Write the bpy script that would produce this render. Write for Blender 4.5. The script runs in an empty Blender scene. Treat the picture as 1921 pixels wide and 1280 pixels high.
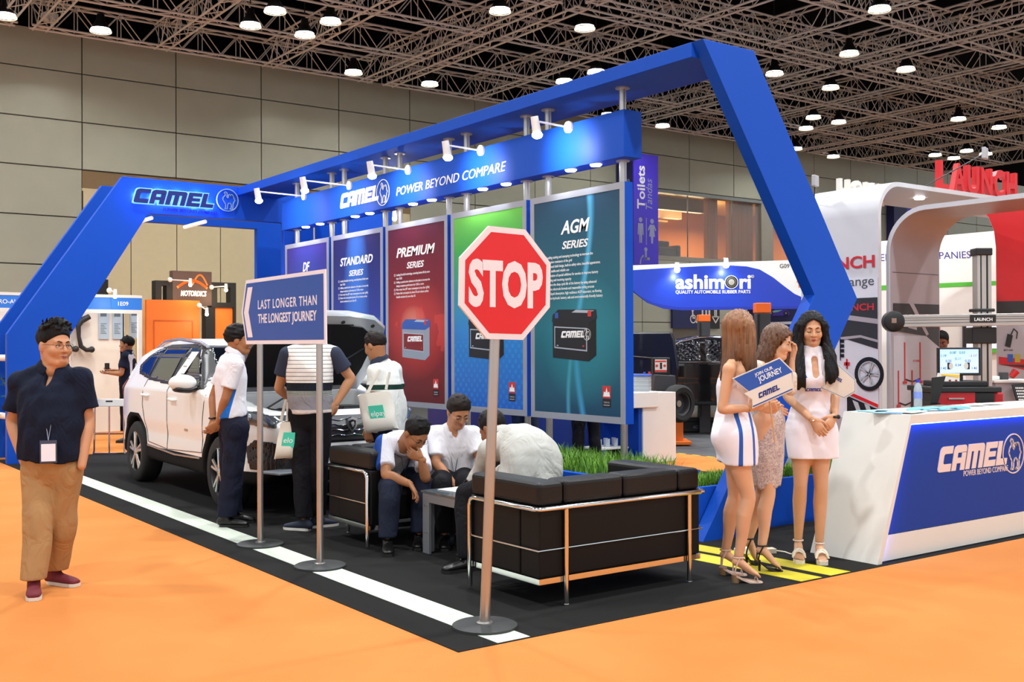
# Trade-fair hall with a blue exhibition booth.  World axes: +X runs along the booth's short
# front edge (to the right, away), +Y along its long front edge (to the left, away), Z up, metres.
import bpy, math, random
import numpy as np
from mathutils import Vector, Matrix

SC = bpy.context.scene
COL = SC.collection
PI = math.pi
rnd = random.Random(11)

# ---------------------------------------------------------------- camera
EYE = 1.54
yaw, pitch, roll = -0.62825, 0.005758, -0.004005
fw = Vector((-math.sin(yaw)*math.cos(pitch), math.cos(yaw)*math.cos(pitch), math.sin(pitch)))
rt = Vector((math.cos(yaw), math.sin(yaw), 0))
up = rt.cross(fw)
rt2 = rt*math.cos(roll)+up*math.sin(roll)
up2 = up*math.cos(roll)-rt*math.sin(roll)
cd = bpy.data.cameras.new('camera')
cd.sensor_fit = 'HORIZONTAL'; cd.sensor_width = 36; cd.lens = 2018.03/1921*36
cd.clip_start = 0.1; cd.clip_end = 200
cam = bpy.data.objects.new('camera', cd); COL.objects.link(cam)
cam.matrix_world = Matrix((( rt2.x, up2.x, -fw.x, 0), (rt2.y, up2.y, -fw.y, 0), (rt2.z, up2.z, -fw.z, EYE), (0, 0, 0, 1)))
SC.camera = cam

# ---------------------------------------------------------------- world, exposure
W = bpy.data.worlds.new('world'); SC.world = W; W.use_nodes = True
W.node_tree.nodes['Background'].inputs[0].default_value = (.93, .97, 1.0, 1)
W.node_tree.nodes['Background'].inputs[1].default_value = 1.0
SC.view_settings.view_transform = 'Standard'; SC.view_settings.look = 'None'
SC.view_settings.exposure = 0.0; SC.view_settings.gamma = 1.0
try: SC.view_settings.use_curve_mapping = False
except Exception: pass

# hall lamps: (x, y) of the pendant reflectors under the truss ceiling; the ones the photo shows first
LAMPZ = 8.95
LAMPS = [(4.88,25.6),(6.88,25.5),(9.53,23.15),(10.85,23.12),(9.55,21.84),(10.87,21.83),(13.39,25.55),(15.7,25.45),(13.53,19.02),
 (15.85,18.93),(18.63,21.79),(18.57,23.07),(24.98,25.85),(22.39,25.6),(22.66,19.16),(22.65,16.77),(20.2,14.17),(25.17,16.86),
 (25.2,19.29),(28.03,22.13),(29.3,22.12),(29.24,23.39),(31.95,26.03),(34.47,26.28),(32.09,19.59),(34.44,19.55),(37.42,23.82),
 (38.65,23.8),(37.6,22.63),(38.82,22.58)]
HIDDEN_LAMPS = [(0,25.5),(-3,22),(4.4,17.5),(4.4,13.5),(10.2,13.5),(13.6,16.6),(6.8,10),(13.6,9.8),(19,9.8),(25,10),(15.9,4.5),(4.4,4.5),(10.2,4.5),
 (-2,10),(-2,4.5),(-2,16.5),(4.4,-2),(-2,-2),(10.2,-2),(16,-2)]
def lamp_light(x, y, power):
    l = bpy.data.lights.new('hall_lamp_light', 'AREA'); l.shape = 'DISK'; l.size = .45; l.energy = power
    l.color = (.97, .985, 1.0); l.spread = math.radians(150)
    o = bpy.data.objects.new('hall_lamp_light', l); COL.objects.link(o); o.location = (x, y, LAMPZ-.06)
    return o
for x, y in LAMPS: lamp_light(x, y, 1150 if y > 20 else 450)
for x, y in HIDDEN_LAMPS: lamp_light(x, y, 280)

# ---------------------------------------------------------------- materials
def lin(h):
    if isinstance(h, str):
        h = h.lstrip('#'); h = h if len(h) == 6 else ''.join(q*2 for q in h); c = [int(h[i:i+2], 16)/255 for i in (0, 2, 4)]
        return tuple((v/12.92 if v <= .04045 else ((v+.055)/1.055)**2.4) for v in c)
    return tuple(h[:3])

class E:                      # a tiny expression wrapper over Math nodes
    def __init__(s, t, o): s.t, s.o = t, o
    def _m(s, op, *a):
        n = s.t.nodes.new('ShaderNodeMath'); n.operation = op
        for i, v in enumerate((s,)+a):
            if isinstance(v, E): s.t.links.new(v.o, n.inputs[i])
            else: n.inputs[i].default_value = v
        return E(s.t, n.outputs[0])
    def __add__(s, b): return s._m('ADD', b)
    def __sub__(s, b): return s._m('SUBTRACT', b)
    def __mul__(s, b): return s._m('MULTIPLY', b)
    def __truediv__(s, b): return s._m('DIVIDE', b)
    def gt(s, b): return s._m('GREATER_THAN', b)
    def lt(s, b): return s._m('LESS_THAN', b)
    def sin(s): return s._m('SINE')
    def abs(s): return s._m('ABSOLUTE')
    def fract(s): return s._m('FRACT')
    def min(s, b): return s._m('MINIMUM', b)
    def max(s, b): return s._m('MAXIMUM', b)
    def pow(s, b): return s._m('POWER', b)
    def band(s, a, b): return s.gt(a)*s.lt(b)
    def ramp(s, a, b):
        n = s.t.nodes.new('ShaderNodeMapRange'); n.inputs[1].default_value = a; n.inputs[2].default_value = b
        s.t.links.new(s.o, n.inputs[0]); return E(s.t, n.outputs[0])

def mixc(t, f, a, b, mode='MIX'):
    n = t.nodes.new('ShaderNodeMixRGB'); n.blend_type = mode
    for i, v in enumerate((f, a, b)):
        if isinstance(v, E): t.links.new(v.o, n.inputs[i])
        elif hasattr(v, 'is_linked'): t.links.new(v, n.inputs[i])
        elif i == 0: n.inputs[0].default_value = v
        else: n.inputs[i].default_value = (*lin(v), 1)
    return n.outputs[0]

def noise(t, scale, detail=3, coord='Object', stretch=None, dist=0):
    tc = t.nodes.new('ShaderNodeTexCoord'); n = t.nodes.new('ShaderNodeTexNoise')
    n.inputs['Scale'].default_value = scale; n.inputs['Detail'].default_value = detail; n.inputs['Distortion'].default_value = dist
    if stretch:
        mp = t.nodes.new('ShaderNodeMapping'); mp.inputs['Scale'].default_value = stretch
        t.links.new(tc.outputs[coord], mp.inputs[0]); t.links.new(mp.outputs[0], n.inputs['Vector'])
    else: t.links.new(tc.outputs[coord], n.inputs['Vector'])
    return E(t, n.outputs[0])

def xyz(t, coord='Object'):
    tc = t.nodes.new('ShaderNodeTexCoord'); s = t.nodes.new('ShaderNodeSeparateXYZ')
    t.links.new(tc.outputs[coord], s.inputs[0])
    return [E(t, o) for o in s.outputs]

MATS = {}
def M(name, col='#808080', rough=.5, metal=0, spec=.5, var=.06, vs=6, bump=0, bs=60, stretch=None, emit=None, es=0, coat=0,
      trans=0, alpha=1, sheen=0, fn=None, sss=0, fold=0, fs=7):
    """procedural principled material; var = slight noise variation, fn(tree, xyz) may return a colour socket"""
    if name in MATS: return MATS[name]
    m = bpy.data.materials.new(name); m.use_nodes = True; t = m.node_tree; b = t.nodes['Principled BSDF']
    c = lin(col)
    b.inputs['Roughness'].default_value = rough; b.inputs['Metallic'].default_value = metal
    b.inputs['Specular IOR Level'].default_value = spec; b.inputs['Coat Weight'].default_value = coat
    b.inputs['Transmission Weight'].default_value = trans; b.inputs['Alpha'].default_value = alpha
    b.inputs['Sheen Weight'].default_value = sheen
    if sss:
        b.inputs['Subsurface Weight'].default_value = sss; b.inputs['Subsurface Scale'].default_value = .01
    if fn:
        sock = fn(t, xyz(t))
        if var:
            n = noise(t, vs); sock = mixc(t, (n-.5)*(var*2)+var, sock, '#000000')
        t.links.new(sock, b.inputs['Base Color'])
    elif var:
        n = noise(t, vs)
        a = tuple(max(0, v*(1-var)) for v in c); d = tuple(min(1, v*(1+var)) for v in c)
        t.links.new(mixc(t, n, a, d), b.inputs['Base Color'])
    else: b.inputs['Base Color'].default_value = (*c, 1)
    if bump:
        n = noise(t, bs, 4, stretch=stretch); bp = t.nodes.new('ShaderNodeBump')
        bp.inputs['Strength'].default_value = bump; bp.inputs['Distance'].default_value = .01
        t.links.new(n.o, bp.inputs['Height']); t.links.new(bp.outputs[0], b.inputs['Normal'])
        if fold:                      # soft creases of worn cloth
            n2 = noise(t, fs, 2, stretch=(1, 1, .55), dist=1.6); b2 = t.nodes.new('ShaderNodeBump')
            b2.inputs['Strength'].default_value = fold; b2.inputs['Distance'].default_value = .05
            t.links.new(((n2-.5).abs()).o, b2.inputs['Height']); t.links.new(b2.outputs[0], bp.inputs['Normal'])
    if emit:
        b.inputs['Emission Color'].default_value = (*lin(emit), 1); b.inputs['Emission Strength'].default_value = es
    MATS[name] = m
    return m

# ---------------------------------------------------------------- geometry accumulator
ORG = {}
XF = ((1, 0, 0), (0, 0, 1))      # frame facing -Y : u to the right, v up
YF = ((0, -1, 0), (0, 0, 1))     # frame facing -X
def FR(o, uv=XF):
    u = Vector(uv[0]).normalized(); v = Vector(uv[1]).normalized()
    return (Vector(o), u, v, u.cross(v))
def tilt(fr, a):                 # rotate a frame in its own plane
    o, u, v, n = fr; c, s = math.cos(a), math.sin(a)
    return (o, u*c+v*s, v*c-u*s, n)

class G:
    def __init__(s): s.v, s.f, s.m = [], [], []
    def add(s, vs, fs, mi=0):
        b = len(s.v); s.v += [tuple(v) for v in vs]
        s.f += [tuple(b+i for i in f) for f in fs]; s.m += [mi]*len(fs) if isinstance(mi, int) else list(mi)
        return s
    def box(s, c, d, mi=0, rz=0, R=None):
        x, y, z = d[0]/2, d[1]/2, d[2]/2
        vs = [Vector(p) for p in ((-x,-y,-z),(x,-y,-z),(x,y,-z),(-x,y,-z),(-x,-y,z),(x,-y,z),(x,y,z),(-x,y,z))]
        Rm = R if R is not None else Matrix.Rotation(rz, 3, 'Z')
        c = Vector(c); vs = [Rm @ v + c for v in vs]
        return s.add(vs, [(0,3,2,1),(4,5,6,7),(0,1,5,4),(1,2,6,5),(2,3,7,6),(3,0,4,7)], mi)
    def bb(s, a, b, mi=0):
        return s.box([(p+q)/2 for p, q in zip(a, b)], [abs(q-p) for p, q in zip(a, b)], mi)
    def tube(s, pts, r, n=10, mi=0, cap=True, closed=False, flat=None):
        P = [Vector(p) for p in pts]; k = len(P)
        rs = [r]*k if not isinstance(r, (list, tuple)) else list(r)
        rings = []; ref = None
        for i in range(k):
            if closed: t = P[(i+1) % k]-P[i-1]
            else: t = P[min(i+1, k-1)]-P[max(i-1, 0)]
            t = t.normalized() if t.length > 1e-9 else Vector((0, 0, 1))
            if ref is None:
                ref = Vector((0, 0, 1)) if abs(t.z) < .9 else Vector((1, 0, 0))
            a = (ref-t*ref.dot(t)); a = a.normalized() if a.length > 1e-6 else t.orthogonal().normalized()
            b = t.cross(a); ref = a
            q = rs[i]; fl = flat or 1
            rings.append([P[i]+a*(q*math.cos(2*PI*j/n))+b*(q*fl*math.sin(2*PI*j/n)) for j in range(n)])
        return s.loft(rings, mi, cap and not closed, closed)
    def loft(s, rings, mi=0, cap=True, closed=False):
        n = len(rings[0]); vs = [v for r in rings for v in r]; fs = []; k = len(rings)
        for i in range(k if closed else k-1):
            a, b = i*n, ((i+1) % k)*n
            fs += [(a+j, a+(j+1) % n, b+(j+1) % n, b+j) for j in range(n)]
        if cap: fs += [tuple(range(n-1, -1, -1)), tuple((k-1)*n+j for j in range(n))]
        return s.add(vs, fs, mi)
    def cyl(s, a, b, r, r2=None, n=16, mi=0): return s.tube([a, b], [r, r if r2 is None else r2], n, mi)
    def lathe(s, o, prof, n=20, mi=0, ax=(0, 0, 1), cap=True):
        ax = Vector(ax).normalized(); a = ax.orthogonal().normalized(); b = ax.cross(a); o = Vector(o)
        return s.loft([[o+ax*h+a*(r*math.cos(2*PI*j/n))+b*(r*math.sin(2*PI*j/n)) for j in range(n)] for r, h in prof], mi, cap)
    def sph(s, c, r, n=12, mi=0):
        r = (r, r, r) if not isinstance(r, (list, tuple)) else r; c = Vector(c); k = n//2
        rings = [[c+Vector((r[0]*math.sin(t)*math.cos(2*PI*j/n), r[1]*math.sin(t)*math.sin(2*PI*j/n), -r[2]*math.cos(t)))
                  for j in range(n)] for t in [PI*(i+.02)/(k+.04) for i in range(k+1)]]
        return s.loft(rings, mi)
    def poly(s, fr, pts, z0=0, z1=.01, mi=0, side=None):
        o, u, v, n = fr; k = len(pts)
        ar = sum(pts[i][0]*pts[(i+1) % k][1]-pts[(i+1) % k][0]*pts[i][1] for i in range(k))
        if ar < 0: pts = pts[::-1]
        A = [o+u*p[0]+v*p[1]+n*z0 for p in pts]; B = [o+u*p[0]+v*p[1]+n*z1 for p in pts]
        fs = [tuple(range(k-1, -1, -1)), tuple(range(k, 2*k))]+[(i, (i+1) % k, k+(i+1) % k, k+i) for i in range(k)]
        sd = mi if side is None else side
        return s.add(A+B, fs, [mi, mi]+[sd]*k)
    def rect(s, fr, x0, y0, x1, y1, z0=0, z1=.01, mi=0, side=None):
        return s.poly(fr, [(x0, y0), (x1, y0), (x1, y1), (x0, y1)], z0, z1, mi, side)
    def frame(s, fr, x0, y0, x1, y1, w, z0, z1, mi=0):
        s.rect(fr, x0, y0, x1, y0+w, z0, z1, mi); s.rect(fr, x0, y1-w, x1, y1, z0, z1, mi)
        s.rect(fr, x0, y0+w, x0+w, y1-w, z0, z1, mi); return s.rect(fr, x1-w, y0+w, x1, y1-w, z0, z1, mi)
    def disc(s, fr, x, y, r, z0=0, z1=.01, mi=0, n=24, ry=None):
        return s.poly(fr, [(x+r*math.cos(2*PI*i/n), y+(ry or r)*math.sin(2*PI*i/n)) for i in range(n)], z0, z1, mi)
    def ring(s, fr, x, y, r0, r1, z0, z1, mi=0, n=32):
        for i in range(n):
            a, b = 2*PI*i/n, 2*PI*(i+1)/n
            s.poly(fr, [(x+r*math.cos(t), y+r*math.sin(t)) for r, t in ((r0, a), (r1, a), (r1, b), (r0, b))], z0, z1, mi)
        return s
    def stroke(s, fr, pts, w, z0, z1, mi=0):
        for (x0, y0), (x1, y1) in zip(pts, pts[1:]):
            L = math.hypot(x1-x0, y1-y0)
            if L < 1e-6: continue
            dx, dy = (x1-x0)/L, (y1-y0)/L; e = w*.3; nx, ny = -dy*w/2, dx*w/2
            a = (x0-dx*e, y0-dy*e); b = (x1+dx*e, y1+dy*e)
            s.poly(fr, [(a[0]-nx, a[1]-ny), (b[0]-nx, b[1]-ny), (b[0]+nx, b[1]+ny), (a[0]+nx, a[1]+ny)], z0, z1, mi)
        return s
    def text(s, fr, txt, x, y, size, z=.002, depth=.002, mi=0, bold=0, shear=0, sx=1, align='LEFT', sp=1, width=None):
        vs, fs = text_mesh(txt, bold, shear, depth/size, sp)
        x0 = min(v[0] for v in vs); x1 = max(v[0] for v in vs)
        if width: sx = width/((x1-x0)*size)
        off = {'LEFT': x0, 'CENTER': (x0+x1)/2, 'RIGHT': x1}[align]
        o, u, v, n = fr
        return s.add([o+u*(x+(p[0]-off)*size*sx)+v*(y+p[1]*size)+n*(z+p[2]*size) for p in vs], fs, mi)
    def build(s, name, mats, parent=None, label=None, cat=None, group=None, kind=None, smooth=None, bevel=0, seg=2, org=None):
        me = bpy.data.meshes.new(name)
        P = np.array(s.v, dtype=float)
        if parent is not None: o3 = np.array(ORG[parent.name])
        elif org is not None: o3 = np.array(org, dtype=float)
        else:
            o3 = (P.min(0)+P.max(0))/2; o3[2] = P[:, 2].min()
        me.from_pydata((P-o3).tolist(), [], s.f)
        if not isinstance(mats, (list, tuple)): mats = [mats]
        for m in mats: me.materials.append(m)
        me.polygons.foreach_set('material_index', s.m)
        if smooth is not None:
            me.polygons.foreach_set('use_smooth', [True]*len(s.f))
            if smooth < 179: me.set_sharp_from_angle(angle=math.radians(smooth))
        me.update()
        o = bpy.data.objects.new(name, me); COL.objects.link(o)
        if parent is not None: o.parent = parent
        else: o.location = o3
        ORG[o.name] = tuple(o3)
        if bevel:
            bv = o.modifiers.new('bevel', 'BEVEL'); bv.width = bevel; bv.segments = seg; bv.limit_method = 'ANGLE'; bv.angle_limit = math.radians(40)
        return tag(o, label, cat, group, kind)

def tag(o, label=None, cat=None, group=None, kind=None):
    if label: o['label'] = label
    if cat: o['category'] = cat
    if group: o['group'] = group
    if kind: o['kind'] = kind
    return o
def thing(name, loc, label, cat, group=None, kind=None):
    o = bpy.data.objects.new(name, None); COL.objects.link(o); o.location = loc; o.empty_display_size = .1
    ORG[o.name] = tuple(loc)
    return tag(o, label, cat, group, kind)
def dup(o, loc=None, label=None, rz=None, parent=None):
    c = o.copy(); COL.objects.link(c)
    if parent is not None: c.parent = parent
    if loc is not None: c.location = loc; ORG[c.name] = tuple(loc)
    if label: c['label'] = label
    if rz is not None: c.rotation_euler.z = rz
    for ch in list(o.children): dup(ch, parent=c)
    return c

_TX = {}
def text_mesh(txt, bold, shear, depth, sp):
    k = (txt, bold, shear, round(depth, 4), sp)
    if k in _TX: return _TX[k]
    cu = bpy.data.curves.new('lettering', 'FONT'); cu.body = txt; cu.size = 1; cu.offset = bold; cu.shear = shear
    cu.extrude = depth/2; cu.space_character = sp; cu.resolution_u = 3
    ob = bpy.data.objects.new('lettering', cu); COL.objects.link(ob)
    dg = bpy.context.evaluated_depsgraph_get(); me = bpy.data.meshes.new_from_object(ob.evaluated_get(dg))
    vs = [tuple(v.co) for v in me.vertices]; fs = [tuple(p.vertices) for p in me.polygons]
    bpy.data.objects.remove(ob); bpy.data.curves.remove(cu); bpy.data.meshes.remove(me)
    _TX[k] = (vs, fs); return vs, fs

# ---- the blocky italic five-letter word mark and its line-drawn emblem
def R4(x0, y0, x1, y1): return [(x0, y0), (x1, y0), (x1, y1), (x0, y1)]
LOGO = {
 'C': (.98, [[(.14,0),(.95,0),(.95,.3),(.4,.3),(.34,.36),(.34,.64),(.4,.7),(.95,.7),(.95,1),(.2,1),(.06,.95),(0,.84),(0,.14),(.04,.04)]]),
 'A': (1.0, [R4(0,0,.33,.7), R4(.64,0,.97,.72), [(0,.7),(.64,.7),(.97,.7),(.97,.86),(.92,.96),(.82,1),(.22,1),(.06,.94),(0,.82)], R4(.33,.28,.64,.5)]),
 'M': (1.36, [R4(0,0,.32,.7), R4(.5,0,.82,.7), R4(1.0,0,1.32,.7), [(0,.7),(1.32,.7),(1.32,.86),(1.26,.96),(1.16,1),(0,1)]]),
 'E': (.94, [R4(0,0,.33,1), R4(.33,0,.92,.26), R4(.33,.39,.86,.61), R4(.33,.74,.92,1)]),
 'L': (.9, [R4(0,0,.33,1), R4(.33,0,.88,.27)]),
}
EMBLEM = [[(-.22,.86),(-.34,.72),(-.24,.66),(-.22,.5),(-.42,.3),(-.5,.05),(-.36,-.2),(-.2,-.42),(-.2,-.8),(-.3,-.9),(-.02,-.9),(.02,-.5),
           (.12,-.3),(.3,-.28),(.42,-.45),(.4,-.78),(.22,-.9),(.56,-.9),(.6,-.4),(.74,-.05),(.84,.02),(.72,.12),(.66,.34)],
          [(-.22,.86),(-.06,.78),(-.02,.6),(-.06,.36),(.02,.24),(.1,.3),(.1,.52),(.18,.6),(.3,.58),(.34,.46),(.36,.56),(.46,.62),(.58,.56),(.62,.42),(.66,.34)]]
def logo(g, fr, x, y, h, mi=0, z0=.002, z1=.006, sh=.3, sx=1.0, emblem=True, grow=0, ew=.085, tag_txt=None, emi=None):
    cx = x
    for ch in 'CAMEL':
        w, ps = LOGO[ch]
        for p in ps:
            if grow:
                mx = sum(a for a, _ in p)/len(p); my = sum(b for _, b in p)/len(p)
                p = [(a+grow*(1 if a > mx else -1), b+grow*(1 if b > my else -1)) for a, b in p]
            g.poly(fr, [(cx+(a*sx+b*sh)*h, y+b*h) for a, b in p], z0, z1, mi)
        cx += (w+.06)*h*sx
    if emblem:
        r = .85*h; ex, ey = cx+.42*h*sx+.12*h, y+.42*h
        e = mi if emi is None else emi
        g.ring(fr, ex, ey, r-ew*h*.6, r, z0, z1, e, 28)
        for pl in EMBLEM: g.stroke(fr, [(ex+a*r*.86, ey+b*r*.86) for a, b in pl], ew*h*.75, z0, z1, e)
    if tag_txt: g.text(fr, tag_txt, x+1.35*h*sx, y-.42*h, .34*h, z0+.001, z1-z0, mi, width=3.5*h*sx)
    return cx

# ================================================================ hall shell
WY = 28.4                                             # the long panelled wall
g = G(); g.bb((-14, -8, -.1), (62, 40, 0)); 
def _carpet(t, p):
    n = noise(t, 1.1, 5); f = noise(t, 220, 2)
    c = mixc(t, n.ramp(.3, .7), '#c67a3e', '#d08648')
    return mixc(t, f.ramp(.3, .8)*.35, c, '#a8612c')
m_orange = M('orange_needle_carpet', rough=.95, spec=.1, var=0, bump=.25, bs=400, fn=_carpet)
g.build('floor', m_orange, label='bright orange needle-felt carpet of the aisles', cat='floor', kind='structure')
g = G(); g.bb((-14, -8, 12.0), (62, 32, 12.2))
g.build('ceiling', M('black_ceiling', '#030303', .95, spec=.05), label='black void of the hall ceiling above the trusses', cat='ceiling', kind='structure')

def _panels(t, p):
    x, y, z = p
    u = ((x+(-14-.0))/2.4); v = (z/1.22)
    gl = (u.fract()-.5).abs().gt(.487).max((v.fract()-.5).abs().gt(.472))
    n = noise(t, .7, 4)
    c = mixc(t, n, '#a39a83', '#b3aa93')
    return mixc(t, gl, c, '#6b6353')
# the wall is built panel by panel so that its joints are real grooves
m_pan = M('metal_wall_panel', '#b2b4a0', .34, .1, .5, var=.08, vs=1.5, bump=.04, bs=3)
m_groove = M('wall_joint', '#4c4a40', .8)
g = G()
for a_, b_ in (((-14, 0), (26.4, 12)), ((26.4, 0), (36, 4.7)), ((26.4, 7.25), (36, 12)), ((36, 0), (62, 12))): g.bb((a_[0], WY+.06, a_[1]), (b_[0], WY+.3, b_[1]), 1)
zs = [4.86, 6.08, 7.28, 8.5, 9.5]
def panel_row(x0, x1, z0, z1):
    x = x0
    while x < x1-.1:
        a, b = x, min(x+2.4, x1)
        g.bb((a+.015, WY, z0+.015), (b-.015, WY+.07, z1-.015), 0); x += 2.4
X7 = 7.2
for z0, z1 in zip(zs, zs[1:]):
    if z0 > 8: panel_row(X7-2.4*9, 62, z0, z1)
    else:
        panel_row(X7-2.4*9, X7 if z0 < 6 else 26.4, z0, z1)
        if z0 < 6: panel_row(16.8, 26.4, z0, z1)
        panel_row(36.0, 62, z0, z1)
        if z0 > 7: panel_row(26.4, 36.0, z0, z1)
for z0, z1 in ((0, 1.2), (1.2, 2.42), (2.42, 3.64), (3.64, 4.86)):
    panel_row(X7-2.4*9, X7, z0, z1); panel_row(16.8, 26.4 if z0 < 4 else 26.4, z0, z1); panel_row(26.4, 62 if z0 < 3 else 62, z0, min(z1, 4.7))
g.bb((-14, WY-.02, 9.5), (62, WY+.06, 12), 2)
g.build('wall_back', [m_pan, m_groove, M('black_void', '#040404', .95, spec=.05)], label='tall hall wall of beige-grey metal panels with thin joints', cat='wall', kind='structure')
# recess with cream folding partition
m_cream = M('cream_partition', '#dccfa6', .6, var=.04)
g = G(); x = X7+.02
while x < 16.7:
    g.bb((x+.012, WY+.02, 0), (x+1.19, WY+.05, 5.55)); x += 1.2
g.bb((X7, WY+.015, 5.55), (16.8, WY+.05, 5.62)); g.bb((X7, WY+.012, 2.2), (16.8, WY+.02, 2.22))
g.build('wall_partition', m_cream, label='cream folding partition of tall leaves set in the hall wall', cat='wall', kind='structure')
g = G(); g.bb((X7, WY+.01, 5.62), (16.8, WY+.055, 6.06))
g.build('trim_recess', M('brown_recess', '#8a7350', .7), label='brown header board above the cream folding partition', cat='trim', kind='structure')

# ---- upper glazed room behind the toilets sign
m_glass = M('clear_glass', '#dfe8ea', .03, 0, .5, var=0, alpha=.12)
WX0, WX1, WZ0, WZ1 = 26.45, 35.95, 4.75, 7.2
g = G()
g.bb((WX0, WY+4, WZ0), (WX1, WY+4.1, WZ1), 0); g.bb((WX0, WY+.31, WZ0-.1), (WX1, WY+4, WZ0), 1); g.bb((WX0, WY+.31, WZ1), (WX1, WY+4, WZ1+.1), 2)
g.bb((WX0-.1, WY+.31, WZ0), (WX0, WY+4, WZ1), 0); g.bb((WX1, WY+.31, WZ0), (WX1+.1, WY+4, WZ1), 0)
g.bb((WX0, WY+1.0, 6.72), (30.6, WY+1.25, WZ1), 3); g.bb((WX0, WY+2.2, 6.6), (30.6, WY+2.5, WZ1), 3); g.bb((WX0, WY+3.0, 6.55), (30.6, WY+3.99, 6.62), 2)
g.build('wall_lounge', [M('lounge_orange', '#b8743a', .7), M('lounge_floor', '#4a3a2c', .7), M('lounge_ceiling', '#e9c48a', .7), M('lounge_beam', '#4d3a26', .7)],
        label='orange lit lounge room behind the upper glazing', cat='room', kind='structure')
g = G()
for x in (28.8, 31.2): g.bb((x, WY+.1, WZ0), (x+.03, WY+.14, WZ1), 0)
g.bb((WX0, WY-.02, WZ0-.06), (WX1, WY+.3, WZ0+.1), 1); g.bb((WX0, WY-.02, WZ1-.06), (WX1, WY+.3, WZ1+.06), 0); g.bb((32.75, WY-.01, WZ0), (33.45, WY+.3, WZ1), 1)
g.bb((WX0, WY+.115, WZ0+.1), (WX1, WY+.122, WZ1-.06), 2)
g.build('window_1', [M('steel_mullion', '#8b8f8c', .4, .6), M('grey_sill', '#a09d90', .6), m_glass],
        label='long upper window with grey pier beside the toilets sign', cat='window', kind='structure')
for i in range(5):
    l = bpy.data.lights.new('lounge_lamp_light', 'AREA'); l.size = 1.2; l.energy = 140; l.color = (1, .74, .42)
    o = bpy.data.objects.new('lounge_lamp_light', l); COL.objects.link(o); o.location = (27.3+i*1.5, WY+1.8, 6.5); o.rotation_euler.x = PI if i < 3 else 0
m_curt = M('ochre_curtain', '#9a5a22', .8, var=.15, vs=3)
for k, (x0, x1) in enumerate(((30.1, 30.75), (31.3, 32.72), (33.5, 34.0))):
    g = G(); n = int((x1-x0)*30); P = []
    for i in range(n+1):
        x = x0+(x1-x0)*i/n; P.append((x, WY+.45+.05*math.sin(x*42)))
    g.loft([[(x, y, z) for x, y in P]+[(x, y+.03, z) for x, y in P[::-1]] for z in (WZ0+.01, WZ1-.01)])
    g.build('curtain', m_curt, smooth=60, cat='curtain', group='ochre curtains of the upper lounge',
            label=['narrow ochre curtain at the left of the upper lounge window', 'widest ochre curtain in the upper lounge window', 'ochre curtain right of the grey pier in the upper lounge'][k])
g = G(); z = WZ0
for c, d in (((28.3, WY+.95, z+.25), (1.1, .6, .5)), ((28.3, WY+1.25, z+.5), (1.2, .2, .6)), ((27.75, WY+.95, z+.35), (.2, .7, .5)), ((28.85, WY+.95, z+.35), (.2, .7, .5))): g.box(c, d)
g.build('armchair', M('dark_upholstery', '#1d1815', .7), label='dark armchair silhouette behind the upper lounge glass', cat='armchair', bevel=.05)

# ================================================================ truss ceiling
m_truss = M('bronze_truss', '#cfcdc8', .5, .1, .4, var=.12, vs=2)
def truss_mesh(L, axis):
    g = G(); w, h = .30, .60; r = .03
    def P(t, a, b): return (t, a, b) if axis == 0 else (a, t, b)
    def bar(p, q, r):
        g.tube([p, q], r, 4, cap=False)
    for a in (-w/2, w/2):
        for b in (0, h): bar(P(-L/2, a, b), P(L/2, a, b), r)
    n = int(round(L/.5)); st = L/n
    for i in range(n):
        t0 = -L/2+i*st; t1 = t0+st; e = i % 2
        for a in (-w/2, w/2): bar(P(t0, a, 0 if e else h), P(t1, a, h if e else 0), .014)
        for b in (0, h): bar(P(t0, -w/2 if e else w/2, b), P(t1, w/2 if e else -w/2, b), .014)
        if i % 2 == 0:
            for a in (-w/2, w/2): bar(P(t0, a, 0), P(t0, a, h), .012)
    return g
LX, LY = 9.0, 8.75
CX0, CY0, PX_, PY_ = 10.1, 22.45, 9.3, 8.95
proto = None
rows = ['row nearest the panelled wall', 'second row from the wall', 'third row from the wall']
cols = ['at the left end', 'second from the left', 'third from the left', 'fourth from the left', 'fifth from the left']
for j in range(3):
    for i in range(-1, 4):
        c = (CX0+PX_*i, CY0-PY_*j, 9.0)
        lab = 'bronze box truss frame, %s, %s' % (rows[j], cols[i+1])
        if proto is None:
            proto = thing('truss_frame', c, lab, 'truss', 'bronze truss frames under the ceiling')
            for k in range(4):
                for ax in (0, 1):
                    L = LX if ax == 0 else LY; off = (k-1.5)/1.5*(((LY if ax == 0 else LX)-.5)/2)
                    t = truss_mesh(L, ax)
                    t.v = [(v[0]+c[0]+(off if ax else 0), v[1]+c[1]+(0 if ax else off), v[2]+c[2]) for v in t.v]
                    t.build('truss', m_truss, proto)
        else: dup(proto, c, lab)

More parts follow.
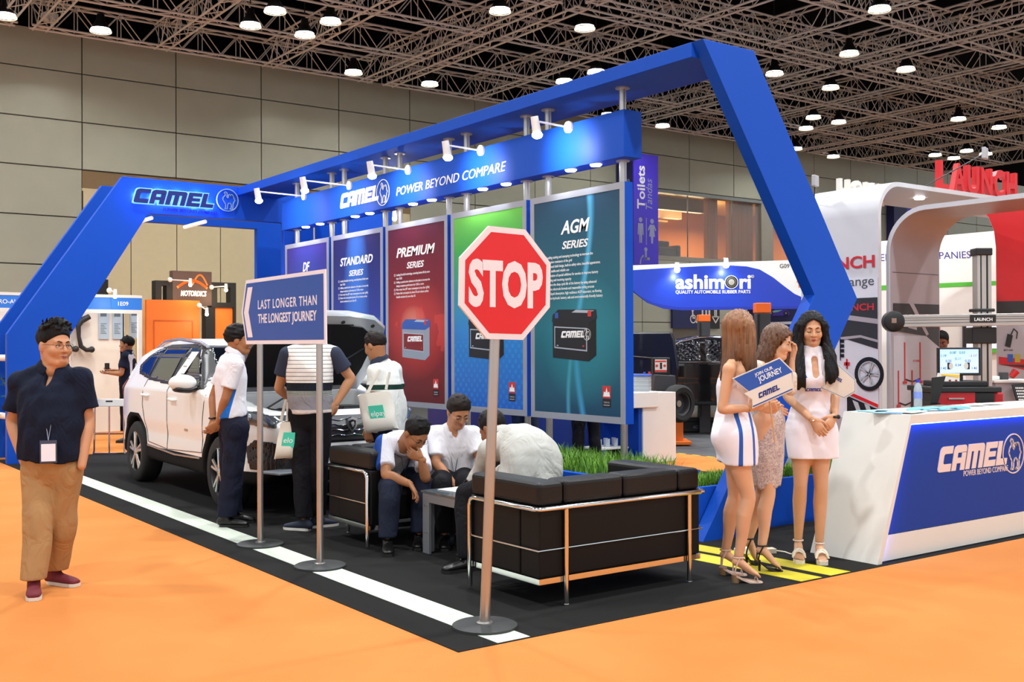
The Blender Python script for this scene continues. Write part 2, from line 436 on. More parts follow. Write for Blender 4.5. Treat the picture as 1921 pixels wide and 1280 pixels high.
# ---- pendant lamps
m_ref = M('dark_reflector', '#1b1a18', .45, .3)
m_inn = M('lamp_glow', '#ffffff', .5, var=0, emit='#fff6e2', es=14)
m_rim = M('lamp_rim', '#d8d4c8', .3, .4, emit='#fff2d8', es=1.2)
lp = None
for k, (x, y) in enumerate(LAMPS):
    lab = 'glowing bell-shaped hall lamp hanging in the truss ceiling'
    if lp is None:
        lp = thing('pendant_lamp', (x, y, LAMPZ-.12), lab, 'lamp', 'pendant lamps of the truss ceiling')
        g = G(); g.lathe((x, y, LAMPZ-.12), [(.23, 0), (.225, .04), (.165, .15), (.1, .27), (.08, .4), (.03, .42), (0, .42)], 20, cap=False); g.build('reflector', m_ref, lp, smooth=40)
        g = G(); g.lathe((x, y, LAMPZ-.12), [(.0, .012), (.15, .0), (.21, .015), (.21, .025), (0, .025)], 20, cap=False); g.build('lens', m_inn, lp, smooth=40)
        g = G(); g.lathe((x, y, LAMPZ-.12), [(.21, -.01), (.242, -.01), (.242, .018), (.21, .018)], 20, cap=False); g.build('rim', m_rim, lp)
        g = G(); g.cyl((x, y, LAMPZ+.4), (x, y, 12), .015, n=6); g.build('cord', m_ref, lp)
    else:
        dup(lp, (x, y, LAMPZ-.12), lab)

# ================================================================ booth floor
m_black = M('black_needle_carpet', '#242423', .97, spec=.08, var=.25, vs=300, bump=.2, bs=350)
g = G(); g.bb((2.97, 4.56, 0), (9.7, 16.3, .004))
booth_carpet = g.build('carpet', m_black, label='black booth carpet inside the orange aisle carpet', cat='carpet')
def _tape(t, p):
    n = noise(t, 3, 4, stretch=(6, 1, 1)); return mixc(t, n, '#c2cdbc', '#d2d9ca')
m_wtape = M('white_tape', rough=.6, var=0, fn=_tape, bump=.15, bs=20)
def strip(name, pts, m, lab, z=.004):
    g = G(); g.poly(FR((0, 0, z), ((1, 0, 0), (0, 1, 0))), pts, 0, .002); return g.build(name, m, label=lab, cat='floor tape', )
strip('floor_tape', [(3.22,4.57),(3.43,4.57),(3.43,5.0),(3.44,9),(3.46,16.2),(3.25,16.2),(3.23,9),(3.22,5)], m_wtape, 'long white tape line along the left edge of the black carpet')
m_ytape = M('yellow_tape', '#c6b90f', .65, var=.05)
strip('floor_tape', [(5.646,4.575),(5.857,4.575),(5.84,5.3),(5.75,6.6),(5.55,6.6),(5.62,5.3)], m_ytape, 'yellow floor tape strip nearer the black sofa')
strip('floor_tape', [(5.948,4.575),(6.16,4.575),(6.13,5.2),(6.0,6.6),(5.8,6.6),(5.93,5.2)], m_ytape, 'yellow floor tape strip nearer the white counter')

# ================================================================ blue portal
m_blue = M('booth_blue', '#0a4ab6', .55, spec=.2, var=.05, vs=2, bump=.03, bs=8)
def dark_side(): return M('booth_blue_dark', '#0b2a63', .6, var=.05)
portal = thing('booth_portal', (6.5, 6.0, 0), 'blue portal frame with zigzag pylon, top beam and slanted logo arch', 'portal frame')
ZIG = [(6.176,0),(6.78,0),(8.151,1.964),(6.80,3.97),(6.205,3.97),(7.56,1.98)]
g = G(); g.poly(FR((0, 6.085, 0)), ZIG, 0, .12); g.build('zigzag_pylon', m_blue, portal, bevel=.004)
g = G(); g.bb((6.2, 6.085, 3.85), (6.85, 15.58, 3.97)); g.build('top_beam', m_blue, portal, bevel=.004)
LEFT = [(2.985,0),(3.66,0),(3.66,1.5),(3.72,1.62),(4.86,3.485),(6.95,3.485),(6.95,0),(7.45,0),(7.45,3.987),(4.5,3.987),(2.985,1.742)]
for nm, y in (('front_arch', 15.7), ('rear_arch', 16.75)):
    g = G(); g.poly(FR((0, y, 0)), LEFT, 0, .12); g.build(nm, m_blue, portal, bevel=.004)
m_wht = M('white_paint', '#e9e9e4', .5, var=.03)
g = G()
for z in (.62, 1.42): g.cyl((3.1, 15.7, z), (3.0, 16.63, z), .045, n=10)
g.build('cross_rail', m_wht, portal, smooth=40)
for x in (4.95, 5.75):
    g = G(); g.cyl((x, 15.72, 3.44), (x, 16.62, 3.44), .03, n=8); g.build('tube_light', M('tube_light_white', '#f4f2ea', .4, emit='#fff8ea', es=.6), portal, label='white tube light')
# halo-lit word mark on the front arch
fl = FR((0, 15.58, 0))
m_navy = M('letter_navy', '#0c1d72', .4)
m_halo = M('halo_led', '#3a6cff', .5, var=0, emit='#2a3cff', es=14)
m_ltblue = M('emblem_grey', '#8fb0d0', .5)
m_outl = M('letter_edge', '#8fd8ff', .5, var=0, emit='#4db4ff', es=1.2)
g = G(); logo(g, fl, 4.63, 3.625, .205, 0, .045, .06, sh=.28, sx=1.05, emblem=False); g.text(fl, 'POWER BEYOND COMPARE', 5.07, 3.535, .07, .02, .01, 0, bold=.02, width=.81)
g.build('word_mark', m_navy, portal, label='dark blue letters')
g = G(); logo(g, fl, 4.63, 3.625, .205, 0, .02, .035, sh=.28, sx=1.05, emblem=False, grow=.07); g.build('letter_halo', m_halo, portal, label='glowing blue backlight')
g = G(); logo(g, fl, 4.63, 3.625, .205, 0, .036, .044, sh=.28, sx=1.05, emblem=False, grow=.03); g.build('letter_edge', m_outl, portal, label='light blue letter edge')
cx_ = 4.63
for ch in 'CAMEL':                    # LED modules hidden behind the letter strokes
    for p_ in LOGO[ch][1]:
        mx = (min(q[0] for q in p_)+max(q[0] for q in p_))/2; my = (min(q[1] for q in p_)+max(q[1] for q in p_))/2
        if ch == 'C': mx, my = .17, .5
        l = bpy.data.lights.new('letter_led_light', 'POINT'); l.energy = 22; l.color = (.14, .16, 1); l.shadow_soft_size = .006
        o = bpy.data.objects.new('letter_led_light', l); COL.objects.link(o); o.location = (cx_+(mx*1.05+my*.28)*.205, 15.569, 3.625+my*.205)
    cx_ += (LOGO[ch][0]+.06)*.205*1.05
g = G(); r = .17; ex, ey = 6.035, 3.765
g.ring(fl, ex, ey, r-.01, r, .01, .03, 0)
for pl in EMBLEM: g.stroke(fl, [(ex+a*r*.86, ey+b*r*.86) for a, b in pl], .011, .01, .02, 0)
g.build('emblem', m_ltblue, portal, label='pale ring emblem')

# ================================================================ header fascia, posts, posters
m_white = M('print_white', '#f3f2f0', .5, var=.02)
header = thing('header_fascia', (6.4, 10.6, 3.2), 'long blue hanging header with the white word mark and slogan', 'header board')
g = G(); g.bb((6.3, 7.0, 3.2), (6.51, 14.2, 3.615)); g.build('fascia_box', m_blue, header, bevel=.004)
fh = FR((6.3, 0, 0), YF)
g = G(); logo(g, fh, -12.39, 3.315, .185, 0, .002, .008, sh=.28, sx=1.0, emi=0, ew=.07); g.build('word_mark', m_white, header, label='white word mark and emblem')
g = G(); g.text(fh, 'POWER BEYOND COMPARE', -10.96, 3.315, .14, .002, .004, 0, shear=.22, width=2.2, bold=.0); g.build('slogan', m_white, header, label='white slogan')
m_dl = M('downlight_glow', '#fff', .5, var=0, emit='#f2f4ff', es=16)
for y in (13.56, 13.12, 12.12, 11.74, 10.70, 10.29, 9.28, 8.86, 7.82, 7.46):
    g = G(); g.lathe((6.37, y, 3.185), [(0, .0), (.045, .0), (.055, .012), (.055, .016)], 16, cap=False); g.build('downlight', m_dl, header, smooth=40)
    l = bpy.data.lights.new('downlight_light', 'SPOT'); l.energy = 26; l.spot_size = 1.9; l.spot_blend = .6; l.shadow_soft_size = .05; l.color = (.80, .88, 1)
    o = bpy.data.objects.new('downlight_light', l); COL.objects.link(o); o.location = (6.28, y, 3.17); o.rotation_euler = (0, math.radians(14), 0)
m_steel = M('brushed_steel', '#b9b7b4', .32, .9, var=.1, vs=4)
PY0 = [7.0, 8.43, 9.862, 11.292, 12.725]
PN = ['AGM', 'green', 'PREMIUM', 'STANDARD', 'DF']
pp = None
for i, y0 in enumerate(PY0):
    for k, y in enumerate((y0+.16, y0+1.24)):
        lab = 'steel tube post holding the %s %s poster to the blue beam' % ('near end of the' if k == 0 else 'far end of the', PN[i])
        if pp is None:
            g = G(); g.cyl((6.43, y, .40), (6.43, y, 3.85), .033, n=14); g.lathe((6.43, y, 3.838), [(.065, 0), (.065, .012)], 16); g.lathe((6.43, y, 3.615), [(.06, 0), (.06, .01)], 16); g.lathe((6.43, y, 3.188), [(.06, 0), (.06, .012)], 16)
            pp = g.build('support_post', m_steel, label=lab, cat='post', group='steel posts of the poster wall', smooth=40)
        else: dup(pp, (6.43, y, .40), lab)

m_frame = M('silver_frame', '#a9acb6', .35, .35, var=.04)
def poster_mat(name, stops, deco):
    def fn(t, p):
        x, y, z = p      # object origin = middle of the poster foot, z from 0
        v = z/2.12
        c = None
        for (a, ca), (b, cb) in zip(stops, stops[1:]):
            f = v.ramp(a, b); c = mixc(t, f, ca if c is None else c, cb)
        return deco(t, c, y, v)
    return M(name, rough=.42, spec=.4, var=0, fn=fn)
def glow(t, c, y, v, col, y0, v0, ry, rv, amt=.7):
    d = ((y-y0)/ry)*((y-y0)/ry)+((v-v0)/rv)*((v-v0)/rv)
    f = d.ramp(1, 0)*amt
    return mixc(t, f, c, col)
def worldmap(t, c, col, v):
    n = noise(t, 2.2, 6); return mixc(t, n.gt(.54)*v.band(.3, .56)*.45, c, col)
def d_df(t, c, y, v): return worldmap(t, glow(t, c, y, v, '#2b4fb0', 0, .55, .8, .5, .5), '#3f5fc0', v)
def d_std(t, c, y, v): return worldmap(t, glow(t, c, y, v, '#3f7fe0', 0, .62, .35, .5, .8), '#4767c8', v)
def d_prem(t, c, y, v): return worldmap(t, glow(t, glow(t, c, y, v, '#c23a34', 0, .42, .7, .28, .8), y, v, '#e08a70', .05, .45, .3, .1, .7), '#d8473c', v)
def d_eco(t, c, y, v):
    f = ((y*60).sin()*(v*130).sin()).gt(.3)*v.band(.03, .35)
    n = noise(t, 3, 3); return mixc(t, f*n*.5, c, '#3aa2e6')
def d_agm(t, c, y, v):
    w = y-((v*5.2).sin()*.11)+.12; w2 = y-((v*4.1+1.2).sin()*.16)+.05
    c = mixc(t, w.abs().ramp(.055, 0)*.75, c, '#4aa8dc'); c = mixc(t, w2.abs().ramp(.04, 0)*.5, c, '#63c4e4')
    return glow(t, c, y, v, '#2f8f9c', -.1, .35, .6, .3, .55)
PM = {
 'DF': poster_mat('print_df', [(0, '#1c2f86'), (.5, '#24398f'), (1, '#3a2a86')], d_df),
 'STANDARD': poster_mat('print_standard', [(0, '#16204f'), (.5, '#243a94'), (1, '#1d1647')], d_std),
 'PREMIUM': poster_mat('print_premium', [(0, '#5d1418'), (.45, '#8c1e1e'), (1, '#4f1026')], d_prem),
 'green': poster_mat('print_green', [(0, '#1b5cc0'), (.4, '#2c80c8'), (.62, '#2c8f8a'), (.8, '#3aa24c'), (1, '#6fc24a')], d_eco),
 'AGM': poster_mat('print_agm', [(0, '#17405f'), (.4, '#1d6c7a'), (1, '#1b3f5c')], d_agm),
}
T1 = ['Leading DuraGrid technology, extending battery life by more', 'than 10.0%', 'Adding a special active substance to the plate to increase the',
      'charge acceptance performance by 15.0% or more', 'More water loss (40\u00b0 water consumption is less than 1g/Ah)',
      'Reduce fuel consumption by about 5% and reduces carbon', 'dioxide emissions by more than 5%']
B1 = (0, 2, 4, 5)
T2 = ['Leading casting and stamping technology to increase the', 'corrosion resistance of the grid', 'Advanced shell design, built-in safety valve, beautiful appearance,',
      'more stable and reliable use', 'Application of special additives for anodes to improve battery', 'charging and receiving capacity',
      'Improve the deep cycle life of the battery by using advanced', 'positive electrode formula and reasonable curing process',
      'High liquid absorption, high resilience AGM separator, no flowing', 'electro-hydraulic battery, safe and environmentally friendly battery']
B2 = (0,)
m_bbody = M('print_battery_dark', '#15161c', .5); m_bside = M('print_battery_side', '#08090c', .5); m_bgrey = M('print_battery_grey', '#8f97a4', .5)
m_bsil = M('print_silver', '#aab2bd', .5); m_bblue = M('print_battery_blue', '#2d56a8', .5); m_bred = M('print_red', '#c8322c', .5); m_bdred = M('print_dark_red', '#7d1a1c', .5)
BMAT = [m_bbody, m_bside, m_bgrey, m_bsil, m_bblue, m_bred, m_bdred, m_white]
def battery(g, f, x, y, w, h, prem):
    """a car battery printed flat on the poster; (x, y) bottom left"""
    b, s, lab = (2, 2, 6) if prem else (0, 1, 0)
    z = .004
    g.poly(f, [(x, y+.05*h), (x+.84*w, y-.02*h), (x+.84*w, y+.74*h), (x, y+.78*h)], z, z+.001, b, b)
    g.poly(f, [(x+.84*w, y-.02*h), (x+w, y+.1*h), (x+w, y+.8*h), (x+.84*w, y+.74*h)], z, z+.001, s, s)
    t = 4 if prem else 0
    g.poly(f, [(x-.02*w, y+.76*h), (x+.85*w, y+.72*h), (x+1.02*w, y+.8*h), (x+1.0*w, y+.97*h), (x+.13*w, y+h), (x, y+.9*h)], z+.0012, z+.002, t, t)
    g.poly(f, [(x+.45*w, y+.93*h), (x+.8*w, y+.91*h), (x+.97*w, y+.95*h), (x+.55*w, y+.98*h)], z+.0022, z+.003, 3, 3)
    g.poly(f, [(x+.82*w, y+.84*h), (x+.9*w, y+.84*h), (x+.9*w, y+.95*h), (x+.82*w, y+.95*h)], z+.0032, z+.004, 5, 5)
    if not prem: g.poly(f, [(x+.06*w, y+.83*h), (x+.14*w, y+.83*h), (x+.14*w, y+.94*h), (x+.06*w, y+.94*h)], z+.0032, z+.004, 4, 4)
    g.poly(f, [(x+.04*w, y+.24*h), (x+.8*w, y+.17*h), (x+.8*w, y+.62*h), (x+.04*w, y+.67*h)], z+.0012, z+.002, 3, 3)
    g.poly(f, [(x+.06*w, y+.265*h), (x+.78*w, y+.2*h), (x+.78*w, y+.6*h), (x+.06*w, y+.645*h)], z+.0022, z+.003, lab, lab)
    logo(g, f, x+.2*w, y+.44*h, .1*w, 7, z+.0032, z+.004, emblem=not prem)
    g.rect(f, x+.1*w, y+.28*h, x+.14*w, y+.3*h, z+.0032, z+.004, 3); g.rect(f, x+.7*w, y+.26*h, x+.74*w, y+.29*h, z+.0032, z+.004, 5)
def titled(s): return s
POSTER = [('AGM', 'AGM', 'SERIES'), ('green', '', ''), ('PREMIUM', 'PREMIUM', 'SERIES'), ('STANDARD', 'STANDARD', 'SERIES'), ('DF', 'DF', 'SERIES')]
PLAB = ['tall teal framed poster headed AGM SERIES at the near end', 'tall green to blue framed poster behind the stop sign', 'tall dark red framed poster headed PREMIUM SERIES',
        'tall dark blue framed poster headed STANDARD SERIES', 'tall violet blue framed poster headed DF at the far end']
for (key, tt, sub), y0, lab in zip(POSTER, PY0, PLAB):
    yc = y0+.68; root = thing('poster_panel', (6.35, yc, .862), lab, 'poster', 'framed posters of the poster wall')
    g = G(); g.bb((6.305, y0, .862), (6.40, y0+1.36, 2.984)); g.build('panel_box', m_blue, root)
    f = FR((6.305, y0+1.36, .862), YF)
    g = G(); g.frame(f, 0, 0, 1.36, 2.122, .06, 0, .006); g.build('frame', m_frame, root)
    g = G(); g.rect(f, .06, .06, 1.30, 2.062, 0, .003); pr = g.build('print', PM[key], root)
    # shift the print's own origin to the poster foot centre so its gradient runs over the whole height
    g = G(); cx = .68
    if tt:
        bt = {'AGM': (.17, .42), 'PREMIUM': (.15, .85), 'STANDARD': (.14, .86), 'DF': (.17, .21)}[key]
        yt = {'AGM': 1.735, 'PREMIUM': 1.73, 'STANDARD': 1.72, 'DF': 1.72}[key]
        g.text(f, tt, cx, yt, bt[0], .004, .002, 0, bold=.025, shear=.25, align='CENTER', width=bt[1])
        g.text(f, sub, cx, yt-.14, .1, .004, .002, 0, bold=.02, shear=.25, align='CENTER', width=.38)
        T, B = (T2, B2) if key == 'AGM' else (T1, B1)
        for k, ln in enumerate(T):
            g.text(f, ln, .25, 1.515-.043*k, .036, .004, .001, 0, bold=.004, sx=.84)
        for k in B: g.frame(f, .2, 1.512-.043*k, .226, 1.538-.043*k, .004, .004, .005, 0)
        g.build('lettering', m_white, root, label='white lettering')
    if key in ('AGM', 'green', 'PREMIUM'):
        g = G()
        if key == 'PREMIUM': battery(g, f, .385, .545, .60, .46, True)
        else: battery(g, f, .345, .555, .63, .475, False)
        g.build('battery_picture', BMAT, root, label='printed car battery')
    g = G(); g.rect(f, 1.06, .22, 1.17, .33, .004, .005, 0); g.poly(f, [(1.07, .235), (1.16, .235), (1.15, .28), (1.13, .27), (1.115, .315), (1.10, .27), (1.08, .28)], .0052, .006, 1)
    g.rect(f, 1.06, .14, 1.17, .215, .004, .005, 2); g.text(f, 'TRIPOD', 1.115, .175, .022, .0052, .001, 3, align='CENTER', width=.08); g.rect(f, 1.075, .155, 1.155, .162, .0052, .006, 3)
    g.build('badge', [m_bred, m_white, M('print_dark_brown', '#2a1716', .5), m_bsil], root, label='small red and black badge')

# ---- six arm spotlights on the header
m_sw = M('white_lamp_shell', '#eceae6', .4); m_bulb = M('spot_bulb', '#fff', .4, var=0, emit='#eef2ff', es=30)
sp = None
for k, (y, X, z) in enumerate(((13.44, 5.62, 3.6), (12.12, 5.66, 3.58), (10.67, 5.80, 3.58), (9.19, 5.86, 3.58), (7.75, 5.90, 3.58))):
    lab = 'white arm spotlight on the blue header, %s from the near end' % ['fifth', 'fourth', 'third', 'second', 'first'][k]
    L = 6.3-X; loc = (6.3, y, z)
    root = thing('arm_spotlight', loc, lab, 'spotlight', 'arm spotlights along the blue header')
    g = G(); g.cyl((6.3, y, z), (6.275, y, z), .055, n=18); g.build('wall_plate', m_sw, root, smooth=40)
    g = G(); g.cyl((6.28, y, z), (X, y, z+.01), .009, n=8); g.build('arm', m_sw, root, smooth=40)
    g = G(); g.cyl((X-.01, y, z+.05), (X+.02, y, z-.10), .036, .042, 14); g.build('lamp_head', m_sw, root, smooth=40)
    g = G(); g.sph((X+.022, y, z-.115), (.05, .05, .035), 14); g.build('bulb', m_bulb, root, smooth=60)
    l = bpy.data.lights.new('arm_spot_light', 'SPOT'); l.energy = 42; l.spot_size = 2.0; l.spot_blend = .7; l.shadow_soft_size = .04; l.color = (1, .95, .95)
    o = bpy.data.objects.new('arm_spot_light', l); COL.objects.link(o); o.location = (X+.04, y, z-.17)
    d = Vector((1, 0, -.12)); o.rotation_euler = d.to_track_quat('-Z', 'Y').to_euler()

# ================================================================ planters with grass
pl = thing('planter', (6.6, 10, 0), 'long low blue planter box under the poster wall', 'planter')
g = G(); g.bb((5.8, 6.6, 0), (5.86, 14.0, .47)); g.bb((6.75, 6.6, 0), (6.81, 14.0, .47)); g.bb((5.86, 6.6, 0), (6.75, 6.66, .47)); g.bb((5.86, 13.94, 0), (6.75, 14.0, .47)); g.bb((5.86, 6.66, 0), (6.75, 13.94, .38))
g.build('planter_box', m_blue, pl, bevel=.004)
pl2 = thing('planter', (7.4, 6.3, 0), 'low blue planter box behind the three women', 'planter')
g = G(); g.bb((6.25, 6.1, 0), (8.6, 6.14, .41)); g.bb((6.25, 6.44, 0), (8.6, 6.48, .41)); g.bb((6.25, 6.14, 0), (6.29, 6.44, .41)); g.bb((8.56, 6.14, 0), (8.6, 6.44, .41)); g.bb((6.29, 6.14, 0), (8.56, 6.44, .33))
g.build('planter_box', m_blue, pl2, bevel=.004)
m_grass = M('artificial_grass', rough=.55, var=0, fn=lambda t, p: mixc(t, noise(t, 9, 3), '#2f6a12', '#86b832'))
def grass(n, x0, x1, y0, y1, z0, h, lab):
    g = G()
    for i in range(n):
        cx, cy = rnd.uniform(x0, x1), rnd.uniform(y0, y1); a = rnd.uniform(0, 2*PI); hh = h*rnd.uniform(.55, 1.1); b = rnd.uniform(.04, .45)*hh; w = rnd.uniform(.003, .006)
        dx, dy = math.cos(a), math.sin(a); px, py = -dy*w, dx*w; vs = []
        for t in (0, .4, .75):
            q = b*t*t; k = 1-.35*t
            vs += [(cx+dx*q-px*k, cy+dy*q-py*k, z0+hh*t*(1-.1*t)), (cx+dx*q+px*k, cy+dy*q+py*k, z0+hh*t*(1-.1*t))]
        vs.append((cx+dx*b, cy+dy*b, z0+hh*.86))
        g.add(vs, [(0, 1, 3, 2), (2, 3, 5, 4), (4, 5, 6)])
    return g.build('grass', m_grass, label=lab, cat='grass', kind='stuff')
grass(14000, 5.92, 6.68, 6.7, 13.9, .36, .27, 'long green artificial grass in the planter under the posters')
grass(5000, 6.32, 8.5, 6.17, 6.42, .31, .22, 'green artificial grass in the planter behind the women')

# ================================================================ smooth implicit modelling (bodies, clothes, cars)
def nv(v):
    v = np.array(v, float); n = np.linalg.norm(v); return v/n if n > 1e-9 else v
def A3(v): return np.array(v, float)
class ET:
    """elliptic tube through stations (centre, half width, half depth); f = the depth direction"""
    def __init__(s, st, f, flat=False, smooth=2, k=None, op='u'):
        st = [(A3(c), float(a), float(b)) for c, a, b in st]
        if smooth > 1 and len(st) > 2:
            o = []
            for i in range(len(st)-1):
                p = [np.concatenate([st[min(max(j, 0), len(st)-1)][0], st[min(max(j, 0), len(st)-1)][1:]]) for j in (i-1, i, i+1, i+2)]
                for q in range(smooth):
                    t = q/smooth
                    v = .5*(2*p[1]+(p[2]-p[0])*t+(2*p[0]-5*p[1]+4*p[2]-p[3])*t*t+(3*p[1]-p[0]-3*p[2]+p[3])*t**3)
                    o.append((v[:3], max(v[3], 1e-3), max(v[4], 1e-3)))
            o.append(st[-1]); st = o
        s.st, s.f, s.flat, s.k, s.op = st, nv(f), flat, k, op
        C = np.array([c for c, _, _ in st]); r = max(max(a, b) for _, a, b in st)
        s.lo, s.hi = C.min(0)-r, C.max(0)+r
    def __call__(s, P):
        best = None
        for (c0, a0, b0), (c1, a1, b1) in zip(s.st, s.st[1:]):
            d = c1-c0; L = np.linalg.norm(d)
            if L < 1e-6: continue
            dn = d/L; f = s.f-dn*(s.f@dn)
            f = nv(f) if np.linalg.norm(f) > .05 else nv(np.cross(dn, (.3, .9, .2)))
            sd = np.cross(dn, f); q = P-c0; w = q@dn; t = np.clip(w/L, 0, 1)
            a = a0+(a1-a0)*t; b = b0+(b1-b0)*t; r = np.minimum(a, b); e = w-t*L
            v = (np.sqrt(((q@sd)/a)**2+((q@f)/b)**2+(e/r)**2)-1)*r
            best = v if best is None else np.minimum(best, v)
        if s.flat:
            for c, c2 in ((s.st[0][0], s.st[1][0]), (s.st[-1][0], s.st[-2][0]))[(1 if s.flat == 'end' else 0):(1 if s.flat == 'start' else 2)]:
                n = nv(c-c2); best = np.maximum(best, (P-c)@n)
        return best
class ELL:
    def __init__(s, c, r, ax=None, k=None, op='u'):
        s.c, s.r, s.k, s.op = A3(c), A3(r), k, op; s.ax = np.eye(3) if ax is None else np.array(ax, float)
        m = max(s.r); s.lo, s.hi = s.c-m, s.c+m
    def __call__(s, P):
        q = ((P-s.c)@s.ax.T)/s.r; k0 = np.sqrt((q*q).sum(-1)); k1 = np.sqrt(((q/s.r)**2).sum(-1))+1e-9
        return k0*(k0-1)/k1
_EDG = []
for _ax in range(3):
    for _u in (0, 1):
        for _w in (0, 1):
            o0 = [0, 0, 0]; o0[(_ax+1) % 3] = _u; o0[(_ax+2) % 3] = _w; o1 = list(o0); o1[_ax] = 1; _EDG.append((o0, o1))
def surfnet(D, org, res):
    S = D < 0; n = D.shape
    c = sum(S[i:n[0]-1+i, j:n[1]-1+j, k:n[2]-1+k].astype(np.int8) for i in (0, 1) for j in (0, 1) for k in (0, 1))
    act = (c > 0) & (c < 8); ids = np.argwhere(act)
    if len(ids) == 0: return np.zeros((0, 3)), []
    pos = np.zeros((len(ids), 3)); cnt = np.zeros(len(ids))
    for o0, o1 in _EDG:
        a = ids+o0; b = ids+o1; d0 = D[a[:, 0], a[:, 1], a[:, 2]]; d1 = D[b[:, 0], b[:, 1], b[:, 2]]
        m = (d0 < 0) != (d1 < 0); t = np.where(m, d0/np.where(m, d0-d1, 1), 0)
        pos += (np.array(o0)+t[:, None]*(np.array(o1)-np.array(o0)))*m[:, None]; cnt += m
    V = np.array(org)+(ids+pos/cnt[:, None])*res
    I = -np.ones(act.shape, np.int64); I[act] = np.arange(len(ids)); F = []
    for ax in range(3):
        s0 = np.moveaxis(S, ax, 0); Ia = np.moveaxis(I, ax, 0)
        a = s0[:-1, 1:-1, 1:-1]; b = s0[1:, 1:-1, 1:-1]; m = a != b
        q = np.stack([Ia[:, :-1, :-1][m], Ia[:, 1:, :-1][m], Ia[:, 1:, 1:][m], Ia[:, :-1, 1:][m]], 1)
        fl = a[m] if ax != 1 else b[m]; q[~fl] = q[~fl][:, ::-1]; F.append(q)
    return V, np.concatenate(F)
def blob(g, prims, res=.01, k=.02, cut=None, disp=None, mi=0, box=None):
    """mesh the smooth union of prims into accumulator g"""
    lo = np.min([p.lo for p in prims if p.op == 'u'], 0)-.03; hi = np.max([p.hi for p in prims if p.op == 'u'], 0)+.03
    if box: lo = np.maximum(lo, box[0]); hi = np.minimum(hi, box[1])
    n = np.ceil((hi-lo)/res).astype(int)+2
    D = np.full(n, .06); ax = [lo[i]+res*np.arange(n[i]) for i in range(3)]
    for p in prims:
        kk = p.k if p.k is not None else k; pad = max(kk, .02)+.012
        i0 = np.clip(np.floor((p.lo-pad-lo)/res).astype(int), 0, n); i1 = np.clip(np.ceil((p.hi+pad-lo)/res).astype(int)+1, 0, n)
        if (i1 <= i0).any(): continue
        sl = tuple(slice(a, b) for a, b in zip(i0, i1))
        X = np.stack(np.meshgrid(*[ax[i][sl[i]] for i in range(3)], indexing='ij'), -1)
        d = p(X); o = D[sl]
        if p.op == 's':
            d = -d; h = np.maximum(kk-np.abs(o-d), 0)/kk; D[sl] = np.maximum(o, d)+h*h*kk/4
        else:
            h = np.maximum(kk-np.abs(o-d), 0)/kk; D[sl] = np.minimum(o, d)-h*h*kk/4
    if disp is not None or cut is not None:
        X = np.stack(np.meshgrid(*ax, indexing='ij'), -1)
        if disp is not None: D = D+disp(X)
        if cut is not None: D = np.maximum(D, cut(X))
    V, F = surfnet(D, lo, res)
    b = len(g.v); g.v += V.tolist(); F = np.array(F)+b; g.f += F.tolist(); g.m += [mi]*len(F)
    return g
def folds(amp, seed, fr=28):
    r = np.random.RandomState(seed); W_ = r.randn(5, 3)*fr; ph = r.rand(5)*6
    W_[:, 2] *= .6
    return lambda X: amp*sum(np.sin(X@W_[i]+ph[i]+1.5*np.sin(X@W_[(i+1) % 5]*.4)) for i in range(5))/2.2

# ================================================================ people
FH = np.array((.588, .809, 0)); RH = np.array((.809, -.588, 0)); UPV = np.array((0, 0, 1.))
def head_dir(th, pit=0):
    """heading in degrees: 0 looks at the camera side of the hall, 90 to the right, 180 away; pit>0 looks down"""
    t, p = math.radians(th), math.radians(pit)
    return nv((-math.cos(t)*FH+math.sin(t)*RH)*math.cos(p)-UPV*math.sin(p))
def lerp(a, b, t): return A3(a)*(1-t)+A3(b)*t
SKIN = {}
def skin(col): return M('skin_'+col.strip('#'), col, .5, spec=.35, var=.05, vs=9, sss=.08)
m_eye = M('eye_white', '#e8e2da', .3); m_iris = M('eye_dark', '#1c120c', .2); m_lip = M('lips', '#a8605a', .45); m_lipr = M('lips_red', '#b5474a', .4)
m_hairb = M('hair_black', '#0c0a09', .6, spec=.25, var=.3, vs=40, bump=.9, bs=90, stretch=(1, 1, .15))
m_hairbr = M('hair_dark_brown', '#1d140f', .6, spec=.25, var=.3, vs=40, bump=.4, bs=90, stretch=(1, 1, .15))
m_hairgrey = M('hair_grey', '#6d6862', .6, var=.3, vs=40, bump=.3, bs=120)
def strand_mat(name, c0, c1, z0, z1):
    return M(name, rough=.38, spec=.5, var=0, bump=.9, bs=70, stretch=(1, 1, .06),
             fn=lambda t, p: mixc(t, noise(t, 60, 2, stretch=(1, 1, .05)).ramp(.3, .7)*.45, mixc(t, p[2].ramp(z1, z0), c0, c1), '#140c08'))

